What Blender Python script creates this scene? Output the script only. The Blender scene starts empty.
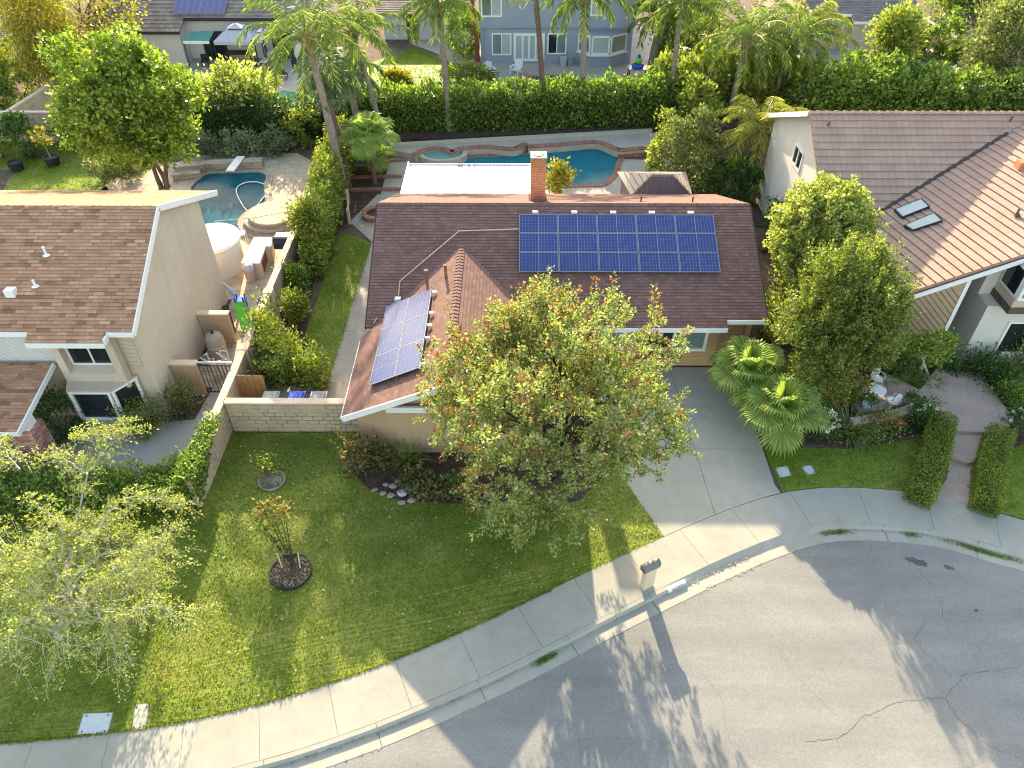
import bpy, math, random
import numpy as np
from mathutils import Vector
from mathutils.geometry import tessellate_polygon
R = math.radians
random.seed(7)
rng = np.random.default_rng(11)
scene = bpy.context.scene
col = scene.collection

# ------------------------------------------------------------------ camera survey: turns a measured pixel into a real place
H = 21.0; F = 750.0; PIT = math.atan(671 / 750.0); YAW = -math.atan(5 / 1006.0)
_cp, _sp, _cy, _sy = math.cos(PIT), math.sin(PIT), math.cos(YAW), math.sin(YAW)
def ray(u, v):
    a = (u - 512) / F; b = -(v - 384) / F
    fx = _cp + b * _sp; fz = -_sp + b * _cp
    return Vector((a * _cy + fx * _sy, -a * _sy + fx * _cy, fz))
def G(u, v, z=0.0):
    d = ray(u, v); t = (z - H) / d[2]
    return Vector((d[0] * t, d[1] * t, z))
def AY(u, v, y):
    d = ray(u, v); t = y / d[1]
    return Vector((d[0] * t, y, H + d[2] * t))
def AX(u, v, x):
    d = ray(u, v); t = x / d[0]
    return Vector((x, d[1] * t, H + d[2] * t))
def ON(u, v, p0, n):
    d = ray(u, v); o = Vector((0, 0, H)); t = (Vector(p0) - o).dot(Vector(n)) / d.dot(Vector(n))
    return o + d * t

# ------------------------------------------------------------------ materials
def nt(name):
    m = bpy.data.materials.new(name); m.use_nodes = True
    n = m.node_tree; n.nodes.clear()
    out = n.nodes.new('ShaderNodeOutputMaterial')
    b = n.nodes.new('ShaderNodeBsdfPrincipled')
    n.links.new(b.outputs[0], out.inputs[0])
    return m, n, b, out
def c4(c): return (c[0], c[1], c[2], 1)
def ramp(n, stops):
    r = n.nodes.new('ShaderNodeValToRGB'); e = r.color_ramp.elements
    e[0].position, e[0].color = stops[0][0], c4(stops[0][1])
    e[1].position, e[1].color = stops[-1][0], c4(stops[-1][1])
    for p, c in stops[1:-1]:
        x = e.new(p); x.color = c4(c)
    return r
def noise(n, vec, scale, detail=4, rough=.6):
    t = n.nodes.new('ShaderNodeTexNoise'); t.inputs['Scale'].default_value = scale
    t.inputs['Detail'].default_value = detail; t.inputs['Roughness'].default_value = rough
    n.links.new(vec, t.inputs['Vector']); return t
def bump(n, b, h, strength, dist):
    u = n.nodes.new('ShaderNodeBump'); u.inputs['Strength'].default_value = strength; u.inputs['Distance'].default_value = dist
    n.links.new(h, u.inputs['Height']); n.links.new(u.outputs[0], b.inputs['Normal'])
def mixc(n, fac, a, b_, mode='MIX'):
    m = n.nodes.new('ShaderNodeMix'); m.data_type = 'RGBA'; m.blend_type = mode
    for s, i in ((fac, 0), (a, 6), (b_, 7)):
        if isinstance(s, (int, float)): m.inputs[i].default_value = s
        elif isinstance(s, tuple): m.inputs[i].default_value = c4(s)
        else: n.links.new(s, m.inputs[i])
    return m.outputs[2]
def wpos(n):
    g = n.nodes.new('ShaderNodeNewGeometry'); return g.outputs['Position']
def uvv(n):
    t = n.nodes.new('ShaderNodeUVMap'); return t.outputs[0]
def plain(name, c, rough=.8, var=.12, scale=3.0, fine=30.0, bmp=.15, bd=.01, spec=.3, metal=0):
    """mottled surface: two sizes of noise round one base colour"""
    m, n, b, o = nt(name)
    p = wpos(n)
    a = noise(n, p, scale, 5); f = noise(n, p, fine, 3)
    lo = tuple(x * (1 - var) for x in c); hi = tuple(min(1, x * (1 + var)) for x in c)
    r1 = ramp(n, [(.3, lo), (.7, hi)]); n.links.new(a.outputs[0], r1.inputs[0])
    r2 = ramp(n, [(.3, (1 - var * .7,) * 3), (.7, (1 + var * .7,) * 3)]); n.links.new(f.outputs[0], r2.inputs[0])
    cc = mixc(n, 1.0, r1.outputs[0], r2.outputs[0], 'MULTIPLY')
    n.links.new(cc, b.inputs['Base Color'])
    b.inputs['Roughness'].default_value = rough; b.inputs['Specular IOR Level'].default_value = spec; b.inputs['Metallic'].default_value = metal
    if bmp: bump(n, b, f.outputs[0], bmp, bd)
    return m
def brickm(name, c1, c2, mort, w, h, ms=.01, rough=.85, var=.2, off=.5, c3=None, bs=.4, squash=1.0, freq=2):
    m, n, b, o = nt(name)
    uv = uvv(n); p = wpos(n)
    t = n.nodes.new('ShaderNodeTexBrick'); n.links.new(uv, t.inputs['Vector'])
    t.inputs['Scale'].default_value = 1; t.inputs['Brick Width'].default_value = w; t.inputs['Row Height'].default_value = h
    t.inputs['Mortar Size'].default_value = ms; t.inputs['Mortar Smooth'].default_value = .2
    t.inputs['Color1'].default_value = c4(c1); t.inputs['Color2'].default_value = c4(c2); t.inputs['Mortar'].default_value = c4(mort)
    t.offset = off; t.squash = squash; t.squash_frequency = freq
    cc = t.outputs['Color']
    if c3:
        t2 = n.nodes.new('ShaderNodeTexBrick'); mp = n.nodes.new('ShaderNodeMapping'); mp.inputs['Location'].default_value = (w * 7.37, h * 12, 0)
        n.links.new(uv, mp.inputs[0]); n.links.new(mp.outputs[0], t2.inputs['Vector'])
        t2.inputs['Scale'].default_value = 1; t2.inputs['Brick Width'].default_value = w * .83; t2.inputs['Row Height'].default_value = h
        t2.inputs['Mortar Size'].default_value = 0
        t2.inputs['Color1'].default_value = (0, 0, 0, 1); t2.inputs['Color2'].default_value = (1, 1, 1, 1)
        r = ramp(n, [(.35, (0, 0, 0)), (.75, (.85, .85, .85))]); n.links.new(t2.outputs['Color'], r.inputs[0])
        cc = mixc(n, r.outputs[0], cc, c3)
    a = noise(n, p, 1.1, 5); r1 = ramp(n, [(.3, (1 - var,) * 3), (.7, (1 + var,) * 3)]); n.links.new(a.outputs[0], r1.inputs[0])
    cc = mixc(n, 1.0, cc, r1.outputs[0], 'MULTIPLY')
    f = noise(n, p, 55, 2); r2 = ramp(n, [(.25, (.75,) * 3), (.75, (1.25,) * 3)]); n.links.new(f.outputs[0], r2.inputs[0])
    cc = mixc(n, 1.0, cc, r2.outputs[0], 'MULTIPLY')
    n.links.new(cc, b.inputs['Base Color']); b.inputs['Roughness'].default_value = rough; b.inputs['Specular IOR Level'].default_value = .2
    bump(n, b, t.outputs['Fac'], -bs, .008)
    return m
def leafm(name, stops, trans=.35, rough=.5):
    m, n, b, o = nt(name)
    g = n.nodes.new('ShaderNodeNewGeometry')
    r = ramp(n, stops); n.links.new(g.outputs['Random Per Island'], r.inputs[0])
    a = noise(n, g.outputs['Position'], .9, 3); rr = ramp(n, [(.3, (.82,) * 3), (.7, (1.2,) * 3)]); n.links.new(a.outputs[0], rr.inputs[0])
    cc = mixc(n, 1.0, r.outputs[0], rr.outputs[0], 'MULTIPLY')
    n.links.new(cc, b.inputs['Base Color']); b.inputs['Roughness'].default_value = rough; b.inputs['Specular IOR Level'].default_value = .35
    t = n.nodes.new('ShaderNodeBsdfTranslucent')
    tc = mixc(n, 1.0, cc, (1.3, 1.55, .8), 'MULTIPLY'); n.links.new(tc, t.inputs[0])
    mx = n.nodes.new('ShaderNodeMixShader'); mx.inputs[0].default_value = trans
    n.links.new(b.outputs[0], mx.inputs[1]); n.links.new(t.outputs[0], mx.inputs[2]); n.links.new(mx.outputs[0], o.inputs[0])
    return m
def grassm(name, stops, trans=.45, patch=.35):
    m, n, b, o = nt(name)
    g = n.nodes.new('ShaderNodeNewGeometry'); p = g.outputs['Position']
    a = noise(n, p, patch, 6, .65); r = ramp(n, stops); n.links.new(a.outputs[0], r.inputs[0])
    f = noise(n, p, 9, 4, .7); r2 = ramp(n, [(.3, (.62, .68, .55)), (.7, (1.35, 1.3, 1.3))]); n.links.new(f.outputs[0], r2.inputs[0])
    cc = mixc(n, 1.0, r.outputs[0], r2.outputs[0], 'MULTIPLY')
    ri = ramp(n, [(0, (.7, .75, .7)), (1, (1.35, 1.25, 1.2))]); n.links.new(g.outputs['Random Per Island'], ri.inputs[0])
    cc = mixc(n, 1.0, cc, ri.outputs[0], 'MULTIPLY')
    n.links.new(cc, b.inputs['Base Color']); b.inputs['Roughness'].default_value = .6; b.inputs['Specular IOR Level'].default_value = .2
    t = n.nodes.new('ShaderNodeBsdfTranslucent'); n.links.new(mixc(n, 1.0, cc, (1.6, 1.6, .6), 'MULTIPLY'), t.inputs[0])
    mx = n.nodes.new('ShaderNodeMixShader'); mx.inputs[0].default_value = trans
    n.links.new(b.outputs[0], mx.inputs[1]); n.links.new(t.outputs[0], mx.inputs[2]); n.links.new(mx.outputs[0], o.inputs[0])
    return m
def waterm(name, c, c2, scale=2.5, rough=.14):
    m, n, b, o = nt(name)
    p = wpos(n); a = noise(n, p, .5, 2); r = ramp(n, [(.35, c), (.65, c2)]); n.links.new(a.outputs[0], r.inputs[0])
    n.links.new(r.outputs[0], b.inputs['Base Color']); b.inputs['Roughness'].default_value = rough; b.inputs['IOR'].default_value = 1.33; b.inputs['Specular IOR Level'].default_value = .04
    f = noise(n, p, scale, 3); bump(n, b, f.outputs[0], .15, .03)
    return m
def solarm(name):
    m, n, b, o = nt(name)
    uv = uvv(n)
    t = n.nodes.new('ShaderNodeTexBrick'); n.links.new(uv, t.inputs['Vector'])
    t.offset = 0; t.inputs['Scale'].default_value = 1; t.inputs['Brick Width'].default_value = .0825; t.inputs['Row Height'].default_value = .1667
    t.inputs['Mortar Size'].default_value = .0042; t.inputs['Mortar Smooth'].default_value = .1
    t.inputs['Color1'].default_value = (.012, .034, .15, 1); t.inputs['Color2'].default_value = (.018, .045, .2, 1); t.inputs['Mortar'].default_value = (.16, .19, .30, 1)
    n.links.new(t.outputs['Color'], b.inputs['Base Color'])
    b.inputs['Roughness'].default_value = .3; b.inputs['IOR'].default_value = 1.5; b.inputs['Specular IOR Level'].default_value = .5
    return m

def concretem(name, c):
    m, n, b, o = nt(name); p = wpos(n); cc = None
    big = noise(n, p, .45, 6, .65); mid = noise(n, p, 2.6, 5, .7); fine = noise(n, p, 40, 2); spot = noise(n, p, 1.3, 4, .75)
    for t, lo, hi, a, z in ((big, .32, .68, .90, 1.09), (mid, .3, .7, .93, 1.06), (fine, .3, .7, .94, 1.06), (spot, .24, .36, .80, 1.0)):
        r = ramp(n, [(lo, (a, a, a * .99)), (hi, (z, z, z))]); n.links.new(t.outputs[0], r.inputs[0])
        cc = mixc(n, 1.0, cc if cc is not None else c, r.outputs[0], 'MULTIPLY')
    n.links.new(cc, b.inputs['Base Color']); b.inputs['Roughness'].default_value = .9; b.inputs['Specular IOR Level'].default_value = .2
    bump(n, b, fine.outputs[0], .12, .004); return m
def stuccom(name, c):
    """stucco: broad patches, rain streaks running down, a splash-back of dirt near the ground"""
    m, n, b, o = nt(name); p = wpos(n)
    big = noise(n, p, .55, 5); fine = noise(n, p, 38, 3)
    mp = n.nodes.new('ShaderNodeMapping'); mp.inputs['Scale'].default_value = (2.2, 2.2, .22); n.links.new(p, mp.inputs[0])
    st = noise(n, mp.outputs[0], 1.6, 5, .7)
    cc = None
    for t, lo, hi, k in ((big, .3, .7, .09), (st, .35, .7, .045), (fine, .3, .7, .045)):
        r = ramp(n, [(lo, (1 - k, 1 - k * 1.1, 1 - k * 1.3)), (hi, (1 + k, 1 + k, 1 + k))]); n.links.new(t.outputs[0], r.inputs[0])
        cc = mixc(n, 1.0, cc if cc is not None else c, r.outputs[0], 'MULTIPLY')
    n.links.new(cc, b.inputs['Base Color']); b.inputs['Roughness'].default_value = .95; b.inputs['Specular IOR Level'].default_value = .15
    bump(n, b, fine.outputs[0], .12, .004); return m
def asphaltm(name, c, *a):
    m, n, b, o = nt(name); p = wpos(n)
    big = noise(n, p, .22, 5); fine = noise(n, p, 60, 2, .8); mid = noise(n, p, 16, 3, .7)
    mp = n.nodes.new('ShaderNodeMapping'); mp.inputs['Scale'].default_value = (.25, 1.6, 1); mp.inputs['Rotation'].default_value = (0, 0, .35); n.links.new(p, mp.inputs[0])
    st = noise(n, mp.outputs[0], .9, 4)
    cc = None
    for t, lo, hi, k in ((big, .3, .7, .12), (st, .3, .7, .10), (mid, .3, .7, .12), (fine, .28, .72, .3)):
        r = ramp(n, [(lo, tuple(1 - k for _ in range(3))), (hi, tuple(1 + k for _ in range(3)))]); n.links.new(t.outputs[0], r.inputs[0])
        cc = mixc(n, 1.0, cc if cc is not None else c, r.outputs[0], 'MULTIPLY')
    n.links.new(cc, b.inputs['Base Color']); b.inputs['Roughness'].default_value = .95; b.inputs['Specular IOR Level'].default_value = .15
    bump(n, b, fine.outputs[0], .6, .008); return m
M = {}
M['concrete'] = concretem('concrete', (.36, .345, .305))
M['concrete_old'] = plain('concrete_old', (0.391, 0.362, 0.324), .9, .10, .7, 18, .12, .004)
M['patio_conc'] = plain('patio_conc', (0.454, 0.35, 0.298), .85, .13, .9, 12, .12, .004)
M['asphalt'] = asphaltm('asphalt', (.240, .236, .227))
M['tar'] = plain('tar', (.10, .095, .092), .9, .2)
M['stain'] = plain('stain', (.11, .10, .10), .7, .35, 3)
M['soil'] = plain('soil', (.13, .095, .07), 1, .35, 1.5, 12, .8, .03)
M['mulch'] = plain('mulch', (.085, .055, .042), 1, .45, 3, 25, 1, .04)
M['terrain'] = plain('terrain', (.14, .12, .09), 1, .3, .2, 4, .3, .03)
M['grass'] = grassm('grass', [(.3, (.135, .205, .030)), (.45, (.19, .26, .042)), (.57, (.245, .30, .058)), (.7, (.32, .33, .10))], .5, .55)
M['grass_ground'] = grassm('grass_ground', [(.3, (.10, .155, .024)), (.45, (.14, .19, .034)), (.57, (.18, .22, .046)), (.7, (.25, .25, .08))], .0, .55)
M['grass_lush'] = grassm('grass_lush', [(.33, (0.117, 0.241, 0.0264)), (.55, (0.195, 0.33, 0.036)), (.7, (0.286, 0.394, 0.066))], .55, .8)
M['stucco_tan'] = stuccom('stucco_tan', (0.49, 0.336, 0.219))
M['siding_tan'] = brickm('siding_tan', (0.483, 0.322, 0.184), (0.506, 0.345, 0.196), (0.23, 0.138, 0.0805), 30, .2, .006, .8, .05)
M['stucco_beige'] = stuccom('stucco_beige', (.58, .475, .385))
M['stucco_white'] = plain('stucco_white', (.62, .58, .53), .9, .05, 1, 30, .2, .005)
M['white'] = plain('white', (.80, .80, .79), .5, .03, 2, 20, .05, .002)
M['white_matt'] = plain('white_matt', (.82, .81, .79), .8, .04, 2, 20, .05, .002)
M['siding_white'] = plain('siding_white', (.62, .60, .57), .7, .05)
M['siding_pink'] = plain('siding_pink', (.43, .29, .20), .8, .07)
M['groove'] = plain('groove', (.12, .085, .07), .9, .1)
M['grey_blue'] = plain('grey_blue', (0.294, 0.338, 0.413), .85, .05, 1, 30, .2, .005)
M['dark_glass'] = plain('dark_glass', (.018, .022, .026), .06, .1, 1, 3, 0, .001, .6)
M['curtain_glass'] = plain('curtain_glass', (.16, .23, .22), .12, .1, 1, 3, 0, .001, .6)
M['pale_glass'] = plain('pale_glass', (.38, .46, .45), .15, .08, 1, 3, 0, .001, .5)
M['roof_brown'] = brickm('roof_brown', (.195, .108, .095), (.245, .140, .123), (.085, .05, .045), .33, .15, .007, .95, .10, .5, (.17, .093, .082))
M['roof_wing'] = brickm('roof_wing', (.19, .108, .093), (.235, .137, .118), (.085, .05, .045), .33, .15, .007, .95, .10, .5, (.165, .092, .08))
M['roof_shingle'] = brickm('roof_shingle', (0.26, 0.136, 0.0828), (0.605, 0.342, 0.213), (0.13, 0.0712, 0.0473), .42, .145, .008, .95, .12, .37, (0.432, 0.232, 0.142))
M['tile_pink'] = brickm('tile_pink', (0.399, 0.264, 0.213), (0.435, 0.29, 0.232), (0.266, 0.167, 0.129), .3, .36, .008, .85, .1, .0, None, .25)
M['tile_grey'] = brickm('tile_grey', (0.24, 0.204, 0.18), (0.3, 0.252, 0.222), (0.108, 0.09, 0.084), .4, .4, .01, .9, .15, .5, (0.204, 0.168, 0.144))
M['roof_grey'] = brickm('roof_grey', (0.125, 0.119, 0.125), (0.188, 0.175, 0.181), (0.075, 0.0688, 0.075), .35, .16, .006, .95, .12, .5)
M['ridge_dark'] = plain('ridge_dark', (.075, .048, .043), .9, .2, 3)
M['brick'] = brickm('brick', (0.483, 0.116, 0.0495), (0.667, 0.2, 0.081), (0.529, 0.347, 0.234), .22, .08, .01, .9, .2, .5)
M['brick_old'] = brickm('brick_old', (.24, .055, .04), (.40, .13, .10), (.40, .28, .24), .2, .065, .010, .9, .3, .5, (.50, .33, .29))
M['brick_coping'] = brickm('brick_coping', (.26, .10, .07), (.36, .16, .12), (.34, .26, .22), .11, .3, .012, .9, .2, .0)
M['block'] = brickm('block', (.48, .37, .27), (.60, .50, .385), (.22, .165, .12), .41, .2, .018, .95, .12, .5, (.56, .41, .28))
M['block_cap'] = plain('block_cap', (0.644, 0.506, 0.38), .9, .10, 1.5)
M['stone'] = brickm('stone', (.30, .25, .21), (.46, .39, .32), (.18, .15, .13), .5, .22, .02, .9, .25, .4, (.36, .32, .29))
M['flag'] = brickm('flag', (.44, .37, .29), (.52, .45, .36), (.30, .25, .20), .7, .55, .02, .9, .15, .35)
M['wood'] = plain('wood', (.36, .21, .10), .75, .2, 4)
M['wood_dark'] = plain('wood_dark', (.10, .06, .04), .8, .2, 5)
M['wood_red'] = plain('wood_red', (.26, .07, .045), .7, .15, 4)
M['iron'] = plain('iron', (.03, .03, .032), .5, .2)
M['metal_grey'] = plain('metal_grey', (.26, .27, .28), .4, .1, 3, 30, .05, .002, .5)
M['mailbox_grey'] = plain('mailbox_grey', (.17, .165, .165), .4, .12, 6)
M['alu'] = plain('alu', (.62, .63, .65), .35, .04, 3, 30, 0, .002, .5)
M['cover_blue'] = plain('cover_blue', (.52, .58, .63), .8, .06, 5)
M['cover_beige'] = plain('cover_beige', (.46, .44, .37), .9, .1, 5)
M['bark'] = plain('bark', (.13, .10, .08), .95, .35, 4, 22, 1, .02)
M['bark_dark'] = plain('bark_dark', (.05, .04, .035), .95, .3, 4, 22, 1, .02)
M['bark_white'] = plain('bark_white', (.52, .47, .41), .9, .25, 5, 22, .6, .01)
M['bark_palm'] = plain('bark_palm', (.24, .205, .175), .95, .25, 2.5, 14, 1, .03)
M['bark_palm_dark'] = plain('bark_palm_dark', (.14, .10, .08), .95, .3, 3, 14, 1, .03)
M['palm_husk'] = plain('palm_husk', (.34, .25, .15), .95, .3, 4, 20, 1, .03)
M['rock'] = plain('rock', (.30, .25, .22), .9, .25, 2, 12, .6, .03)
M['blue_plastic'] = plain('blue_plastic', (.02, .10, .55), .35, .08)
M['green_plastic'] = plain('green_plastic', (.12, .55, .06), .35, .08)
M['bin_green'] = plain('bin_green', (.42, .45, .38), .5, .15, 3)
M['bin_grey'] = plain('bin_grey', (.36, .34, .34), .5, .15, 3)
M['pvc'] = plain('pvc', (.75, .74, .71), .4, .04)
M['tank'] = plain('tank', (.44, .35, .28), .5, .1, 2)
M['fabric_grey'] = plain('fabric_grey', (.46, .46, .52), .9, .05)
M['fabric_teal'] = plain('fabric_teal', (.06, .22, .19), .9, .08)
M['fabric_blue'] = plain('fabric_blue', (.05, .09, .20), .9, .1)
M['terracotta'] = plain('terracotta', (0.28, 0.12, 0.07), .85, .12)
M['pot_black'] = plain('pot_black', (.025, .025, .027), .6, .2)
M['counter'] = plain('counter', (.72, .69, .65), .35, .08, 4)
M['black_glossy'] = plain('black_glossy', (.03, .033, .045), .3, .1)
M['purple_siding'] = brickm('purple_siding', (.20, .17, .19), (.23, .19, .215), (.10, .085, .095), .22, 30, .01, .8, .08, .0)
M['beige_stripe'] = brickm('beige_stripe', (.50, .42, .35), (.54, .46, .38), (.24, .17, .14), 30, .32, .03, .8, .08, .0)
M['solar_frame'] = plain('solar_frame', (.26, .27, .31), .4, .04, 3, 30, 0, .002, .4)
M['water'] = waterm('water', (.006, .15, .205), (.01, .185, .24))
M['water_spa'] = waterm('water_spa', (.12, .30, .30), (.17, .36, .35))
M['water_left'] = waterm('water_left', (.001, .075, .115), (.004, .115, .165), 4)
M['water_far'] = waterm('water_far', (.06, .30, .36), (.12, .40, .45), 4)
M['plaster'] = plain('plaster', (.45, .42, .34), .8, .1, 2)
M['solar'] = solarm('solar')
M['number_plate'] = plain('number_plate', (.78, .78, .80), .6, .05)
M['number_ink'] = plain('number_ink', (.03, .03, .03), .7, .05)
M['white_petal'] = leafm('white_petal', [(0, (.75, .75, .70)), (1, (.85, .85, .82))], .3)
M['pink_petal'] = leafm('pink_petal', [(0, (.55, .07, .07)), (.6, (.68, .2, .16)), (1, (.75, .38, .32))], .3)
M['orange_leaf'] = leafm('orange_leaf', [(0, (.32, .17, .07)), (.5, (.42, .26, .10)), (1, (.36, .31, .11))], .3)
M['litter'] = leafm('litter', [(0, (.18, .13, .08)), (.4, (.30, .25, .15)), (.8, (.40, .36, .25)), (1, (.20, .12, .08))], .1)
M['lf_front'] = leafm('lf_front', [(0, (0.106, 0.156, 0.0467)), (.35, (0.206, 0.258, 0.0779)), (.65, (0.33, 0.36, 0.126)), (.9, (0.473, 0.444, 0.213)), (1, (0.522, 0.408, 0.178))])
M['lf_red'] = leafm('lf_red', [(0, (.17, .05, .03)), (.5, (.28, .10, .045)), (1, (.36, .20, .07))])
M['lf_birch'] = leafm('lf_birch', [(0, (0.142, 0.197, 0.0456)), (.4, (0.267, 0.323, 0.0791)), (.75, (0.436, 0.435, 0.146)), (1, (0.603, 0.537, 0.227))])
M['lf_round'] = leafm('lf_round', [(0, (0.156, 0.206, 0.0478)), (.4, (0.291, 0.33, 0.083)), (.8, (0.512, 0.51, 0.171)), (1, (0.694, 0.644, 0.279))])
M['lf_shoot'] = leafm('lf_shoot', [(0, (0.0726, 0.116, 0.0284)), (.45, (0.159, 0.209, 0.0442)), (.8, (0.29, 0.308, 0.0737)), (1, (0.436, 0.386, 0.123))])
M['lf_big'] = leafm('lf_big', [(0, (0.0839, 0.144, 0.0296)), (.45, (0.168, 0.25, 0.0403)), (.8, (0.302, 0.379, 0.0619)), (1, (0.452, 0.469, 0.112))])
M['lf_hedge'] = leafm('lf_hedge', [(0, (0.0741, 0.134, 0.0327)), (.5, (0.148, 0.239, 0.0508)), (.85, (0.296, 0.364, 0.0781)), (1, (0.423, 0.46, 0.119))])
M['lf_hedge_pale'] = leafm('lf_hedge_pale', [(0, (0.118, 0.167, 0.0331)), (.5, (0.218, 0.265, 0.0511)), (.85, (0.369, 0.379, 0.0853)), (1, (0.504, 0.469, 0.148))])
M['lf_box'] = leafm('lf_box', [(0, (0.102, 0.147, 0.0308)), (.5, (0.19, 0.244, 0.0438)), (1, (0.321, 0.343, 0.0694))])
M['lf_dark'] = leafm('lf_dark', [(0, (0.0346, 0.0809, 0.0287)), (.6, (0.0785, 0.15, 0.0424)), (1, (0.157, 0.23, 0.0748))])
M['lf_yellow'] = leafm('lf_yellow', [(0, (0.171, 0.159, 0.0244)), (.5, (0.317, 0.268, 0.0366)), (1, (0.488, 0.403, 0.0854))])
M['lf_grey'] = leafm('lf_grey', [(0, (0.112, 0.15, 0.0864)), (.6, (0.202, 0.251, 0.153)), (1, (0.315, 0.365, 0.251))])
M['lf_olive'] = leafm('lf_olive', [(0, (0.0898, 0.113, 0.0452)), (.6, (0.168, 0.195, 0.0699)), (1, (0.27, 0.276, 0.119))])
M['lf_rust'] = leafm('lf_rust', [(0, (0.069, 0.0849, 0.0425)), (.4, (0.138, 0.154, 0.0668)), (.75, (0.262, 0.216, 0.087)), (1, (0.441, 0.201, 0.128))])
M['lf_palm'] = leafm('lf_palm', [(0, (0.0648, 0.112, 0.0298)), (.5, (0.129, 0.197, 0.0442)), (.85, (0.235, 0.29, 0.0678)), (1, (0.39, 0.396, 0.113))], .4)
M['lf_palm_yellow'] = leafm('lf_palm_yellow', [(0, (0.15, 0.188, 0.0375)), (.5, (0.275, 0.288, 0.0562)), (.85, (0.45, 0.4, 0.075)), (1, (0.575, 0.413, 0.1))], .4)
M['lf_palm_blue'] = leafm('lf_palm_blue', [(0, (0.0561, 0.101, 0.0534)), (.6, (0.112, 0.176, 0.0864)), (1, (0.224, 0.276, 0.169))], .3)
M['lf_fan'] = leafm('lf_fan', [(0, (0.131, 0.2, 0.0462)), (.5, (0.239, 0.323, 0.0765)), (1, (0.407, 0.468, 0.138))], .4)
M['stalk'] = plain('stalk', (.30, .34, .10), .5, .1)
M['core'] = plain('core', (0.054, 0.0756, 0.0252), 1, .4, 3, 10, 1, .1)

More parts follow.
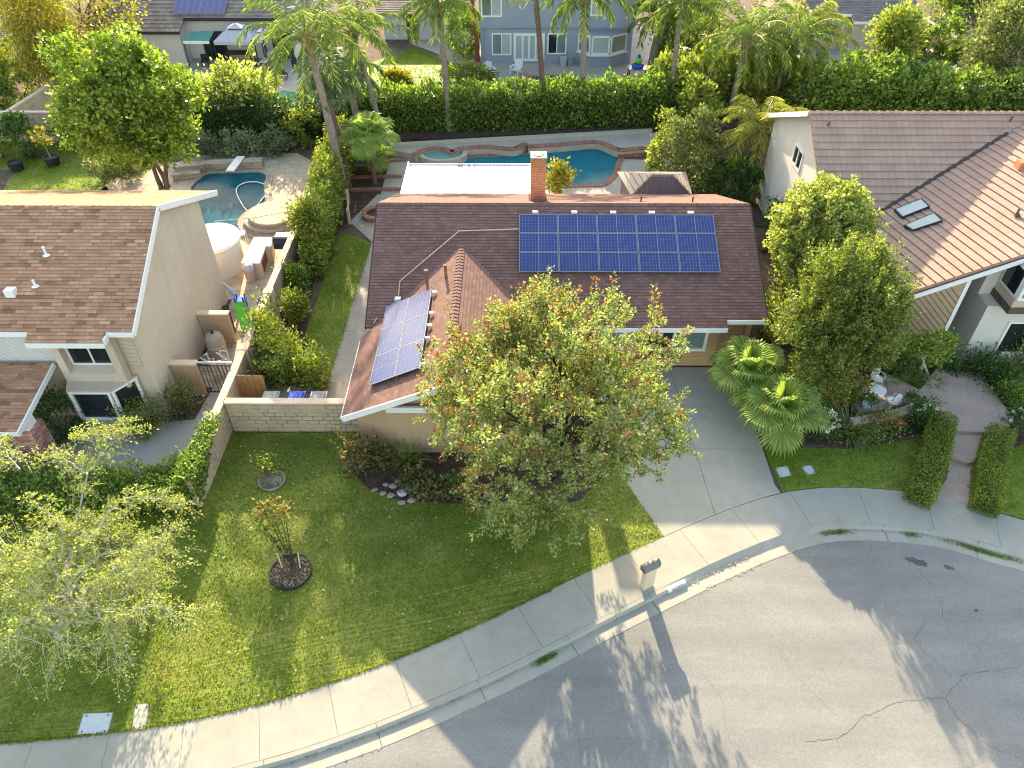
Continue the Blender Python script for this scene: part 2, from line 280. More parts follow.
# ------------------------------------------------------------------ objects
def tag(o, label=None, cat=None, group=None, kind=None):
    if label: o['label'] = label
    if cat: o['category'] = cat
    if group: o['group'] = group
    if kind: o['kind'] = kind
    return o
def thing(name, loc, label, cat, group=None, rz=0):
    o = bpy.data.objects.new(name, None); col.objects.link(o)
    o.location = loc; o.rotation_euler = (0, 0, rz); o.empty_display_size = .2
    return tag(o, label, cat, group)
def copy_tree(o, parent=None):
    c = o.copy(); col.objects.link(c)
    if parent: c.parent = parent
    for ch in list(o.children): copy_tree(ch, c)
    return c
def rootloc(o):
    while o.parent: o = o.parent
    return o
class MB:
    def __init__(s): s.v = []; s.f = []; s.m = []; s.uv = []; s.g = []; s.k = 0
    def face(s, pts, mat=0, uv=None):
        i = len(s.v); s.v += [tuple(p) for p in pts]; s.f.append(list(range(i, i + len(pts)))); s.m.append(mat); s.uv.append(uv); s.g.append(s.k); return s
    def box(s, x0, x1, y0, y1, z0, z1, mat=0):
        s.k += 1
        a = [(x0, y0, z0), (x1, y0, z0), (x1, y1, z0), (x0, y1, z0), (x0, y0, z1), (x1, y0, z1), (x1, y1, z1), (x0, y1, z1)]
        for q in ((0, 3, 2, 1), (4, 5, 6, 7), (0, 1, 5, 4), (1, 2, 6, 5), (2, 3, 7, 6), (3, 0, 4, 7)): s.face([a[k] for k in q], mat)
        return s
    def bar(s, a, b, w, h, mat=0, up=(0, 0, 1)):
        s.k += 1
        a = Vector(a); b = Vector(b); d = (b - a).normalized(); u = Vector(up)
        sd = d.cross(u)
        if sd.length < 1e-4: sd = d.cross(Vector((1, 0, 0)))
        sd.normalize(); u = sd.cross(d).normalized()
        c = [(p + sd * (w / 2 * i) + u * (h / 2 * j)) for p in (a, b) for i, j in ((-1, -1), (1, -1), (1, 1), (-1, 1))]
        for q in ((0, 1, 2, 3), (7, 6, 5, 4), (0, 4, 5, 1), (1, 5, 6, 2), (2, 6, 7, 3), (3, 7, 4, 0)): s.face([c[k] for k in q], mat)
        return s
    def prism(s, poly, z0, z1, mat=0, side=None, bottom=False):
        s.k += 1
        P = [Vector((p[0], p[1], 0)) for p in poly]
        ar = sum(P[i].x * P[(i + 1) % len(P)].y - P[(i + 1) % len(P)].x * P[i].y for i in range(len(P)))
        if ar < 0: P.reverse()
        side = mat if side is None else side
        for t in tessellate_polygon([P]):
            q = [P[k] for k in t]
            if (q[1] - q[0]).cross(q[2] - q[0]).z < 0: q.reverse()
            s.face([(k.x, k.y, z1) for k in q], mat)
            if bottom: s.face([(k.x, k.y, z0) for k in reversed(q)], mat)
        if z0 is not None and z1 > z0:
            for i in range(len(P)):
                a, b = P[i], P[(i + 1) % len(P)]
                s.face([(a.x, a.y, z0), (b.x, b.y, z0), (b.x, b.y, z1), (a.x, a.y, z1)], side)
        return s
    def tube(s, pts, rad, n=7, mat=0, cap=True):
        s.k += 1
        P = [Vector(p) for p in pts]; k = len(P)
        if isinstance(rad, (int, float)): rad = [rad] * k
        rings = []; ref = Vector((.31, .17, .93))
        for i in range(k):
            d = (P[min(i + 1, k - 1)] - P[max(i - 1, 0)])
            if d.length < 1e-6: d = Vector((0, 0, 1))
            d.normalize(); a = d.cross(ref)
            if a.length < .05: a = d.cross(Vector((1, 0, 0)))
            a.normalize(); b = d.cross(a)
            rings.append([P[i] + (a * math.cos(2 * math.pi * j / n) + b * math.sin(2 * math.pi * j / n)) * rad[i] for j in range(n)])
        for i in range(k - 1):
            for j in range(n):
                s.face([rings[i][(j + 1) % n], rings[i][j], rings[i + 1][j], rings[i + 1][(j + 1) % n]], mat)
        if cap: s.face(rings[0], mat); s.face(list(reversed(rings[-1])), mat)
        return s
    def lathe(s, prof, c=(0, 0, 0), n=20, mat=0, sx=1, sy=1):
        c = Vector(c)
        rg = [[c + Vector((r * sx * math.cos(2 * math.pi * j / n), r * sy * math.sin(2 * math.pi * j / n), z)) for j in range(n)] for r, z in prof]
        for i in range(len(rg) - 1):
            for j in range(n):
                s.face([rg[i][j], rg[i][(j + 1) % n], rg[i + 1][(j + 1) % n], rg[i + 1][j]], mat)
        return s
    def each(s, name, mats, parent=None, **k):
        """every separate piece becomes a part of its own"""
        out = []
        for q in sorted(set(s.g)):
            m = MB()
            for i, f in enumerate(s.f):
                if s.g[i] == q: m.face([s.v[j] for j in f], s.m[i], s.uv[i])
            out.append(m.build(name, mats, parent, **k))
        return out
    def build(s, name, mats, parent=None, org=None, smooth=False, local=False, kind=None):
        me = bpy.data.meshes.new(name)
        off = Vector((0, 0, 0))
        if not local:
            if parent: off = rootloc(parent).location.copy()
            elif org is not None: off = Vector(org)
        me.from_pydata([tuple(Vector(p) - off) for p in s.v], [], s.f)
        mats = mats if isinstance(mats, (list, tuple)) else [mats]
        for k in mats: me.materials.append(M[k])
        uvl = me.uv_layers.new(name='UVMap'); data = np.zeros(len(me.loops) * 2, dtype=np.float32); k = 0
        for fi, f in enumerate(s.f):
            u = s.uv[fi]
            if u is None:
                p = [Vector(s.v[i]) for i in f]; nn = Vector((0, 0, 0))
                for i in range(1, len(p) - 1): nn += (p[i] - p[0]).cross(p[i + 1] - p[0])
                if nn.length < 1e-12: nn = Vector((0, 0, 1))
                nn.normalize()
                if abs(nn.z) > .95: u = [(q.x, q.y) for q in p]
                else:
                    t = Vector((0, 0, 1)).cross(nn).normalized(); w = nn.cross(t)
                    u = [(q.dot(t), q.dot(w)) for q in p]
            for a in u: data[k] = a[0]; data[k + 1] = a[1]; k += 2
        uvl.data.foreach_set('uv', data)
        me.polygons.foreach_set('material_index', s.m)
        if smooth: me.polygons.foreach_set('use_smooth', [True] * len(s.f))
        me.update()
        o = bpy.data.objects.new(name, me); col.objects.link(o)
        if parent: o.parent = parent
        elif not local: o.location = off
        if kind: o['kind'] = kind
        return o

def clip(poly, vmin, vmax):
    def half(P, f):
        out = []
        for i in range(len(P)):
            a, b = P[i], P[(i + 1) % len(P)]; fa, fb = f(a), f(b)
            if fa >= 0: out.append(a)
            if (fa > 0) != (fb > 0) and abs(fa - fb) > 1e-9:
                t = fa / (fa - fb); q = (a[0] + (b[0] - a[0]) * t, a[1] + (b[1] - a[1]) * t)
                if fa != 0 and fb != 0: out.append(q)
        return out
    p = half(poly, lambda q: q[1] - vmin)
    return half(p, lambda q: vmax - q[1]) if len(p) > 2 else []
def roof(mb, poly, h=.15, step=.014, thick=.14, mat=0, side=None):
    """a roof slope laid in real overlapping courses of height h, on a slab"""
    P = [Vector(p) for p in poly]; side = mat if side is None else side
    n = Vector((0, 0, 0))
    for i in range(1, len(P) - 1): n += (P[i] - P[0]).cross(P[i + 1] - P[0])
    if n.z < 0: P.reverse(); n = -n
    n.normalize(); s = (Vector((0, 0, 1)) - n * n.z).normalized(); t = s.cross(n)
    if t.length < .5: t = Vector((1, 0, 0))
    o = P[0]; L = [((p - o).dot(t), (p - o).dot(s)) for p in P]
    v0 = min(q[1] for q in L); v1 = max(q[1] for q in L); k = 0
    tris = [[L[i] for i in tri] for tri in tessellate_polygon([[Vector((q[0], q[1], 0)) for q in L]])]
    convex = True
    for i in range(len(L)):
        a, b, c = L[i - 1], L[i], L[(i + 1) % len(L)]
        if (b[0] - a[0]) * (c[1] - b[1]) - (b[1] - a[1]) * (c[0] - b[0]) < -1e-6: convex = False
    def orient(q):
        ar = sum(q[i][0] * q[(i + 1) % len(q)][1] - q[(i + 1) % len(q)][0] * q[i][1] for i in range(len(q)))
        return q if ar > 0 else list(reversed(q))
    pieces = [orient(L)] if convex else [orient(q) for q in tris]
    while v0 + k * h < v1 - 1e-4:
        a, b = v0 + k * h, v0 + (k + 1) * h; k += 1
        for pc in pieces:
            q = clip(pc, a, b)
            if len(q) < 3: continue
            pts = [o + t * x + s * y + n * (step * (1 - (y - a) / h) + .001) for x, y in q]
            mb.face(pts, mat, [(x, y - v0) for x, y in q])
            for i in range(len(q)):
                c, d = q[i], q[(i + 1) % len(q)]
                if abs(c[1] - a) < 1e-5 and abs(d[1] - a) < 1e-5 and abs(c[0] - d[0]) > 1e-4:
                    mb.face([o + t * c[0] + s * c[1], o + t * d[0] + s * d[1], pts[(i + 1) % len(q)], pts[i]], mat, [(c[0], c[1] - v0 + .01), (d[0], d[1] - v0 + .01), (d[0], d[1] - v0 + .02), (c[0], c[1] - v0 + .02)])
    B = [p - n * thick for p in P]
    for tri in tessellate_polygon([[Vector((q[0], q[1], 0)) for q in L]]):
        q = [B[i] for i in tri]
        if (q[1] - q[0]).cross(q[2] - q[0]).z > 0: q.reverse()
        mb.face(q, side)
    for i in range(len(P)):
        j = (i + 1) % len(P); mb.face([B[i], B[j], P[j], P[i]], side)

# ------------------------------------------------------------------ leaves
def nrm(a): return a / np.maximum(np.linalg.norm(a, axis=1, keepdims=True), 1e-9)
def leaf_obj(name, mats, P, D, size, width, parent=None, org=None, mi=None, sv=.35, kind=None, flat=None):
    """one quad-shaped leaf per point: P base points, D growing directions"""
    N = len(P); P = np.asarray(P, float); D = nrm(np.asarray(D, float))
    sz = size * (1 + sv * rng.uniform(-1, 1, (N, 1)))
    rnd = rng.normal(size=(N, 3)) if flat is None else np.tile(np.array(flat, float), (N, 1)) + rng.normal(size=(N, 3)) * .35
    S = nrm(np.cross(D, rnd)); U = np.cross(S, D)
    w = sz * width / size / 2
    V = np.empty((N, 4, 3))
    V[:, 0] = P; V[:, 1] = P + D * sz * .45 + S * w + U * sz * .08
    V[:, 2] = P + D * sz; V[:, 3] = P + D * sz * .45 - S * w + U * sz * .08
    V = V.reshape(-1, 3)
    off = Vector((0, 0, 0))
    if parent: off = rootloc(parent).location
    elif org is not None: off = Vector(org)
    V = V - np.array(off)
    me = bpy.data.meshes.new(name)
    me.vertices.add(4 * N); me.vertices.foreach_set('co', V.astype(np.float32).ravel())
    me.loops.add(4 * N); me.loops.foreach_set('vertex_index', np.arange(4 * N, dtype=np.int32))
    me.polygons.add(N); me.polygons.foreach_set('loop_start', np.arange(0, 4 * N, 4, dtype=np.int32))
    try: me.polygons.foreach_set('loop_total', np.full(N, 4, dtype=np.int32))
    except Exception: pass
    mats = mats if isinstance(mats, (list, tuple)) else [mats]
    for k in mats: me.materials.append(M[k])
    if mi is not None: me.polygons.foreach_set('material_index', np.asarray(mi, dtype=np.int32))
    me.update(); me.validate()
    o = bpy.data.objects.new(name, me); col.objects.link(o)
    if parent: o.parent = parent
    else: o.location = off
    if kind: o['kind'] = kind
    return o
def lobes(d, k, amp, r):
    out = np.ones(len(d))
    for _ in range(k):
        c = nrm(r.normal(size=(1, 3)))[0]; out += amp * r.uniform(-.6, 1) * np.exp(-((1 - d @ c) / .18))
    return out
LOBES = []; TT = []
def crown_pts(c, rad, ncl, per, cr, seed, inner=.55, low=-.8, lamp=.28, up=.25, zs=.75, nlob=13, lr=.42, ls=.72):
    """leaf positions: lobes spread through the crown, clumps spread over each lobe, leaves scattered round each clump"""
    r = np.random.default_rng(seed); c = np.array(c, float); rad = np.array(rad, float)
    d = []
    while len(d) < nlob:
        q = nrm(r.normal(size=(1, 3)))[0]
        if q[2] > low * .75 and all(q @ e < .80 for e in d[-12:]): d.append(q)
        elif r.uniform() < .02: d.append(q)
    d = np.array(d); lc = d * (r.uniform(.42, ls, (nlob, 1)) * (1 + lamp * r.uniform(-.5, .5, (nlob, 1))))
    lrad = lr * (1 + lamp * r.uniform(-.9, .9, nlob))
    lc = np.vstack([lc, [[0, 0, .1]]]); lrad = np.append(lrad, lr * 1.15)
    w = lrad ** 2; k = r.choice(len(lc), ncl * 2, p=w / w.sum())
    e = nrm(r.normal(size=(ncl * 2, 3))); f = inner + (1 - inner) * r.uniform(0, 1, len(e)) ** .6
    cn = lc[k] + e * (lrad[k] * f)[:, None]
    ok = (np.sum(e * nrm(lc[k] + 1e-6), axis=1) > -.45) & (cn[:, 2] > low * 1.05)
    cn = cn[ok][:ncl]
    cc = c + cn * rad
    global LOBES
    LOBES = [Vector(x) for x in (c + lc * rad)]
    idx = r.integers(0, len(cc), len(cc) * per)
    s = cr * (0.6 + .8 * r.uniform(size=(len(cc), 1)))
    g = r.normal(size=(len(idx), 3)) * np.array([1, 1, zs]); g *= s[idx]
    P = cc[idx] + g
    out = nrm(P - c); D = nrm(out * .6 + nrm(g) * .5 + r.normal(size=P.shape) * .6 + np.array([0, 0, up]))
    return P, D, cc
def shoot_pts(cc, c, per, L, lpl, seed, out=.7, up=.5, rnd=.6, droop=0., fuzz=.04, taper=.5):
    """leafy shoots growing from every clump; returns leaf points, directions, shoot ids and shoot centre lines"""
    r = np.random.default_rng(seed); c = np.array(c, float); P, D, I, lines = [], [], [], []; k = 0; TT.clear()
    for q in cc:
        q = np.array(q, float); o_ = q - c; o_ /= max(1e-6, np.linalg.norm(o_))
        for _ in range(per):
            d = o_ * out + np.array([0, 0, up]) + r.normal(size=3) * rnd; d /= np.linalg.norm(d); l = L * r.uniform(.55, 1.25); n = max(4, int(lpl * l / L))
            st = q + r.normal(size=3) * .12; t = r.uniform(0.05, 1, n)[:, None]
            ax = st + d * l * t + np.array([0, 0, -1]) * droop * l * t ** 2
            a = r.normal(size=(n, 3)); a -= (a @ d)[:, None] * d; a = nrm(a)
            P.append(ax + a * fuzz * r.uniform(.2, 1.6, (n, 1))); D.append(a * (1 - taper * t * .5) + d * .55 + r.normal(size=(n, 3)) * .25); I += [k] * n; k += 1; TT.extend(t[:, 0].tolist())
            lines.append([st, st + d * l * .5 + np.array([0, 0, -1]) * droop * l * .25, st + d * l * .95 - np.array([0, 0, 1]) * droop * l * .9])
    return np.vstack(P), np.vstack(D), np.array(I), lines
def limbs(mb, base, cc, center, r0, n, seed, split=.4, mat=0, tw=6, stems=1, spread=.15):
    """tapered trunk(s) that fork into curved limbs, one per lobe, each ending in twigs that reach the clumps"""
    r = random.Random(seed); base = Vector(base); ce = Vector(center); L = list(LOBES)
    j = lambda a: Vector((r.uniform(-a, a), r.uniform(-a, a), r.uniform(-a, a)))
    for k in range(stems):
        b0 = base + Vector((r.uniform(-1, 1), r.uniform(-1, 1), 0)) * spread * (stems > 1)
        top = base.lerp(ce, split) + Vector((r.uniform(-1, 1), r.uniform(-1, 1), 0)) * spread * 1.5 * (stems > 1)
        pts = [b0 - Vector((0, 0, .1))] + [b0.lerp(top, t) + Vector((r.uniform(-1, 1), r.uniform(-1, 1), 0)) * r0 * .35 for t in (.3, .65)] + [top]
        mb.tube(pts, [r0 * 1.3, r0, r0 * .85, r0 * .75], 9, mat)
        for e in L[k::stems]:
            a = (e - top).length * .12
            m0 = top.lerp(e, .3) + j(a) + Vector((0, 0, a * .8)); m1 = top.lerp(e, .55) + j(a) + Vector((0, 0, a)); m2 = top.lerp(e, .8) + j(a)
            mb.tube([top, m0, m1, m2, e], [r0 * .55, r0 * .42, r0 * .3, r0 * .2, r0 * .12], tw, mat, False)
            near = sorted(cc, key=lambda q: (Vector(q) - e).length)[:max(3, min(60, len(cc) // 6))]
            for q in r.sample(near, min(len(near), max(2, n // 5))):
                q = Vector(q); o = m2.lerp(e, r.random()); b_ = (q - o).length * .15
                mb.tube([o, o.lerp(q, .4) + j(b_), o.lerp(q, .75) + j(b_), q + (q - o) * .12], [r0 * .15, r0 * .10, r0 * .06, r0 * .025], 5, mat, False)
    return mb
def tree(name, base, c, rad, label, cat='tree', mat='lf_big', bark='bark', ncl=220, per=90, cr=.35, leaf=.16, wid=.09, r0=.18, nl=14, seed=1, stems=1, group=None, split=.4, spread=.2, sh=None, **k):
    t = thing(name, base, label, cat, group)
    P, D, cc = crown_pts(c, rad, ncl, per, cr, seed, **k)
    if sh:
        kw = dict(sh[3]); tall = kw.pop('tall', 0); P, D, _, _ = shoot_pts(cc, c, *sh[:3], seed, **kw)
        if tall:
            tp_ = cc[cc[:, 2] > c[2]]; r = np.random.default_rng(seed); P2, D2, _, _ = shoot_pts(tp_[r.integers(0, len(tp_), tall)], c, 1, 1.15, 60, seed + 1, out=.2, up=1.2, rnd=.12, fuzz=.055); P = np.vstack([P, P2]); D = np.vstack([D, D2])
    keep = P[:, 2] > .03; P = P[keep]; D = D[keep]
    leaf_obj('crown', mat, P, D, leaf, wid, t)
    limbs(MB(), base, cc, c, r0, nl, seed, split, 0, 6, stems, spread).build('trunk', bark, t, smooth=True)
    return t
def shrub(name, base, rad, label, cat='shrub', mat='lf_hedge', n=2500, leaf=.1, wid=.05, seed=1, group=None, lift=.55, bark='bark', cr=.18, ncl=None, **k):
    b = Vector(base); c = b + Vector((0, 0, rad[2] * lift + .05))
    t = thing(name, b, label, cat, group)
    ncl = ncl or max(14, n // 60)
    P, D, cc = crown_pts(c, rad, ncl, max(1, n // ncl), cr, seed, **k)
    keep = P[:, 2] > b.z + .01; P = P[keep]; D = D[keep]
    leaf_obj('foliage', mat, P, D, leaf, wid, t)
    mb = MB(); r = random.Random(seed)
    for e in r.sample(range(len(cc)), min(7, len(cc))):
        e = Vector(cc[e]); mb.tube([b - Vector((0, 0, .05)), b.lerp(e, .5) + Vector((r.uniform(-.05, .05), r.uniform(-.05, .05), 0)), e], [.03, .02, .008], 5, 0, False)
    mb.build('stem', bark, t)
    return t
def poly_pts(poly, dens, r):
    P = np.array([(p[0], p[1]) for p in poly]); lo = P.min(0); hi = P.max(0); n = int(np.prod(hi - lo) * dens)
    q = r.uniform(lo, hi, (n, 2)); ins = np.zeros(n, bool); j = len(P) - 1
    for i in range(len(P)):
        a, b = P[i], P[j]
        cond = ((a[1] > q[:, 1]) != (b[1] > q[:, 1])) & (q[:, 0] < (b[0] - a[0]) * (q[:, 1] - a[1]) / (b[1] - a[1] + 1e-12) + a[0])
        ins ^= cond; j = i
    return q[ins]
def grass(name, poly, dens, mat, z=.0, hgt=.06, wid=.022, seed=3, hole=None):
    r = np.random.default_rng(seed); q = poly_pts(poly, dens, r)
    if hole:
        for cx, cy, rr in hole: q = q[np.hypot(q[:, 0] - cx, q[:, 1] - cy) > rr]
    P = np.column_stack([q, np.full(len(q), z)]); D = nrm(r.normal(size=P.shape) * np.array([.7, .7, .2]) + np.array([0, 0, .9]))
    return leaf_obj(name, mat, P, D, hgt, wid, org=(q[:, 0].mean(), q[:, 1].mean(), z), sv=.5, kind='stuff')
def hedge(name, path, w, z0, hs, label, mat, n, leaf=.14, wid=.08, seed=5, group=None, cat='hedge', lump=.22, org=None, thick=.22):
    """clipped or shaggy hedge along a polyline; hs = height at each point"""
    r = np.random.default_rng(seed); pts = [Vector((p[0], p[1], 0)) for p in path]
    if isinstance(hs, (int, float)): hs = [hs] * len(pts)
    if isinstance(w, (int, float)): w = [w] * len(pts)
    seg = np.array([(pts[i + 1] - pts[i]).length for i in range(len(pts) - 1)]); cum = np.concatenate([[0], np.cumsum(seg)]); L = cum[-1]
    X = np.array([p.x for p in pts]); Yv = np.array([p.y for p in pts])
    S = r.uniform(0, L, n); x = np.interp(S, cum, X); y = np.interp(S, cum, Yv); hh = np.interp(S, cum, hs); ww = np.interp(S, cum, w)
    tx = np.interp(S, np.array([(cum[i] + cum[i + 1]) / 2 for i in range(len(seg))]), np.diff(X) / seg); ty = np.interp(S, np.array([(cum[i] + cum[i + 1]) / 2 for i in range(len(seg))]), np.diff(Yv) / seg)
    nx, ny = -ty, tx
    ph = r.uniform(0, 6.28, 6)
    bumpy = lambda a, b_: 1 + lump * (np.sin(a * 2.1 + ph[0]) * np.sin(b_ * 1.7 + ph[1]) + .6 * np.sin(a * 4.7 + ph[2] + b_ * 3.1) + .4 * np.sin(a * 9.3 + ph[3] - b_ * 5)) * .6
    pt = 2 * hh.mean() + ww.mean(); which = r.uniform(0, pt, n)
    side = np.where(which < hh.mean(), -1, np.where(which < 2 * hh.mean(), 1, 0))
    hv = r.uniform(0, 1, n); ov = r.uniform(-.5, .5, n)
    o = np.where(side == 0, ov * ww * bumpy(S, 3.3), side * .5 * ww * bumpy(S, hv * hh)); zz = np.where(side == 0, hh * bumpy(S, ov * 2 + 9), hv * hh * bumpy(S, 4.0 + ov))
    e = np.abs(o) / (ww * .5 + 1e-6); zz = np.where((side == 0) & (e > .8), zz * (1 - .25 * (e - .8)), zz)
    jit = r.normal(size=(n, 3)) * thick * .5
    P = np.column_stack([x + nx * o, y + ny * o, zz + z0]) + jit
    P[:, 2] = np.maximum(P[:, 2], z0 + .02)
    D = np.column_stack([nx * side, ny * side, np.where(side == 0, 1., .25)]) + r.normal(size=(n, 3)) * .65
    for en in (0, 1):
        k_ = max(30, int(n * (ww.mean() * hh.mean()) / (pt * L + 2 * ww.mean() * hh.mean()))); q = -1 if en else 0; sg = 1 if en else -1
        hE, wE = hs[q], w[q]; i0 = len(seg) - 1 if en else 0; ux, uy = (pts[i0 + 1].x - pts[i0].x) / seg[i0], (pts[i0 + 1].y - pts[i0].y) / seg[i0]
        oo = r.uniform(-.5, .5, k_) * wE; zz2 = r.uniform(0.03, 1, k_) * hE
        PP = np.column_stack([pts[q].x - uy * oo, pts[q].y + ux * oo, zz2 + z0]) + r.normal(size=(k_, 3)) * thick * .5; PP[:, 2] = np.maximum(PP[:, 2], z0 + .02)
        P = np.vstack([P, PP]); D = np.vstack([D, np.tile([ux * sg, uy * sg, .25], (k_, 1)) + r.normal(size=(k_, 3)) * .65])
    base = org or (x.mean(), y.mean(), z0)
    t = thing(name, base, label, cat, group)
    leaf_obj('foliage', mat, P, D, leaf, wid, t)
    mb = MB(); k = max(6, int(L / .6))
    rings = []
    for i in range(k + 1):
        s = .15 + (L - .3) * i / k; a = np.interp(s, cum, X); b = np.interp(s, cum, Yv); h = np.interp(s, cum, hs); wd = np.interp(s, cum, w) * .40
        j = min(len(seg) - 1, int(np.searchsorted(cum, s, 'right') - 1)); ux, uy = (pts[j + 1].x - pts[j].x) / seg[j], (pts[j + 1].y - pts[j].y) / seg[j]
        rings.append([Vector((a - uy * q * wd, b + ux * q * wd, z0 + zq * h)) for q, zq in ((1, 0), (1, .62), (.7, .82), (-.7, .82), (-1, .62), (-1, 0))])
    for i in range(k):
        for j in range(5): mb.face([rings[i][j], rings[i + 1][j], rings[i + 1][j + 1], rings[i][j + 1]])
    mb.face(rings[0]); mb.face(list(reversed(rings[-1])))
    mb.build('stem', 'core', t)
    return t
# ================================================================== GROUND, ROAD, KERB
def cr_spline(pts, per=12):
    P = [Vector((p[0], p[1], 0)) for p in pts]; out = []
    for i in range(len(P) - 1):
        a, b, c, d = P[max(i - 1, 0)], P[i], P[i + 1], P[min(i + 2, len(P) - 1)]
        for k in range(per):
            t = k / per; out.append(.5 * ((2 * b) + (c - a) * t + (2 * a - 5 * b + 4 * c - d) * t * t + (3 * b - a - 3 * c + d) * t ** 3))
    return out + [P[-1]]
kpx = [(256, 762), (337, 737), (418, 706), (511, 664), (607, 615), (674, 582), (718, 561), (768, 540), (810, 527), (849, 523), (897, 525), (942, 531), (994, 546), (1024, 554)]
kb = [(-26, 6.6), (-20, 6.75), (-14, 7.05), (-10, 7.5)] + [tuple(G(*q)[:2]) for q in kpx] + [(18.5, 14.15), (19.9, 12.9), (21.0, 11.2), (21.7, 9.0), (22.0, 6.0), (21.6, 2.0), (20, -2)]
KB = cr_spline(kb, 10)
KN = []
for i in range(len(KB)):
    d = (KB[min(i + 1, len(KB) - 1)] - KB[max(i - 1, 0)]).normalized(); KN.append(Vector((d.y, -d.x, 0)))   # towards the road
def off(i, w): return KB[i] + KN[i] * w
KS = [0.]
for i in range(1, len(KB)): KS.append(KS[-1] + (KB[i] - KB[i - 1]).length)
def at_s(s, w):
    for i in range(1, len(KS)):
        if KS[i] >= s:
            t = (s - KS[i - 1]) / (KS[i] - KS[i - 1]); n = KN[i - 1].lerp(KN[i], t).normalized(); return KB[i - 1].lerp(KB[i], t) + n * w
    return off(len(KB) - 1, w)
SW = 1.62
AL = [off(i, -SW) for i in range(len(KB))]
def yA(x):
    for i in range(1, len(AL)):
        if AL[i - 1].x <= x <= AL[i].x: return AL[i - 1].y + (AL[i].y - AL[i - 1].y) * (x - AL[i - 1].x) / (AL[i].x - AL[i - 1].x + 1e-9)
    return AL[0].y if x < AL[0].x else AL[-1].y
def arcA(x0, x1):
    return [(x0, yA(x0))] + [(p.x, p.y) for p in AL if x0 + .05 < p.x < x1 - .05 and p.y > 5] + [(x1, yA(x1))]
RZ = -.13
mb = MB(); mb.face([(-400, -120, -.25), (400, -120, -.25), (400, 700, -.25), (-400, 700, -.25)]); mb.build('ground', 'terrain', org=(0, 0, -.25), kind='structure')
# lots: soil sheet behind the kerb
lot = [(p.x - KN[i].x * .05, p.y - KN[i].y * .05) for i, p in enumerate(KB)]
mb = MB(); mb.prism(lot + [(60, -2), (60, 120), (-60, 120), (-60, 6.6)], -.24, -.03); mb.build('soil', 'soil', org=(0, 20, -.03), kind='structure')
# road
mb = MB(); rd = [off(i, .66) for i in range(len(KB))]
mb.prism([(p.x, p.y) for p in rd] + [(20, -40), (-26, -40)], -.2, RZ + .02); mb.build('road', 'asphalt', org=(4, 2, RZ), kind='structure')
# kerb and gutter
DR0, DR1 = 5.13, 9.62
def drop(p):
    x = p.x
    if x < 4.9 or x > 10.9: return 0
    return max(0, min(1, (x - 4.9) / 1.0, (10.9 - x) / 1.0))
mb = MB()
prof = lambda d: [(-.004, -.2), (-.004, .0), (.13, -.004 - .06 * d), (.155, -.015 - .065 * d), (.19 + .12 * d, RZ + .005 * 1), (.66, RZ + .028), (.67, -.2)]
k0 = None
sj = 0
for i in range(len(KB)):
    pr = prof(drop(KB[i])); ring = [Vector((off(i, w).x, off(i, w).y, z)) for w, z in pr]
    if k0:
        for j in range(len(pr) - 1): mb.face([k0[j], ring[j], ring[j + 1], k0[j + 1]])
    k0 = ring
mb.build('kerb', 'concrete', org=(4, 13, 0), smooth=False, kind='structure')
# dark joints across the kerb, leaves in the gutter
mb = MB()
s = 1.1
while s < KS[-1] - 3:
    for w0, w1, z in ((.0, .13, .0035), (.22, .66, RZ + .03)):
        a, b = at_s(s, w0), at_s(s, w1); d = drop(a)
        if d > 0 : 
            continue
        mb.bar((a.x, a.y, z - .002), (b.x, b.y, z + .003 if w0 else z - .002), .014, .006)
    s += 3.05
mb.build('kerb_joint', 'tar', org=(4, 13, 0), kind='structure')
# sidewalk slabs with open joints
mb = MB(); s = .4; sj = []
while s < KS[-1] - 2:
    e = s + 2.1
    a, b, c_, d = at_s(s + .005, -.012), at_s(e - .005, -.012), at_s(e - .005, -SW + .005), at_s(s + .005, -SW + .005)
    m1, m2 = at_s((s + e) / 2, -.012), at_s((s + e) / 2, -SW + .005)
    mb.prism([a, m1, b, c_, m2, d], -.028, .0); s = e
mb.build('sidewalk', 'concrete', org=(4, 13, 0), kind='structure')
# driveway: two columns of slabs
yd1 = G(700, 407).y; yd2 = G(715, 449).y
xc = lambda y: 7.05 + (y - 16.6) * (6.65 - 7.05) / (24.7 - 16.6)
xl = lambda y: 3.55 if y > 19.5 else 3.55 + (19.5 - y) / (19.5 - 15.6) * 1.55
xr = lambda y: 9.5 if y > 17.7 else 9.62
mb = MB(); g = .007
for y0, y1 in ((yd1, 24.6), (yd2, yd1)):
    mb.prism([(xl(y0), y0 + g), (xc(y0) - g, y0 + g), (xc(y1) - g, y1 - g), (xl(y1), y1 - g)], -.028, .004)
    mb.prism([(xc(y0) + g, y0 + g), (xr(y0), y0 + g), (xr(y1), y1 - g), (xc(y1) + g, y1 - g)], -.028, .004)
xm = xc(16.6)
mb.prism([(x, y + .012) for x, y in arcA(DR0, xm - g)] + [(xc(yd2) - g, yd2 - g), (xl(yd2), yd2 - g), (xl(18.6), 18.6), (xl(17.2), 17.2)], -.028, .004)
mb.prism([(x, y + .012) for x, y in arcA(xm + g, DR1)] + [(xr(18), 18.), (xr(yd2), yd2 - g), (xc(yd2) + g, yd2 - g)], -.028, .004)
mb.build('driveway', 'concrete', org=(7, 20, 0), kind='structure')
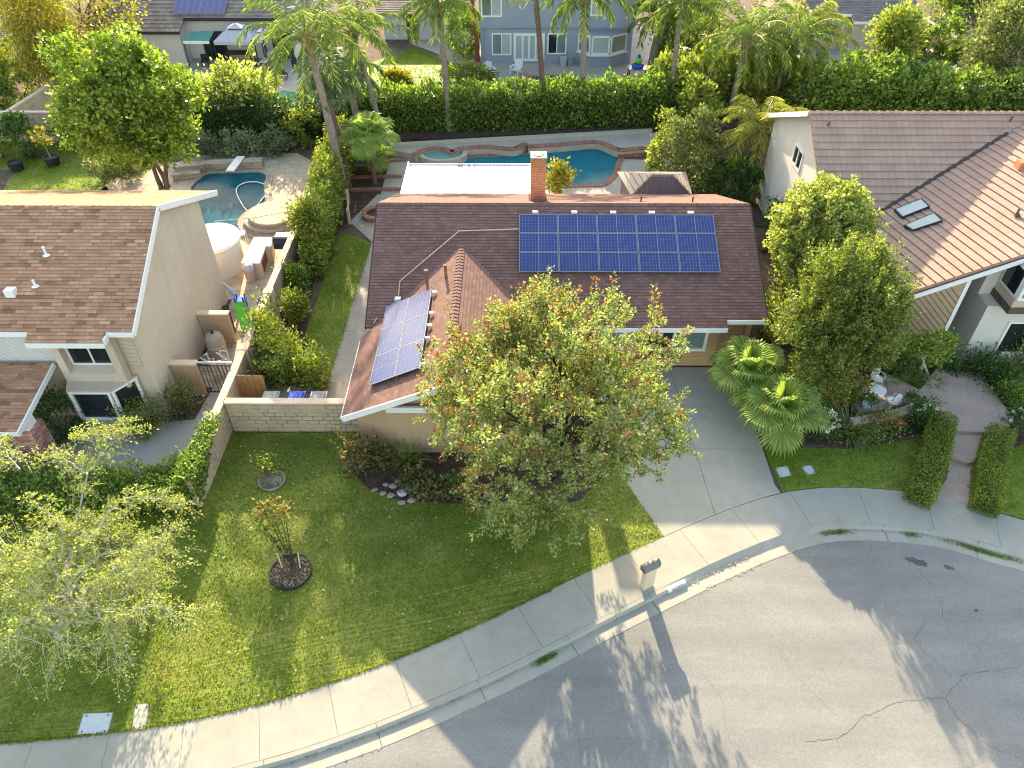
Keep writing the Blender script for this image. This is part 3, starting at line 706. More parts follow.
# road cracks and stains
def crack(pts, w, seed, z=RZ + .024):
    r = random.Random(seed); mb = MB(); P = [Vector(G(u, v, RZ)) for u, v in pts]; q = []
    for i in range(len(P) - 1):
        k = max(2, int((P[i + 1] - P[i]).length / .12))
        for j in range(k): q.append(P[i].lerp(P[i + 1], j / k) + Vector((r.uniform(-.035, .035), r.uniform(-.035, .035), 0)))
    q.append(P[-1])
    for i in range(len(q) - 1):
        d = (q[i + 1] - q[i]).normalized(); n = Vector((-d.y, d.x, 0)) * w * r.uniform(.4, 1.1)
        mb.face([(q[i].x + n.x, q[i].y + n.y, z), (q[i].x - n.x, q[i].y - n.y, z), (q[i + 1].x - n.x, q[i + 1].y - n.y, z), (q[i + 1].x + n.x, q[i + 1].y + n.y, z)])
    mb.build('road_crack', 'tar', org=(q[0].x, q[0].y, z), kind='structure')
crack([(912, 562), (930, 585), (942, 605), (943, 620)], .006, 1); crack([(925, 622), (913, 640), (935, 662), (952, 678)], .006, 2)
crack([(806, 742), (840, 738), (865, 716), (900, 702), (945, 697), (965, 675), (990, 671), (1018, 667)], .007, 3)
crack([(945, 697), (955, 715), (985, 745), (1020, 758)], .007, 4); crack([(775, 645), (790, 670), (835, 715)], .004, 5)
crack([(700, 670), (722, 700), (728, 740)], .004, 6); crack([(725, 560 + 30), (760, 610), (800, 640)], .003, 7); crack([(865, 716), (880, 718)], .005, 8)
def blob(name, u, v, rx, ry, mat, seed, z=RZ + .023, rot=.4):
    r = random.Random(seed); c = G(u, v, RZ); pts = []
    for k in range(22):
        a = 2 * math.pi * k / 22; q = r.uniform(.6, 1.1); x, y = math.cos(a) * rx * q, math.sin(a) * ry * q
        pts.append((c.x + x * math.cos(rot) - y * math.sin(rot), c.y + x * math.sin(rot) + y * math.cos(rot)))
    mb = MB(); mb.prism(pts, None, z); mb.build(name, mat, org=(c.x, c.y, z), kind='structure')
blob('road_stain', 917, 562, .42, .16, 'stain', 3, rot=-.4); blob('road_stain', 949, 568, .26, .09, 'stain', 4, rot=-.3); blob('road_stain', 976, 611, .09, .07, 'stain', 5)

# ================================================================== LAWNS, BEDS, PATHS
bed_in = [G(347, 440), G(352, 470), G(366, 487), G(400, 501), G(440, 503), G(480, 504), G(530, 512), G(580, 500), G(610, 470)]
bed = [(p.x, p.y) for p in bed_in]
lawn = arcA(-20, DR0) + [(xl(17.2), 17.2), (xl(18.6), 18.6), (3.55, 19.4)] + bed[::-1][1:] + [(-6.1, 20.55), (-11.05, 20.55), (-11.05, 16.8), (-20, 16.8)]
mb = MB(); mb.prism(lawn, -.03, -.004); mb.build('lawn', 'grass_ground', org=(-4, 14, 0), kind='structure')
isl = [(G(291, 572).x, G(291, 572).y, .72), (G(272, 480).x, G(272, 480).y, .5)]
cov = [(-11.65, 9.18, .5), (-10.5, 9.4, .36)]
grass('grass', lawn, 520, 'grass', -.004, .055, .022, 3, isl + cov)
r = np.random.default_rng(31); P = []
for k in range(5200):
    s_ = r.uniform(6, 29); a = at_s(s_, -SW - .03 + abs(r.normal()) * .035)
    if -20 < a.x < DR0 - .05 or 9.8 < a.x < 14.3: P.append((a.x, a.y, .0))
P = np.array(P); leaf_obj('grass', 'grass', P, r.normal(size=P.shape) * np.array([.8, .8, .1]) + np.array([0, 0, .5]), .06, .024, org=(-3, 13, 0), kind='stuff')
mb = MB(); mb.prism([(b[0], b[1]) for b in bed] + [(3.55, 19.4), (3.55, 24.6), (-6.1, 24.6), (-6.1, 20.5)], -.03, .004); mb.build('planting_bed', 'mulch', org=(-3, 18, 0), kind='structure')
# right-hand lawn
rl = [(9.7, yA(9.7) + .02)] + [(x, y + .02) for x, y in arcA(9.72, 14.45)] + [tuple(G(*q)[:2]) for q in ((925, 470), (932, 436), (900, 441), (850, 449), (800, 447), (762, 441))]
mb = MB(); mb.prism(rl, -.03, -.004); mb.build('lawn', 'grass_ground', org=(12, 19, 0), kind='structure')
grass('grass', rl, 520, 'grass_lush', -.004, .055, .022, 4, [(10.0, 18.62, .33), (10.9, 18.75, .33)])
rl2 = [(16.75, yA(16.75) + .02)] + [(x, y + .02) for x, y in arcA(16.8, 20.0)] + [(22, 17), (27, 16), (27, 21), (21.5, 21), (19.6, 20.2), (18.5, 19.2)]
mb = MB(); mb.prism(rl2, -.03, -.004); mb.build('lawn', 'grass_ground', org=(18, 17, 0), kind='structure')
grass('grass', rl2, 520, 'grass_lush', -.004, .055, .022, 6)
# side lawn between the houses
sl = [tuple(G(*q)[:2]) for q in ((342, 232), (372, 243), (357, 300), (332, 374), (298, 374), (303, 340), (320, 290), (334, 250))]
mb = MB(); mb.prism(sl, -.03, -.004); mb.build('lawn', 'grass_ground', org=(-8.5, 29, 0), kind='structure')
grass('grass', sl, 420, 'grass_lush', -.004, .06, .026, 8)
# side path + slab behind the front wall + rear decks
mb = MB(); g = .008
ys = [21.0, 23.0, 25.0, 27.0, 29.0, 31.0, 33.0, 35.0]
xL = lambda y: -7.85 + (y - 24) * (-7.62 + 7.85) / 11
for i in range(len(ys) - 1):
    mb.prism([(xL(ys[i]), ys[i] + g), (-5.6, ys[i] + g), (-5.6, ys[i + 1] - g), (xL(ys[i + 1]), ys[i + 1] - g)], -.028, .004)
mb.prism([tuple(G(*q)[:2]) for q in ((350, 222), (372, 242), (383, 243), (383, 196), (378, 194))], -.028, .004)
mb.build('path', 'concrete_old', org=(-6.7, 28, 0), kind='structure')
mb = MB(); mb.prism([(-11.0, 20.8), (-7.9, 20.8), (-7.85, 23.3), (-11.0, 23.3)], -.028, .006); mb.build('pavement', 'concrete_old', org=(-9.5, 22, 0), kind='structure')
mb = MB(); mb.prism([(-7.9, 38.5), (-5.6, 36.0), (10.0, 36.0), (9.9, 44.6), (5.9, 44.9), (-7.9, 44.9)], -.028, .0)
mb.build('pool_deck', 'concrete_old', org=(0, 41, 0), kind='structure')
# left neighbour's paving
lp = [(-31, 8.9), (-21.2, 8.6), (-20.3, 17.3), (-12.2, 17.6), (-11.3, 18.0), (-11.3, 23.2), (-12.6, 23.2), (-12.75, 21.3), (-14.6, 21.0), (-15.5, 20.6), (-17.6, 20.9), (-18.0, 23.5), (-31, 23.5)]
mb = MB(); mb.prism(lp, -.028, .004); mb.build('pavement', 'concrete_old', org=(-15, 19, 0), kind='structure')
mb = MB(); mb.prism([(-13.6, 23.2), (-11.3, 23.2), (-11.3, 38.6), (-13.6, 38.6)], -.028, .006)
mb.build('patio', 'flag', org=(-12.5, 30, 0), kind='structure')
mb = MB(); mb.prism([(-24.5, 29.5), (-13.6, 29.5), (-13.6, 38.6), (-11.5, 38.6), (-11.5, 43.2), (-14, 45.6), (-20.0, 45.3), (-22.4, 43.3), (-24.5, 42)], -.028, .0)
mb.build('pool_deck', 'flag', org=(-16, 40, 0), kind='structure')
ll = [tuple(G(*q)[:2]) for q in ((0, 200), (8, 180), (22, 168), (50, 163), (75, 165), (92, 172), (108, 188), (112, 200))]
mb = MB(); mb.prism(ll, -.03, .0); mb.build('lawn', 'grass_ground', org=(-28, 41, 0), kind='structure')
grass('grass', ll, 150, 'grass_lush', 0, .07, .04, 9)
g2 = [(-38, 43), (-24.5, 43.5), (-25.2, 44.4), (-26, 51.5), (-38, 51.5)]
mb = MB(); mb.prism(g2, -.03, -.01); mb.build('lawn', 'grass_ground', org=(-31, 47, 0), kind='structure')
grass('grass', g2, 90, 'grass', 0, .12, .05, 19)
# rear neighbours
mb = MB(); mb.prism([(-13.5, 50.5), (-5.4, 50.5), (-3.6, 56.5), (-5, 62), (-8.5, 66), (-13.5, 60)], -.03, .0); mb.build('lawn', 'grass_lush', org=(-8, 57, 0), kind='structure')
grass('grass', [(-13.5, 51), (-5.4, 51), (-3.6, 56.5), (-5, 62), (-8.5, 66), (-13.5, 60)], 70, 'grass_lush', 0, .08, .05, 20)
mb = MB(); mb.prism([(-3.2, 51), (-3.2, 62), (-5.2, 62.2), (-6.5, 64.5), (-9, 67), (-10, 72), (14, 72), (14, 51)], -.03, .006); mb.build('patio', 'concrete_old', org=(5, 58, 0), kind='structure')
mb = MB(); mb.prism([(-34, 53.5), (-14, 53.5), (-14, 66), (-34, 66)], -.03, .006); mb.build('patio', 'concrete', org=(-24, 60, 0), kind='structure')
mb = MB(); mb.prism([(20, 54), (36, 54), (40, 66), (20, 66)], -.03, .006); mb.build('patio', 'concrete_old', org=(30, 60, 0), kind='structure')
# right neighbour's terrace, raised two steps
TZ = .3
ter = [tuple(G(u, v, TZ)[:2]) for u, v in ((853, 404), (866, 388), (884, 372), (900, 380), (920, 390), (937, 368), (946, 344), (985, 345), (976, 368), (1000, 400), (1015, 420), (1000, 428), (985, 432), (958, 431), (930, 405), (905, 404), (880, 410), (860, 412))]
mb = MB(); mb.prism(ter, -.03, TZ); mb.build('terrace', 'patio_conc', org=(17, 23, 0), kind='structure')
mb = MB()
s2 = [tuple(G(u, v, TZ / 2)[:2]) for u, v in ((953, 428), (968, 428), (990, 424), (986, 459), (968, 463), (950, 457))]
mb.prism(s2, -.03, TZ / 2)
s3 = [tuple(G(u, v, 0)[:2]) for u, v in ((950, 450), (968, 452), (986, 450), (980, 482), (986, 507), (934, 498), (947, 478))]
mb.prism(s3, -.028, .006)
mb.build('steps', 'patio_conc', org=(17, 19, 0), kind='structure')
mb = MB(); mb.prism([(9.6, 20.25), (13, 19.9), (16.1, 20.8), (16.5, 21.9), (15.5, 25), (18, 25), (18, 30), (9.6, 30)], -.03, .004); mb.build('planting_bed', 'mulch', org=(13, 24, 0), kind='structure')
mb = MB(); mb.prism([(18.4, 25.4), (19.9, 25), (23, 22), (22, 20), (20, 20), (18.6, 20.2), (18.0, 21), (19.3, 22.5)], -.03, .01); mb.build('planting_bed', 'mulch', org=(20, 22, 0), kind='structure')
mb = MB(); mb.prism([(-10.9, 23.4), (-8.0, 23.4), (-9.5, 26.7), (-10.1, 32), (-9.6, 36), (-9.0, 38), (-7.9, 38.6), (-7.9, 47.5), (-12.5, 47.5), (-11.2, 30)], -.03, .002); mb.build('planting_bed', 'mulch', org=(-10.5, 30, 0), kind='structure')
mb = MB(); mb.prism([(-8.2, 46.6), (11.2, 48.6), (11.2, 50.4), (-8.2, 50.4)], -.03, .45); mb.build('planting_bed', 'mulch', org=(0, 48.5, 0), kind='structure')
mb = MB(); mb.prism([(10.0, 36.5), (16.0, 36.5), (20, 50), (11.2, 50.4), (9.9, 44)], -.03, .003); mb.build('planting_bed', 'mulch', org=(12, 42, 0), kind='structure')

# ================================================================== MAIN HOUSE
ex, ey, ez = 10.2, 23.97, 2.6
ry, rz = 29.6, 5.08
hx0, hx1 = -6.0, 10.2
sl_ = (rz - ez) / (ry - ey)
zf = lambda y: ez + sl_ * (y - ey)
house = thing('brown_house', (2, 27, 0), 'single-storey tan house with brown shingle roof, two solar arrays and tall brick chimney', 'house')
mb = MB(); roof(mb, [(hx0, ey, ez), (8.55, ey, ez), (8.55, 24.32, zf(24.32)), (hx1, 24.32, zf(24.32)), (hx1, ry, rz), (hx0, ry, rz)], .15, .014, .14, 0)
by = ry + (rz - 2.7) / sl_
roof(mb, [(hx0, ry, rz), (hx1, ry, rz), (hx1, by, 2.7), (hx0, by, 2.7)], .15, .014, .14, 0)
wl, wr, wx, wz, we, wy = -6.12, 1.56, -2.28, 4.2, 2.45, 18.95
yv = lambda z: ey + (z - ez) / sl_
roof(mb, [(wl, wy, we), (wx, wy - .2, wz), (wx, yv(wz) + .02, wz), (wl, yv(we) - .2, we)], .15, .014, .14, 1)
roof(mb, [(wr, wy, we), (wx, wy - .2, wz), (wx, yv(wz) + .02, wz), (wr, yv(we) - .2, we)], .15, .014, .14, 1)
rf = mb.build('roof', ['roof_brown', 'roof_wing'], house)
# ridge caps, one overlapping saddle after another
mb = MB()
def saddle(mb, a, b, hw, fall, n, lift=.03, tilt=.03):
    mb.k += 1
    a = Vector(a); b = Vector(b); d = (b - a).normalized(); sd = Vector((-d.y, d.x, 0))
    for i in range(n):
        p = a.lerp(b, i / n); q = a.lerp(b, (i + 1.25) / n) if i < n - 1 else b
        z1, z2 = Vector((0, 0, lift + tilt)), Vector((0, 0, lift * .5))
        L1, R1, L2, R2 = p + sd * hw - Vector((0, 0, fall)), p - sd * hw - Vector((0, 0, fall)), q + sd * hw - Vector((0, 0, fall)), q - sd * hw - Vector((0, 0, fall))
        mb.face([L1 + z1, p + z1, q + z2, L2 + z2]); mb.face([p + z1, R1 + z1, R2 + z2, q + z2])
        mb.face([L1, p, p + z1, L1 + z1]); mb.face([p, R1, R1 + z1, p + z1])
saddle(mb, (wx, wy - .22, wz), (wx, yv(wz), wz), .16, .055, 40, .02, .022)
saddle(mb, (hx0, ry, rz), (hx1, ry, rz), .15, .06, 70, .02, .015)
mb.each('ridge_cap', 'roof_wing', rf)
# fascias and gutters
mb = MB()
z1 = zf(ey) - .02
mb.box(wr + .1, 8.55, ey - .05, ey - .004, ez - .2, ez - .005); mb.box(8.551, hx1, 24.27, 24.316, zf(24.32) - .2, zf(24.32) - .005)
mb.box(8.50, 8.549, ey, 24.27, ez - .2, ez - .006)
wn = .2
for s_, xe in ((-1, wl), (1, wr)):
    mb.bar((xe, wy - .02, we - .10), (wx, wy - .22, wz - .10), .05, .24, 0)
mb.bar((wl - .02, wy, we - .09), (wl - .02, yv(we) - .3, we - .09), .04, .14, 0)
mb.each('fascia', 'white', house)
mb = MB()   # rake boards along the main gables
for x in (hx0 - .03, hx1 + .03):
    mb.bar((x, 24.0, zf(24.0) - .11), (x, ry, rz - .11), .04, .2); mb.bar((x, ry, rz - .11), (x, by, 2.59), .04, .2)
mb.each('rake_board', 'ridge_dark', house)
# walls
mb = MB()
def gable(mb, y, x0, x1, z0, zt, xm, zm, th, mat=0):
    d = th
    f = [(x0, y, z0), (x1, y, z0), (x1, y, zt), (xm, y, zm), (x0, y, zt)]
    mb.face(f, mat); b = [(p[0], y + d, p[2]) for p in f]; mb.face(list(reversed(b)), mat)
    for i in range(5): j = (i + 1) % 5; mb.face([f[j], f[i], b[i], b[j]], mat)
wx0, wx1 = -5.75, 1.2
gable(mb, 19.55, wx0, wx1, -.05, 2.42, wx, 4.0, .2)
mb.box(wx0, wx0 + .2, 19.752, 34.6, -.05, 2.4); mb.box(wx1 - .2, wx1, 19.752, 24.55, -.05, 2.4)
mb.box(hx1 - .55, hx1 - .35, 24.9, 34.6, -.05, 2.7)
mb.box(wx0 + .2, hx1 - .35, 34.4, 34.598, -.05, 2.6)
for x in (wx0 + .1, hx1 - .45):   # gable ends of the main block
    mb.face([(x, 24.9, 2.4), (x, 34.4, 2.4), (x, ry, 4.75)]); mb.face([(x + .1, 24.9, 2.4), (x + .1, ry, 4.75), (x + .1, 34.4, 2.4)])
mb.build('wall', 'stucco_tan', house)
mb = MB(); mb.box(1.2, 8.5, 24.6, 24.8, .10, 2.45); mb.box(8.3, 8.5, 24.801, 25.3, .1, 2.45); mb.build('siding', 'siding_tan', house)
mb = MB(); mb.box(1.2, 8.48, 24.63, 24.78, -.05, .099); mb.build('sill_plate', 'ridge_dark', house)
mb = MB(); mb.box(8.502, hx1 - .552, 25.1, 25.3, -.05, 2.6); mb.build('recess_wall', 'siding_tan', house)
mb = MB(); mb.bar((-4.6, 19.3, 2.50), (wx1 + .15, 19.3, 2.50), .10, .26); mb.build('gable_beam', 'white', house)
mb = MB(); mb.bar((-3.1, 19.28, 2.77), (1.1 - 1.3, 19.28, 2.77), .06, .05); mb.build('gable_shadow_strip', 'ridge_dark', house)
# front window
fw = AY(714, 325, 24.56); 
def window(parent, x0, x1, z0, z1, y, frame='white', glass=('dark_glass', 'curtain_glass'), fr=.08, mull=1, proud=.06):
    mb = MB()
    mb.box(x0, x1, y - proud, y + .02, z0, z0 + fr); mb.box(x0, x1, y - proud, y + .02, z1 - fr, z1)
    mb.box(x0, x0 + fr, y - proud, y + .02, z0 + fr, z1 - fr); mb.box(x1 - fr, x1, y - proud, y + .02, z0 + fr, z1 - fr)
    xs = [x0 + fr + (x1 - x0 - 2 * fr) * k / (mull + 1) for k in range(1, mull + 1)]
    for x in xs: mb.box(x - fr * .35, x + fr * .35, y - proud * .9, y + .02, z0 + fr, z1 - fr)
    f = mb.build('window', frame, parent)
    e = [x0 + fr] + xs + [x1 - fr]
    for k in range(mull + 1):
        p = MB(); p.face([(e[k], y - .02, z0 + fr), (e[k + 1], y - .02, z0 + fr), (e[k + 1], y - .02, z1 - fr), (e[k], y - .02, z1 - fr)]); p.build('pane', glass[k % len(glass)], f)
    return f
window(house, 5.2, 8.0, .98, 2.2, 24.595, fr=.12, proud=.12)
mb = MB(); mb.box(5.1, 7.0, 24.3, 24.592, .70, .95); mb.build('window_box', 'wood_red', house)
window(house, 2.0, 4.6, .98, 2.2, 24.595, fr=.12)
# chimney
mb = MB(); mb.box(.68, 1.34, 30.7, 31.3, 3.6, 6.62); ch = mb.build('chimney', 'brick', house)
mb = MB(); mb.box(.65, 1.37, 30.67, 31.33, 6.62, 6.68); mb.build('chimney_cap', 'concrete_old', ch)
mb = MB(); mb.lathe([(.0, 6.70), (.2, 6.70), (.22, 6.684)], (1.01, 31, 0), 14); mb.build('flue', 'iron', ch)
mb = MB(); mb.box(.60, 1.42, 30.6, 31.4, 4.35, 4.62); mb.each('flashing', 'ridge_dark', ch)
# vent pipes on the wing, little pipes at the ridge
mb0 = []
for u, v, h in ((427, 282, .5), (446, 277, .5)):
    n_ = Vector((-(wz - we), 0, wx - wl)).normalized(); q = ON(u, v, (wl, wy, we), n_)
    mb = MB(); mb.tube([q - Vector((0, 0, .1)), q + Vector((0, 0, h))], .06, 10); mb.tube([q + Vector((0, 0, h)), q + Vector((0, 0, h + .08))], .085, 10); pp = mb.build('vent_pipe', 'terracotta', rf)
for x in (5.6, 7.9):
    mb = MB(); mb.tube([(x, 30.4, 4.5), (x, 30.4, 5.0)], .035, 8); mb.build('vent_pipe', 'ridge_dark', rf)
# electrical conduit
nM = Vector((0, -sl_, 1)).normalized(); pM = Vector((0, ey, ez)) + nM * .06
nW = Vector((-(wz - we), 0, wx - wl)).normalized(); pW = Vector((wl, wy, we)) + nW * .06
mb = MB(); pts = [ON(519, 229, pM, nM), ON(459, 231, pM, nM), ON(400, 281, pM, nM), ON(398, 300, pM, nM)]
mb.tube(pts, .024, 6); mb.tube([ON(398, 300, pW, nW), ON(378, 316, pW, nW), ON(374, 323, pW, nW)], .024, 6); mb.build('conduit', 'block_cap', rf)
mb = MB(); q = ON(398, 300, pW, nW); mb.box(q.x - .12, q.x + .12, q.y - .1, q.y + .1, q.z - .05, q.z + .1); mb.build('junction_box', 'alu', rf)
# solar arrays
def panels(p00, ex_, ey_, n_, nc, nr, w, h, gap, tiltup=.12):
    """p00 lower-left corner on the roof; ex_ along the eave, ey_ up the slope"""
    for i in range(nc):
        for j in range(nr):
            o = p00 + ex_ * (i * (w + gap)) + ey_ * (j * (h + gap)) + n_ * tiltup
            a = lambda x, y, z=0: o + ex_ * x + ey_ * y + n_ * z
            mb = MB(); t = .022
            for x0, x1, y0, y1 in ((0, w, 0, t), (0, w, h - t, h), (0, t, t, h - t), (w - t, w, t, h - t), (w / 2 - .012, w / 2 + .012, t, h - t)):
                z = .04 if x1 - x0 > .03 or y1 - y0 < .04 else .034
                c = [a(x0, y0, -.0), a(x1, y0, 0), a(x1, y1, 0), a(x0, y1, 0), a(x0, y0, z), a(x1, y0, z), a(x1, y1, z), a(x0, y1, z)]
                for q in ((0, 3, 2, 1), (4, 5, 6, 7), (0, 1, 5, 4), (1, 2, 6, 5), (2, 3, 7, 6), (3, 0, 4, 7)): mb.face([c[k] for k in q])
            yield a, w, h, t, mb
def array(parent, *args):
    for a, w, h, t, mb in panels(*args):
        g_ = MB(); g_.face([a(t, t, .03), a(w - t, t, .03), a(w - t, h - t, .03), a(t, h - t, .03)], 0, [(0, 0), (1, 0), (1, 1), (0, 1)])
        g_.face([a(t, t, .005), a(t, h - t, .005), a(w - t, h - t, .005), a(w - t, t, .005)], 0, [(0, 0)] * 4)
        p = g_.build('solar_panel', 'solar', parent); mb.build('frame', 'solar_frame', p)
pm = pM + nM * .06
c00, c10, c01 = ON(519, 271, pm, nM), ON(720, 269, pm, nM), ON(519, 214, pm, nM)
ux = Vector((1, 0, 0)); uy = Vector((0, 1, sl_)).normalized()
W = ((c10.x - c00.x) - .08) / 5; Hh = ((c01.y - c00.y) / uy.y - .04) / 3
array(house, Vector((c00.x, c00.y, zf(c00.y))), ux, uy, nM, 5, 3, W, Hh, .02, .13)
mb = MB()
for k in range(5):
    x = c00.x + (k + .35) * (W + .02); y = c01.y + .06; mb.box(x, x + .25, y, y + .12, zf(y) + .08, zf(y) + .17)
mb.each('mounting_clip', 'alu', house)
pw = pW + nW * .08
d00, d01, d10 = ON(371, 385, pw, nW), ON(389, 306, pw, nW), ON(421, 374, pw, nW)
uw = Vector((wx - wl, 0, wz - we)).normalized()
Lw = d01.y - d00.y; Ws = (d10 - d00).dot(uw)
pz = Vector((d00.x, d00.y, we + (d00.x - wl) * (wz - we) / (wx - wl)))
# panels run along +Y (eave direction seen from the slope), up the slope along uw
array(house, pz + Vector((0, Lw, 0)), Vector((0, -1, 0)), uw, nW, 3, 2, (Lw - .04) / 3, (Ws - .02) / 2, .02, .13)
mb = MB()
for k in (.03, .34, .5, .66, .95):
    q = pz + uw * (Ws + .05) + Vector((0, Lw * k, 0)) + nW * .16; mb.box(q.x, q.x + .16, q.y - .05, q.y + .05, q.z - .06, q.z + .03)
mb.each('mounting_clip', 'alu', house)

# patio cover behind the house
pc = thing('patio_cover', (-1, 39, 0), 'white ribbed patio cover between the brown roof and the spa end of the pool', 'patio cover')
a, b, c_, d_ = G(401, 196, 2.6), G(408, 165, 2.45), G(532, 165, 2.45), G(533, 196, 2.6)
xa, xb, y0, y1 = a.x, c_.x, a.y, b.y
mb = MB(); n = 30
for i in range(n):
    x0 = xa + (xb - xa) * i / n; x1 = xa + (xb - xa) * (i + 1) / n; q = .012
    mb.face([(x0, y0, 2.6), (x1 - .05, y0, 2.6), (x1 - .05, y1, 2.45), (x0, y1, 2.45)]); mb.face([(x1 - .05, y0, 2.6), (x1 - .025, y0, 2.6 + q), (x1 - .025, y1, 2.45 + q), (x1 - .05, y1, 2.45)]); mb.face([(x1 - .025, y0, 2.6 + q), (x1, y0, 2.6), (x1, y1, 2.45), (x1 - .025, y1, 2.45 + q)])
mb.face([(xa, y0, 2.55), (xa, y1, 2.40), (xb, y1, 2.40), (xb, y0, 2.55)]); mb.build('roof', 'white_matt', pc)
mb = MB(); mb.box(xa, xb, y1 + .002, y1 + .05, 2.3, 2.52); mb.box(xa - .06, xa - .002, y0, y1 + .05, 2.3, 2.64); mb.box(xb + .002, xb + .06, y0, y1 + .05, 2.3, 2.64); mb.each('fascia', 'white', pc)
for i in range(40):
    x = xa + .3 + (xb - xa - .6) * i / 39
    if i % 7 in (2,): continue
mb = MB()
for i in range(46):
    if i % 8 == 7: continue
    x = xa + .25 + (xb - xa - .5) * i / 45; mb.box(x - .035, x + .035, y1 - .22, y1 - .06, 2.445, 2.472)
mb.each('rafter_gap', 'iron', pc)
for x in (xa + .3, (xa + xb) / 2, xb - .3):
    mb = MB(); mb.box(x - .06, x + .06, y1 - .4, y1 - .28, 0, 2.4); mb.build('post', 'white', pc)

# small outbuilding with striped slopes
sh = thing('garden_shed', (8, 37, 0), 'small shed with purple-grey boarded gable and pale striped roof beside the pool', 'shed')
sx0, sx1 = G(632, 195, 2.3).x, G(697, 195, 2.3).x; sy = G(660, 195, 2.3).y
tx0, tx1 = G(651, 174, 3.1).x, G(671, 174, 3.1).x; ty = sy + .9
A0, B0, C0 = G(631, 195, 2.3), AY(652, 173.5, sy + .03), G(617, 172, 2.3); A1, B1, C1 = G(692, 195, 2.3), AY(672, 173.5, sy + .03), G(686, 172, 2.3)
mb = MB(); mb.prism([(A0.x + .2, sy + .2), (A1.x - .2, sy + .2), (C1.x - .15, C1.y - .25), (C0.x + .25, C0.y - .25)], 0, 2.25); mb.build('wall', 'purple_siding', sh)
mb = MB(); e_ = .86; mb.face([A0, A1, A1.lerp(B1, e_), A0.lerp(B0, e_)]); mb.build('gable', 'purple_siding', sh)
mb = MB(); f_ = Vector((0, -.01, 0)); mb.face([A0.lerp(B0, e_) + f_, A1.lerp(B1, e_) + f_, B1 + f_, B0 + f_]); mb.build('vent_panel', 'stucco_tan', sh)
mb = MB(); o_ = Vector((0, -.12, .03))
roof(mb, [A0 + o_, B0 + o_, C0], .3, .012, .05); roof(mb, [A1 + o_, C1, B1 + o_], .3, .012, .05); roof(mb, [B0 + o_, B1 + o_, C1, C0], .3, .012, .05)
mb.build('roof', 'beige_stripe', sh)

# ================================================================== MAIN POOL
pool = thing('swimming_pool', (2, 43, 0), 'freeform swimming pool with brick coping behind the tall brick chimney', 'pool')
pp = cr_spline([tuple(G(*q, -.08)[:2]) for q in ((546, 187), (500, 187), (460, 180), (466, 161), (500, 158), (533, 155.5), (560, 153), (596, 151), (617, 157), (616, 165), (612, 176), (603, 185))], 5)
pp = [(p.x, p.y) for p in pp]
def ring_out(poly, w):
    P = [Vector((p[0], p[1], 0)) for p in poly]; n = len(P); out = []
    ar = sum(P[i].x * P[(i + 1) % n].y - P[(i + 1) % n].x * P[i].y for i in range(n))
    for i in range(n):
        d = (P[(i + 1) % n] - P[i - 1]).normalized(); q = Vector((d.y, -d.x, 0)) * (w if ar > 0 else -w); out.append(P[i] + q)
    return out
def poolparts(parent, poly, coping, water, wz, cw=.32, cz=.03, closed=True):
    mb = MB(); mb.prism(poly, None, wz); mb.build('water', water, parent)
    o = ring_out(poly, cw); mb = MB(); n = len(poly); s = 0
    for i in range(n if closed else n - 1):
        j = (i + 1) % n; a, b = Vector((*poly[i], 0)), Vector((*poly[j], 0)); l = (b - a).length
        mb.face([(a.x, a.y, cz), (b.x, b.y, cz), (o[j].x, o[j].y, cz), (o[i].x, o[i].y, cz)], 0, [(s, 0), (s + l, 0), (s + l, .3), (s, .3)])
        mb.face([(a.x, a.y, wz - .3), (b.x, b.y, wz - .3), (b.x, b.y, cz), (a.x, a.y, cz)], 0, [(s, 0), (s + l, 0), (s + l, .3), (s, .3)])
        mb.face([(o[j].x, o[j].y, -.02), (o[i].x, o[i].y, -.02), (o[i].x, o[i].y, cz), (o[j].x, o[j].y, cz)], 0, [(s, 0), (s + l, 0), (s + l, .1), (s, .1)])
        s += l
    mb.build('coping', coping, parent)
poolparts(pool, pp, 'brick_coping', 'water', .012, .34, .05)
spc = G(443, 155.5, .2)
spa = thing('spa', (spc.x, spc.y, 0), 'round hot tub with tan rim at the far left end of the freeform pool', 'hot tub')
mb = MB(); mb.lathe([(1.55, 0), (1.55, .38), (1.25, .38), (1.25, .2)], spc * 1 - Vector((0, 0, .2)), 28, 0, 1, .72); mb.build('rim', 'plaster', spa)
mb = MB(); mb.lathe([(1.26, .30), (0, .30)], spc - Vector((0, 0, .2)), 28, 0, 1, .72); mb.build('water', 'water_spa', spa)
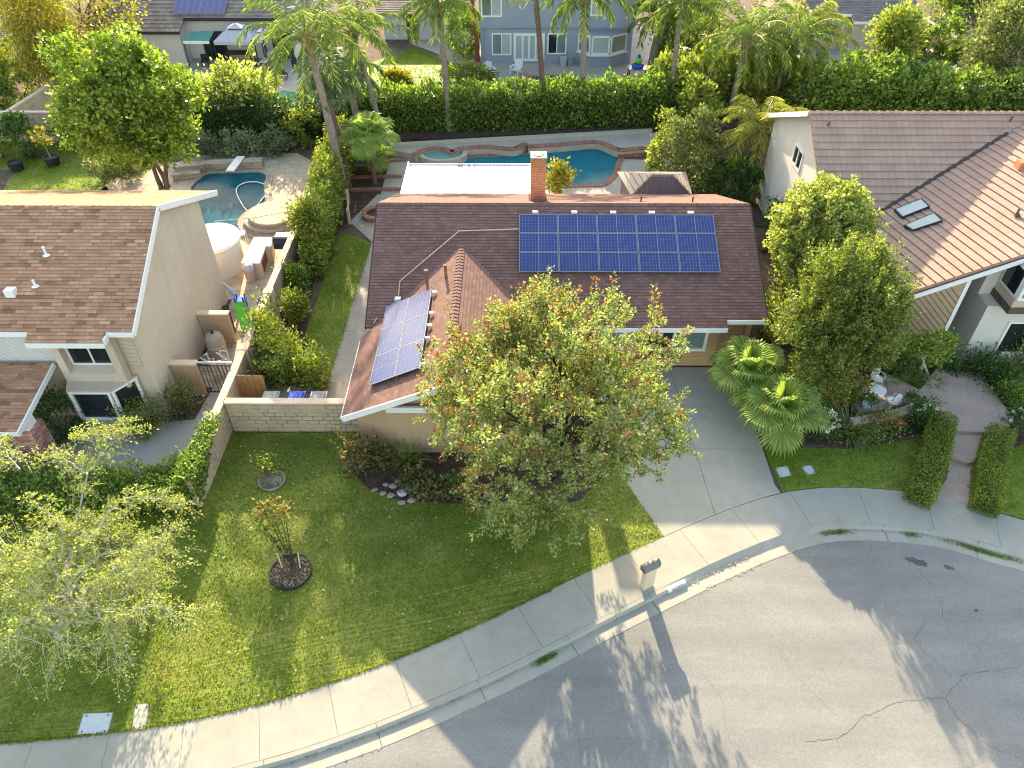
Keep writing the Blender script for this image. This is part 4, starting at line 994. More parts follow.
# raised wall behind the pool with brick cap, curving
rw = thing('retaining_wall', (2, 45.6, 0), 'low tan wall with a wavy red brick cap along the far edge of the pool', 'wall')
path = cr_spline([tuple(G(u, v, .45)[:2]) for u, v in ((415, 156), (425, 151), (440, 149), (452, 153), (462, 149.5), (485, 147.5), (505, 149.5), (518, 149), (527, 144))], 5)
path2 = cr_spline([tuple(G(u, v, .45)[:2]) for u, v in ((528, 147.5), (560, 145.5), (597, 143), (617, 150.5), (636, 149.5), (657, 148.5))], 5)
for nm_ in (0,):
    mw, mc = MB(), MB()
    for pa in (path, path2):
        s = 0
        for i in range(len(pa) - 1):
            a, b = pa[i], pa[i + 1]; l = (b - a).length; d = (b - a).normalized(); n_ = Vector((-d.y, d.x, 0))
            mw.face([(a.x, a.y, -.02), (b.x, b.y, -.02), (b.x, b.y, .42), (a.x, a.y, .42)])
            c0, c1, c2, c3 = a - n_ * .04, b - n_ * .04, b + n_ * .38, a + n_ * .38
            uv = [(s, 0), (s + l, 0), (s + l, .3), (s, .3)]
            mc.face([(q.x, q.y, .48) for q in (c0, c1, c2, c3)], 0, uv); mc.face([(c0.x, c0.y, .40), (c1.x, c1.y, .40), (c1.x, c1.y, .48), (c0.x, c0.y, .48)], 0, uv)
            s += l
    mw.build('wall', 'plaster', rw); mc.build('coping', 'brick_coping', rw)
mb = MB()
up = [(p.x, p.y + .3) for p in path] + [(p.x, p.y + .3) for p in path2] + [(10.6, 47.5), (10.4, 48.0), (-7.9, 46.0), (-7.7, 45.0)]
mb.prism(up, -.02, .44); mb.build('pool_deck', 'concrete_old', org=(0, 46, 0), kind='structure')
mb = MB(); mb.prism([(G(618, 155, .2).x, G(618, 155, .2).y), (G(656, 153.5, .2).x, G(656, 153.5, .2).y), (G(657, 149, .2).x, G(657, 149, .2).y + .2), (G(618, 150, .2).x, G(618, 150, .2).y + .2)], 0, .22); tag(mb.build('brick_step', 'brick_coping', org=(7.5, 45, 0)), 'red brick step below the wall at the right end of the pool', 'step')
# long kerb wall under the rear hedge
mb = MB(); a0, a1 = G(390, 146.5, .5), G(652, 132, .5)
mb.prism([(a0.x, a0.y), (a1.x, a1.y), (a1.x, a1.y + .3), (a0.x, a0.y + .3)], 0, .62); tag(mb.build('planter_wall', 'plaster', org=(0, 47, 0)), 'long low tan planter wall at the foot of the tall rear hedge', 'wall')
# brick edgings in the palm bed
for k, (u0, v0, u1, v1, lab) in enumerate(((335, 191, 402, 190, 'nearest brick edging line in the palm bed beside the path'), (345, 178.5, 402, 177, 'brick edging line crossing the palm bed behind the small fan palm trunk'), (385, 162, 405, 160.5, 'short brick edging line beside the far left corner of the pool deck'))):
    a0, a1 = G(u0, v0), G(u1, v1); mb = MB(); mb.bar((a0.x, a0.y, .06), (a1.x, a1.y, .06), .22, .16); tag(mb.build('brick_edging', 'brick_coping', org=(a0.x, a0.y, 0)), lab, 'edging', 'brick edgings of the palm bed')
e = G(375, 216); t = thing('tree_ring', (e.x, e.y, 0), 'round red brick ring beside the left rear corner of the brown roof', 'edging')
mb = MB(); mb.lathe([(.75, 0), (.75, .25), (.45, .25), (.45, .05)], (e.x, e.y, 0), 20); mb.build('ring', 'brick_coping', t)
mb = MB(); mb.lathe([(.46, .16), (0, .16)], (e.x, e.y, 0), 20); mb.build('soil', 'mulch', t)
# ================================================================== LEFT HOUSE (two storeys)
LX = -13.6
lh = thing('beige_house', (-19, 25.5, 0), 'two-storey beige stucco house with mottled brown shingles and a blank end wall', 'house')
fe_y, fe_z, rg_y, rg_z, re_y, re_z = 21.05, 4.58, 25.65, 7.05, 31.15, 4.82
LS = (rg_z - fe_z) / (rg_y - fe_y)
zl = lambda y: fe_z + LS * (y - fe_y)
xb0, xb1 = -17.35, -14.55        # bay where the eave reaches further out
yo = fe_y - .38
mb = MB()
roof(mb, [(-30, fe_y, fe_z), (xb0, fe_y, fe_z), (xb0, yo, zl(yo)), (xb1, yo, zl(yo)), (xb1, fe_y, fe_z), (LX, fe_y, fe_z), (LX, rg_y, rg_z), (-30, rg_y, rg_z)], .145, .02, .12, 0)
roof(mb, [(-30, rg_y, rg_z), (LX, rg_y, rg_z), (LX, re_y, re_z), (-30, re_y, re_z)], .145, .02, .12, 0)
lroof = mb.build('roof', 'roof_shingle', lh)
mb = MB(); saddle(mb, (-30, rg_y, rg_z), (LX, rg_y, rg_z), .15, .07, 60, .02, .015); mb.each('ridge_cap', 'roof_shingle', lroof)
mb = MB()
mb.box(-30, xb0 - .002, fe_y - .05, fe_y - .004, fe_z - .2, fe_z - .004); mb.box(xb0, xb1, yo - .05, yo - .004, zl(yo) - .2, zl(yo) - .004); mb.box(xb1 + .002, LX, fe_y - .05, fe_y - .004, fe_z - .2, fe_z - .004)
mb.box(xb1 + .002, xb1 + .05, yo, fe_y - .06, fe_z - .3, fe_z - .05)
mb.bar((LX + .025, fe_y - .04, fe_z - .09), (LX + .025, rg_y, rg_z - .09), .05, .24); mb.bar((LX + .025, rg_y, rg_z - .09), (LX + .025, re_y + .02, re_z - .09), .05, .24)
mb.box(-30, LX, re_y + .004, re_y + .05, re_z - .2, re_z)
mb.each('fascia', 'white', lh)
mb = MB(); lw = LX - .18; fy = 21.5; byy = 29.5
f = [(lw, fy, -.05), (lw, byy, -.05), (lw, byy, re_z + .42), (lw, rg_y, rg_z - .2), (lw, fy, zl(fy) - .18)]
mb.face(f); mb.face([(-30, fy + .002, -.05), (lw, fy + .002, -.05), (lw, fy + .002, zl(fy) - .18), (-30, fy + .002, zl(fy) - .18)])
mb.face([(-30, byy, -.05), (-30, byy, 5.2), (lw, byy, 5.2), (lw, byy, -.05)])
mb.build('wall', 'stucco_beige', lh)
# white diagonal boards on the upper front, and the boarded strip by the corner
mb = MB(); mb.box(-30, -17.0, fy - .05, fy - .002, 2.75, 4.35); mb.build('siding', 'siding_white', lh)
mb = MB()
for k in range(60):
    x = -30 + k * .26; x1 = x + 1.6
    if x > -17.1: break
    if x1 > -17.0: x1 = -17.0
    mb.bar((x, fy - .052, 4.34), (x1, fy - .052, 4.34 - (x1 - x)), .012, .02)
mb.each('siding_groove', 'fabric_grey', lh)
mb = MB(); mb.box(-14.5, lw - .25, fy - .03, fy - .002, 2.6, 4.4); mb.build('siding', 'stucco_beige', lh)
mb = MB()
for k in range(9): mb.bar((-14.5, fy - .034, 2.7 + k * .2), (lw - .25, fy - .034, 2.62 + k * .2), .01, .018)
mb.each('siding_groove', 'stucco_tan', lh)
# projecting box round the upper window
mb = MB(); bx0, bx1 = -16.9, -14.6; yb = fy - .42
mb.box(bx0, bx0 + .28, yb, fy - .052, 1.9, 4.3); mb.box(bx1 - .28, bx1, yb, fy - .052, 1.9, 4.3); mb.box(bx0 + .28, bx1 - .28, yb, fy - .052, 1.9, 2.6)
mb.face([(bx0 + .281, yb + .02, 2.601), (bx1 - .281, yb + .02, 2.601), (bx1 - .281, fy - .06, 2.74), (bx0 + .281, fy - .06, 2.74)])
mb.build('window_box', 'stucco_beige', lh)
window(lh, bx0 + .3, bx1 - .3, 2.76, 3.95, fy - .06, glass=('dark_glass',), fr=.08)
# lower bay window
by0 = fy - .9
B = [(-16.95, fy - .06), (-16.65, by0), (-15.1, by0), (-14.45, fy - .06)]
mb = MB(); mb.prism(B, .2, .7); mb.prism([(-17.05, fy - .06), (-16.7, by0 - .08), (-15.05, by0 - .08), (-14.35, fy - .06)], 2.15, 2.2, bottom=True); mb.each('bay_sill', 'stucco_beige', lh)
mb = MB(); gl = MB()
for i in range(3):
    a = Vector((*B[i], .7)); b = Vector((*B[i + 1], .7)); u = Vector((0, 0, 1.45)); d = (b - a).normalized(); n_ = Vector((d.y, -d.x, 0)) * .03
    for p, q in ((a + n_, b + n_), (a + u + n_, b + u + n_)): mb.bar(p + (Vector((0, 0, .05)) if p.z < 1 else Vector((0, 0, -.055))), q + (Vector((0, 0, .05)) if p.z < 1 else Vector((0, 0, -.055))), .09, .1)
    for p in (a + d * .06, b - d * .06): mb.bar(p + n_ * 1.3 + Vector((0, 0, .1)), p + n_ * 1.3 + u - Vector((0, 0, .1)), .09, .1, 0, (0, 1, 0))
    gl.face([a, b, b + u, a + u])
f = mb.build('window', 'white', lh); gl.build('pane', 'dark_glass', f)
# porch roof and brick pillar
mb = MB()
pa, pb = G(38, 363, 2.95), G(17, 432, 2.45)
roof(mb, [(-30, pb.y, 2.45), (pb.x, pb.y, 2.45), (pb.x, pa.y, 2.95), (-30, pa.y, 2.95)], .145, .02, .1); prf = mb.build('porch_roof', 'roof_shingle', lh)
mb = MB(); mb.box(-30, pb.x, pb.y - .05, pb.y - .004, 2.28, 2.45); mb.bar((pb.x + .03, pb.y - .05, 2.36), (pb.x + .03, pa.y, 2.86), .06, .2); mb.each('fascia', 'white', prf)
q = G(44, 472); mb = MB(); mb.box(q.x - .42, q.x + .42, q.y - .02, q.y + .75, 0, 2.05); pil = mb.build('porch_pillar', 'brick_old', lh)
mb = MB(); mb.box(q.x - .2, q.x + .3, q.y + .1, q.y + .6, 2.05, 2.4); mb.build('pillar_cap', 'white', pil)
# roof pipes
for u, v, h in ((47, 256, .38), (36, 287, .3)):
    q = ON(u, v, (0, fe_y, fe_z), (0, -LS, 1)); mb = MB(); mb.tube([q - Vector((0, 0, .1)), q + Vector((0, 0, h))], .045, 8); mb.lathe([(.14, .03), (.08, .06), (.05, .1)], q, 10); mb.build('vent_pipe', 'white', lroof)
q = ON(12, 294, (0, fe_y, fe_z), (0, -LS, 1)); mb = MB(); mb.box(q.x - .17, q.x + .17, q.y - .15, q.y + .15, q.z - .08, q.z + .22); mb.build('roof_vent', 'white', lroof)
# curved stucco balcony at the rear corner
bc = thing('round_balcony', (-15.1, 32.3, 0), 'white round stucco balcony at the rear corner of the beige house by the pool', 'balcony')
cx, cyy = -15.1, 32.3
mb = MB(); mb.lathe([(1.38, 0), (1.38, 1.6)], (cx, cyy, 0), 40); mb.build('wall', 'stucco_white', bc, smooth=True)
mb = MB(); mb.lathe([(1.38, 1.6), (1.48, 1.6), (1.48, 1.7), (1.4, 1.74), (0, 1.76)], (cx, cyy, 0), 40); mb.build('deck', 'white_matt', bc)

# ================================================================== BLOCK WALLS
def blockwall(name, pts, h, label, th=.2, capo=.05, group=None, pil=None, mat='block'):
    t = thing(name, (pts[0][0], pts[0][1], 0), label, 'wall', group)
    m1, m2 = MB(), MB()
    for i in range(len(pts) - 1):
        a, b = Vector((*pts[i], 0)), Vector((*pts[i + 1], 0)); d = (b - a).normalized(); n_ = Vector((-d.y, d.x, 0)) * th / 2; e = d * 0
        c = [a - n_, b - n_, b + n_, a + n_]; m1.prism([(q.x, q.y) for q in c], -.1, h)
        n2 = n_ * (1 + 2 * capo / th); c = [a - n2 - d * capo, b - n2 + d * capo, b + n2 + d * capo, a + n2 - d * capo]; m2.prism([(q.x, q.y) for q in c], h + .002, h + .07, bottom=True)
    m1.build('wall', mat, t); m2.build('wall_cap', 'block_cap', t)
    if pil:
        for (x, y) in pil:
            m = MB(); m.box(x - .21, x + .21, y - .21, y + .21, 0, h + .09); m.build('pilaster', 'block_cap', t)
    return t
wxl = -11.17
blockwall('block_wall', [(wxl, 16.85), (wxl, 47.0)], 1.48, 'long tan block wall running back between the two lots, ivy on its street end', pil=[(wxl, 24.0), (wxl, 28.0)])
blockwall('block_wall', [(wxl + .17, 20.75), (-5.95, 20.75)], 1.48, 'tan block wall across the lawn between the long wall and the corner of the brown-roofed house')
blockwall('block_wall', [(-13.75, 22.8), (-12.75, 22.8)], 1.65, 'short tan wall beside the iron side gate, standing in front of the white pipes', mat='stucco_tan')
blockwall('block_wall', [(-13.75, 26.2), (-12.45, 26.2)], 1.6, 'short tan wall behind the filter tank, junk leaning on top', mat='stucco_tan')
fl = [G(0, 141, 0), G(75, 141, 0)]
blockwall('block_wall', [(-40, fl[0].y), (-23.5, fl[1].y)], 1.9, 'tan block wall behind the potted saplings in the far left yard')
blockwall('block_wall', [(-33.2, 48.0), (-32.4, 55.5)], 1.6, 'tan block wall slanting away behind the far left yard', )
blockwall('block_wall', [(-22, 48.6), (-12.2, 48.9)], 1.6, 'block wall behind the left pool, mostly covered by dark hedge')
blockwall('block_wall', [tuple(G(905, 8, 1.5)[:2]), tuple(G(1004, 66, 1.5)[:2])], 1.5, 'tan block wall running diagonally away in the far right corner')
# gates
gt = thing('iron_gate', (-12.3, 22.8, 0), 'black iron side gate with upright bars between the beige house and the long wall', 'gate')
mb = MB()
for z in (.12, 1.55): mb.bar((-12.68, 22.8, z), (-11.4, 22.8, z), .04, .05)
for k in range(9): x = -12.66 + k * .155; mb.bar((x, 22.8, .1), (x, 22.8, 1.58), .022, .022, 0, (0, 1, 0))
mb.build('bars', 'iron', gt); mb = MB(); mb.bar((-12.75, 22.83, 1.68), (-11.3, 22.83, 1.68), .05, .06); mb.build('top_rail', 'alu', gt)
wg = thing('wooden_gate', (-10.5, 23.2, 0), 'honey-coloured wooden gate panel standing behind the front block wall', 'gate')
mb = MB()
for k in range(5): mb.box(-11.05 + k * .22, -10.845 + k * .22, 22.25, 22.28, .05, 1.5)
mb.build('board', 'wood', wg); mb = MB(); mb.box(-11.05, -9.95, 22.282, 22.32, .3, .4); mb.box(-11.05, -9.95, 22.282, 22.32, 1.15, 1.25); mb.build('rail', 'wood_dark', wg)
ld = thing('iron_ladder', (-10.2, 22.6, 0), 'black iron ladder-like frame leaning against the wall near the wooden gate', 'ladder')
mb = MB(); mb.tube([(-9.95, 22.0, .02), (-10.9, 23.7, 1.55)], .025, 6); mb.tube([(-9.7, 22.2, .02), (-10.65, 23.9, 1.55)], .025, 6)
for k in range(4): t_ = k / 3; mb.tube([(-9.95 - .95 * t_, 22.0 + 1.7 * t_, .02 + 1.53 * t_), (-9.7 - .95 * t_, 22.2 + 1.7 * t_, .02 + 1.53 * t_)], .02, 6)
mb.build('bars', 'iron', ld)

# ================================================================== SIDE YARD OF THE LEFT HOUSE
tk = thing('filter_tank', (-12.95, 25.3, 0), 'beige pool filter tank with black knob beside the short tan wall', 'filter tank')
mb = MB(); mb.lathe([(.0, 0), (.36, 0), (.38, .1), (.38, .95), (.34, 1.1), (.2, 1.22), (0, 1.25)], (-12.95, 25.3, 0), 20); mb.build('tank', 'tank', tk, smooth=True)
mb = MB(); mb.lathe([(.4, .62), (.41, .65), (.4, .68)], (-12.95, 25.3, 0), 20); mb.build('clamp_band', 'alu', tk)
mb = MB(); mb.lathe([(.07, 1.24), (.07, 1.34), (0, 1.36)], (-12.95, 25.3, 0), 10); mb.build('knob', 'iron', tk)
pv = thing('pool_pipes', (-12.8, 24.2, 0), 'tangle of white plumbing pipes between the filter tank and the iron gate', 'pipes')
rr = random.Random(3)
for k in range(6):
    x = -13.1 + rr.uniform(0, .8); y = 23.7 + rr.uniform(0, 1.0); mb = MB()
    mb.tube([(x, y, 0), (x, y, .5 + rr.uniform(0, .5)), (x + rr.uniform(-.3, .4), y + rr.uniform(-.5, .5), .6 + rr.uniform(0, .4)), (x + .3, y + rr.uniform(-.5, .5), .1)], .035, 7); mb.build('pipe', 'pvc', pv)
mb = MB(); mb.lathe([(.0, 0), (.14, 0), (.14, .4), (0, .45)], (-12.5, 23.6, 0), 12); mb.build('pump', 'tank', pv)
kid = thing('toddler_slide', (-12.1, 27.6, 0), 'green and blue plastic toddler slide beside the long tan wall', 'slide')
a, b = G(230, 314), G(239, 334)
mb = MB(); q0, q1 = Vector((-12.75, 28.3, .7)), Vector((-12.2, 27.1, .08)); mb.bar(q0, q1, .42, .05); mb.bar(q0 + Vector((-.22, -.07, .05)), q1 + Vector((-.22, -.07, .05)), .05, .14); mb.bar(q0 + Vector((.22, .07, .05)), q1 + Vector((.22, .07, .05)), .05, .14); mb.build('chute', 'green_plastic', kid)
mb = MB(); mb.box(-13.0, -12.52, 28.3, 28.7, .65, .73)
for x in (-12.98, -12.6):
    for y in (28.32, 28.6): mb.box(x, x + .06, y, y + .06, 0, .95)
mb.build('tower', 'blue_plastic', kid)
bb = thing('blue_barrel', (-11.75, 28.9, 0), 'blue plastic barrel lying beside the green slide', 'barrel')
mb = MB(); mb.tube([(-12.15, 29.0, .26), (-12.05, 29.0, .26), (-11.6, 28.9, .26), (-11.5, 28.88, .26)], [.2, .24, .24, .18], 14); mb.build('barrel', 'blue_plastic', bb, smooth=True)
uu = thing('folded_umbrella', (-12.9, 29.3, 0), 'long grey folded patio umbrella leaning against the end wall', 'umbrella')
ut, ub = AX(224, 284, -13.7), G(243, 303, .05); mb = MB(); mb.tube([ub.lerp(ut, .2), ub.lerp(ut, .6), ut], [.08, .13, .04], 9); mb.build('canopy', 'fabric_grey', uu); mb = MB(); mb.tube([ub, ut.lerp(ub, -.06)], .025, 7); mb.build('pole', 'alu', uu)
jk = thing('scrap_pile', (-13.3, 26.9, 0), 'dark scrap motor parts piled behind the short tan wall', 'scrap')
for k in range(5):
    mb = MB(); x, y = -13.5 + rr.uniform(0, .7), 26.6 + rr.uniform(0, .4); mb.lathe([(0, 0), (.16, 0), (.18, .2 + rr.uniform(0, 1.2)), (.1, 1.3), (0, 1.4)], (x, y, 0), 9); mb.build('motor', 'iron' if k % 2 else 'metal_grey', jk)

# barbecue island, stools
bq = thing('barbecue_island', (-12.7, 32.4, 0), 'outdoor kitchen island with white counter in front of the round stone steps', 'kitchen island')
zc = .95; cp = [tuple(G(u, v, zc)[:2]) for u, v in ((254, 237), (272, 237), (271, 246), (265.5, 246), (259.5, 263), (241, 263))]
mb = MB(); mb.prism(cp, .88, zc, bottom=True); mb.build('counter', 'counter', bq)
ci = [(p[0] * .94 + -12.55 * .06, p[1] * .94 + 32.5 * .06) for p in cp]
mb = MB(); mb.prism(ci, 0, .879); mb.build('base', 'stucco_beige', bq)
mb = MB(); q = G(267, 262, 0); mb.bar((ci[3][0] + .012, ci[3][1] - .2, .5), (ci[4][0] + .012, ci[4][1] + .25, .5), .02, .6); mb.build('door', 'wood_dark', bq)
gr = thing('barbecue_grill', (-11.75, 33.3, 0), 'black lidded gas grill at the end of the white counter', 'grill')
mb = MB(); mb.box(-12.2, -11.35, 32.8, 33.4, .75, 1.0); mb.build('body', 'black_glossy', gr)
mb = MB(); mb.tube([(-12.2, 33.1, 1.0), (-11.35, 33.1, 1.0)], .3, 14); mb.build('lid', 'black_glossy', gr); mb = MB(); mb.box(-12.15, -11.4, 33.25, 33.55, 1.12, 1.3); mb.build('rear_panel', 'alu', gr)
can = thing('trash_can', (-12.9, 31.0, 0), 'tan domed trash can in front of the outdoor kitchen island', 'trash can')
q = G(252, 281); mb = MB(); mb.lathe([(0, 0), (.24, 0), (.27, .75)], (q.x, q.y, 0), 16); mb.build('body', 'tank', can); mb = MB(); mb.lathe([(.29, .75), (.26, .88), (.14, .98), (0, 1.0)], (q.x, q.y, 0), 16); mb.build('lid', 'fabric_grey', can, smooth=True)
def stool(loc, rz, label):
    t = thing('bar_stool', loc, label, 'bar stool', 'bar stools at the outdoor kitchen', rz)
    m = MB(); m.box(-.22, .22, -.22, .22, .70, .76); m.build('seat', 'white', t, local=True)
    m = MB(); m.box(-.22, .22, .20, .24, .85, 1.2); m.build('backrest', 'fabric_blue', t, local=True)
    for sx in (-1, 1):
        for sy in (-1, 1): m = MB(); m.tube([(sx * .2, sy * .2, .7), (sx * .24, sy * .24, 0)], .016, 6); m.build('leg', 'alu', t, local=True)
        m = MB(); m.tube([(sx * .2, .22, .75), (sx * .2, .22, 1.2)], .015, 6); m.build('back_post', 'alu', t, local=True)
    return t
st = None
for (u, v), lab in zip(((244, 245), (238, 257), (233, 266)), ('blue-backed bar stool nearest the left pool', 'blue-backed bar stool in the middle of the three at the white counter', 'blue-backed bar stool nearest the folded umbrella')):
    q = G(u, v)
    if st is None: st = stool(q, R(100), lab); c = st
    else: c = copy_tree(st); c.location = q; c['label'] = lab
# raised spa with round steps
spc = G(268, 214, .5); sp = thing('stone_spa', (spc.x, spc.y, 0), 'raised round stone platform with curved steps between the left pool and the grill', 'spa')
for k, (rad, z) in enumerate(((1.95, .22), (1.6, .44), (1.3, .62))):
    mb = MB(); mb.lathe([(rad - .02, 0), (rad - .02, z - .07), (rad + .03, z - .07), (rad + .03, z), (0, z)], (spc.x + .3, spc.y, 0), 36); mb.build('step', 'flag' if k == 2 else 'stone', sp)
rl_ = thing('pool_rail', (spc.x, spc.y - 1.4, 0), 'thin metal handrail crossing the round stone steps', 'handrail')
mb = MB(); mb.tube([(spc.x - 2.4, spc.y - 1.5, .9), (spc.x - .3, spc.y - 1.5, 1.1), (spc.x + 1.7, spc.y - 1.2, 1.35)], .02, 6)
for x, z in ((-2.3, .88), (-.3, 1.08), (1.6, 1.3)): mb.tube([(spc.x + x, spc.y - 1.5 + (.3 if x > 1 else 0), 0), (spc.x + x, spc.y - 1.5 + (.3 if x > 1 else 0), z)], .02, 6)
mb.build('rail', 'metal_grey', rl_)
# left pool
lpool = thing('swimming_pool', (-16, 39.5, 0), 'turquoise pool with stone edge and diving board beside the beige two-storey house', 'pool')
lp_ = cr_spline([tuple(G(*q, -.1)[:2]) for q in ((192, 190), (201, 181), (209, 176), (235, 175), (264, 175.5), (264.5, 190), (265, 205), (256, 214), (249, 222), (240, 230), (225, 234), (205, 235), (195, 215))], 4)
lp_ = [(p.x, p.y) for p in lp_]
poolparts(lpool, lp_, 'stone', 'water_left', .012, .4, .10)
q = G(240, 160, .3); mb = MB(); 
for k, (u0, v0, u1, v1, h) in enumerate(((172, 181, 200, 178, .35), (175, 176, 205, 173, .55), (203, 172, 263, 169, .5))):
    a, b = G(u0, v0), G(u1, v1); mb.bar((a.x, a.y + .3, h / 2), (b.x, b.y + .3, h / 2), .6, h)
mb.build('rock_wall', 'stone', lpool)
db = thing('diving_board', (-16.9, 43.3, 0), 'white diving board over the far end of the turquoise pool', 'diving board')
a, b = G(241, 156.5, .55), G(230, 171, .55); mb = MB(); mb.bar(a, b, .5, .07); mb.build('board', 'white', db); mb = MB(); q = a.lerp(b, .25); mb.box(q.x - .25, q.x + .25, q.y - .3, q.y + .3, 0, .51); mb.build('stand', 'stone', db)
hs = [G(u, v, .05) for u, v in ((265, 196), (255, 208), (248, 212), (238, 197), (237, 188), (245, 183), (256, 182), (266, 185))]
mb = MB(); mb.tube([(p.x, p.y, .06) for p in cr_spline(hs, 6)], .035, 6); tag(mb.build('pool_hose', 'white', org=(hs[0].x, hs[0].y, 0), smooth=True), 'looping white cleaner hose floating in the turquoise pool', 'hose')

# ================================================================== WHEELED BINS
def bin_(u, mat, label):
    q = G(u, 394.5, .95); y = 21.55
    t = thing('wheeled_bin', (q.x, y, 0), label, 'bin', 'wheeled bins behind the front block wall'); x = q.x
    m = MB(); m.face([(x - .24, y - .26, .05), (x - .24, y + .26, .05), (x + .24, y + .26, .05), (x + .24, y - .26, .05)])
    lo = [(x - .22, y - .26, .05), (x + .22, y - .26, .05), (x + .22, y + .26, .05), (x - .22, y + .26, .05)]; hi = [(x - .29, y - .33, .95), (x + .29, y - .33, .95), (x + .29, y + .33, .95), (x - .29, y + .33, .95)]
    for i in range(4): j = (i + 1) % 4; m.face([lo[i], lo[j], hi[j], hi[i]])
    m.build('body', mat, t)
    m = MB(); m.box(x - .32, x + .32, y - .37, y + .36, .955, .985); m.box(x - .25, x + .25, y - .28, y + .28, .986, 1.05); m.box(x - .1, x + .1, y - .2, y + .2, 1.051, 1.07); m.build('lid', mat, t)
    for s in (-1, 1): m = MB(); m.tube([(x + s * .24, y + .3, .12), (x + s * .3, y + .3, .12)], .12, 12); m.build('wheel', 'iron', t)
    m = MB(); m.bar((x - .2, y + .40, .93), (x + .2, y + .40, .93), .03, .03); m.build('handle', 'iron', t)
bin_(271.5, 'bin_green', 'pale grey-green wheeled bin, leftmost behind the front block wall'); bin_(297, 'blue_plastic', 'bright blue wheeled bin behind the front block wall'); bin_(319, 'bin_grey', 'grey-pink wheeled bin, nearest the house behind the front block wall')

# ================================================================== MAILBOX, COVERS, STREET NUMBER
bp = G(646.5, 586); ds = (at_s(1, 0) * 0)
i = min(range(len(KB)), key=lambda k: (KB[k] - Vector((bp.x, bp.y, 0))).length); d = Vector((-KN[i].y, KN[i].x, 0)); nrd = KN[i]
mbx = thing('mailbox', (bp.x, bp.y, 0), 'grey round-topped mailbox on a wide wooden post at the kerb', 'mailbox')
mb = MB(); c = Vector((bp.x, bp.y, 0)); 
def obox(mb, c, d, n, hl, hw, z0, z1): 
    q = [c - d * hl - n * hw, c + d * hl - n * hw, c + d * hl + n * hw, c - d * hl + n * hw]; mb.prism([(p.x, p.y) for p in q], z0, z1, bottom=True)
obox(mb, c, d, nrd, .2, .10, -.02, 1.0); obox(mb, c, d, nrd, .26, .13, 1.0, 1.03); mb.build('post', 'block_cap', mbx)
mb = MB(); prof_ = [(-.13, 1.035), (.13, 1.035), (.13, 1.16)] + [(.13 * math.cos(a), 1.16 + .13 * math.sin(a)) for a in [math.pi * k / 10 for k in range(1, 10)]] + [(-.13, 1.16)]
A_ = [c - d * .30 + nrd * p[0] + Vector((0, 0, p[1])) for p in prof_]; B_ = [c + d * .30 + nrd * p[0] + Vector((0, 0, p[1])) for p in prof_]
for k in range(len(prof_)): j = (k + 1) % len(prof_); mb.face([A_[k], A_[j], B_[j], B_[k]])
mb.face(A_); mb.face(list(reversed(B_))); mb.build('box', 'mailbox_grey', mbx)
mb = MB(); q = c + d * .05 + Vector((0, 0, 1.3)); mb.box(q.x - .02, q.x + .02, q.y - .02, q.y + .02, q.z - .02, q.z + .1); mb.build('flag', 'mailbox_grey', mbx)
mb = MB(); E_ = c - d * .31 + Vector((0, 0, 1.06)); mb.bar(E_ - nrd * .12, E_ + nrd * .12, .01, .03); mb.build('handle', 'iron', mbx)
# painted number on the kerb face
pn = G(675, 586, -.06); i = min(range(len(KB)), key=lambda k: (KB[k] - Vector((pn.x, pn.y, 0))).length)
d = Vector((-KN[i].y, KN[i].x, 0)); nn_ = KN[i]; c = Vector((KB[i].x, KB[i].y, 0))
sq = thing('kerb_number', (c.x + nn_.x * .15, c.y + nn_.y * .15, -.05), 'white painted plate with black house number on the kerb beside the mailbox', 'number plate')
mb = MB(); a = c + nn_ * .06 - d * .36; b = c + nn_ * .06 + d * .36; e1, e2 = nn_ * .10, nn_ * .145 + Vector((0, 0, -.125))
mb.face([a + Vector((0, 0, .006)), b + Vector((0, 0, .006)), b + e1 + Vector((0, 0, -.002)), a + e1 + Vector((0, 0, -.002))][::-1]); mb.face([a + e1 + Vector((0, 0, -.002)), b + e1 + Vector((0, 0, -.002)), b + e2, a + e2][::-1])
mb.build('plate', 'number_plate', sq)
fc = bpy.data.curves.new('number', 'FONT'); fc.body = '21717'; fc.size = .15; fc.align_x = 'CENTER'; fc.align_y = 'CENTER'; fc.space_character = 1.15
fo = bpy.data.objects.new('tmp', fc); col.objects.link(fo); dg = bpy.context.evaluated_depsgraph_get(); me = bpy.data.meshes.new_from_object(fo.evaluated_get(dg)); bpy.data.objects.remove(fo)
nz = (nn_ * .125 + Vector((0, 0, .045))).normalized(); upv = nz.cross(d).normalized()
if upv.z < 0: upv = -upv; 
base_ = c + nn_ * .06 + (e1 + Vector((0, 0, -.002)) + e2) * .5 + nz * .006
xd = upv.cross(nz).normalized()
for vtx in me.vertices: p = vtx.co.copy(); vtx.co = base_ + xd * p.x + upv * p.y - sq.location
me.materials.clear(); me.materials.append(M['number_ink']); no = bpy.data.objects.new('digits', me); col.objects.link(no); no.parent = sq
def cover(px, mat, label, bolts=True):
    P = [G(u, v, .012) for u, v in px]; c = sum(P, Vector()) / 4
    t = thing('utility_cover', (c.x, c.y, 0), label, 'utility cover')
    mb = MB(); mb.prism([(p.x, p.y) for p in P], -.03, .014); mb.build('lid', mat, t)
    mb = MB(); R_ = [c + (p - c) * 1.07 for p in P]
    mb.prism([(p.x, p.y) for p in R_], -.03, .006); mb.build('rim', 'concrete_old', t)
    for k in range(4):
        q = c.lerp(P[k], .78); mb = MB(); mb.lathe([(.022, .015), (.022, .024), (0, .025)], (q.x, q.y, 0), 8); mb.build('bolt', 'iron', t)
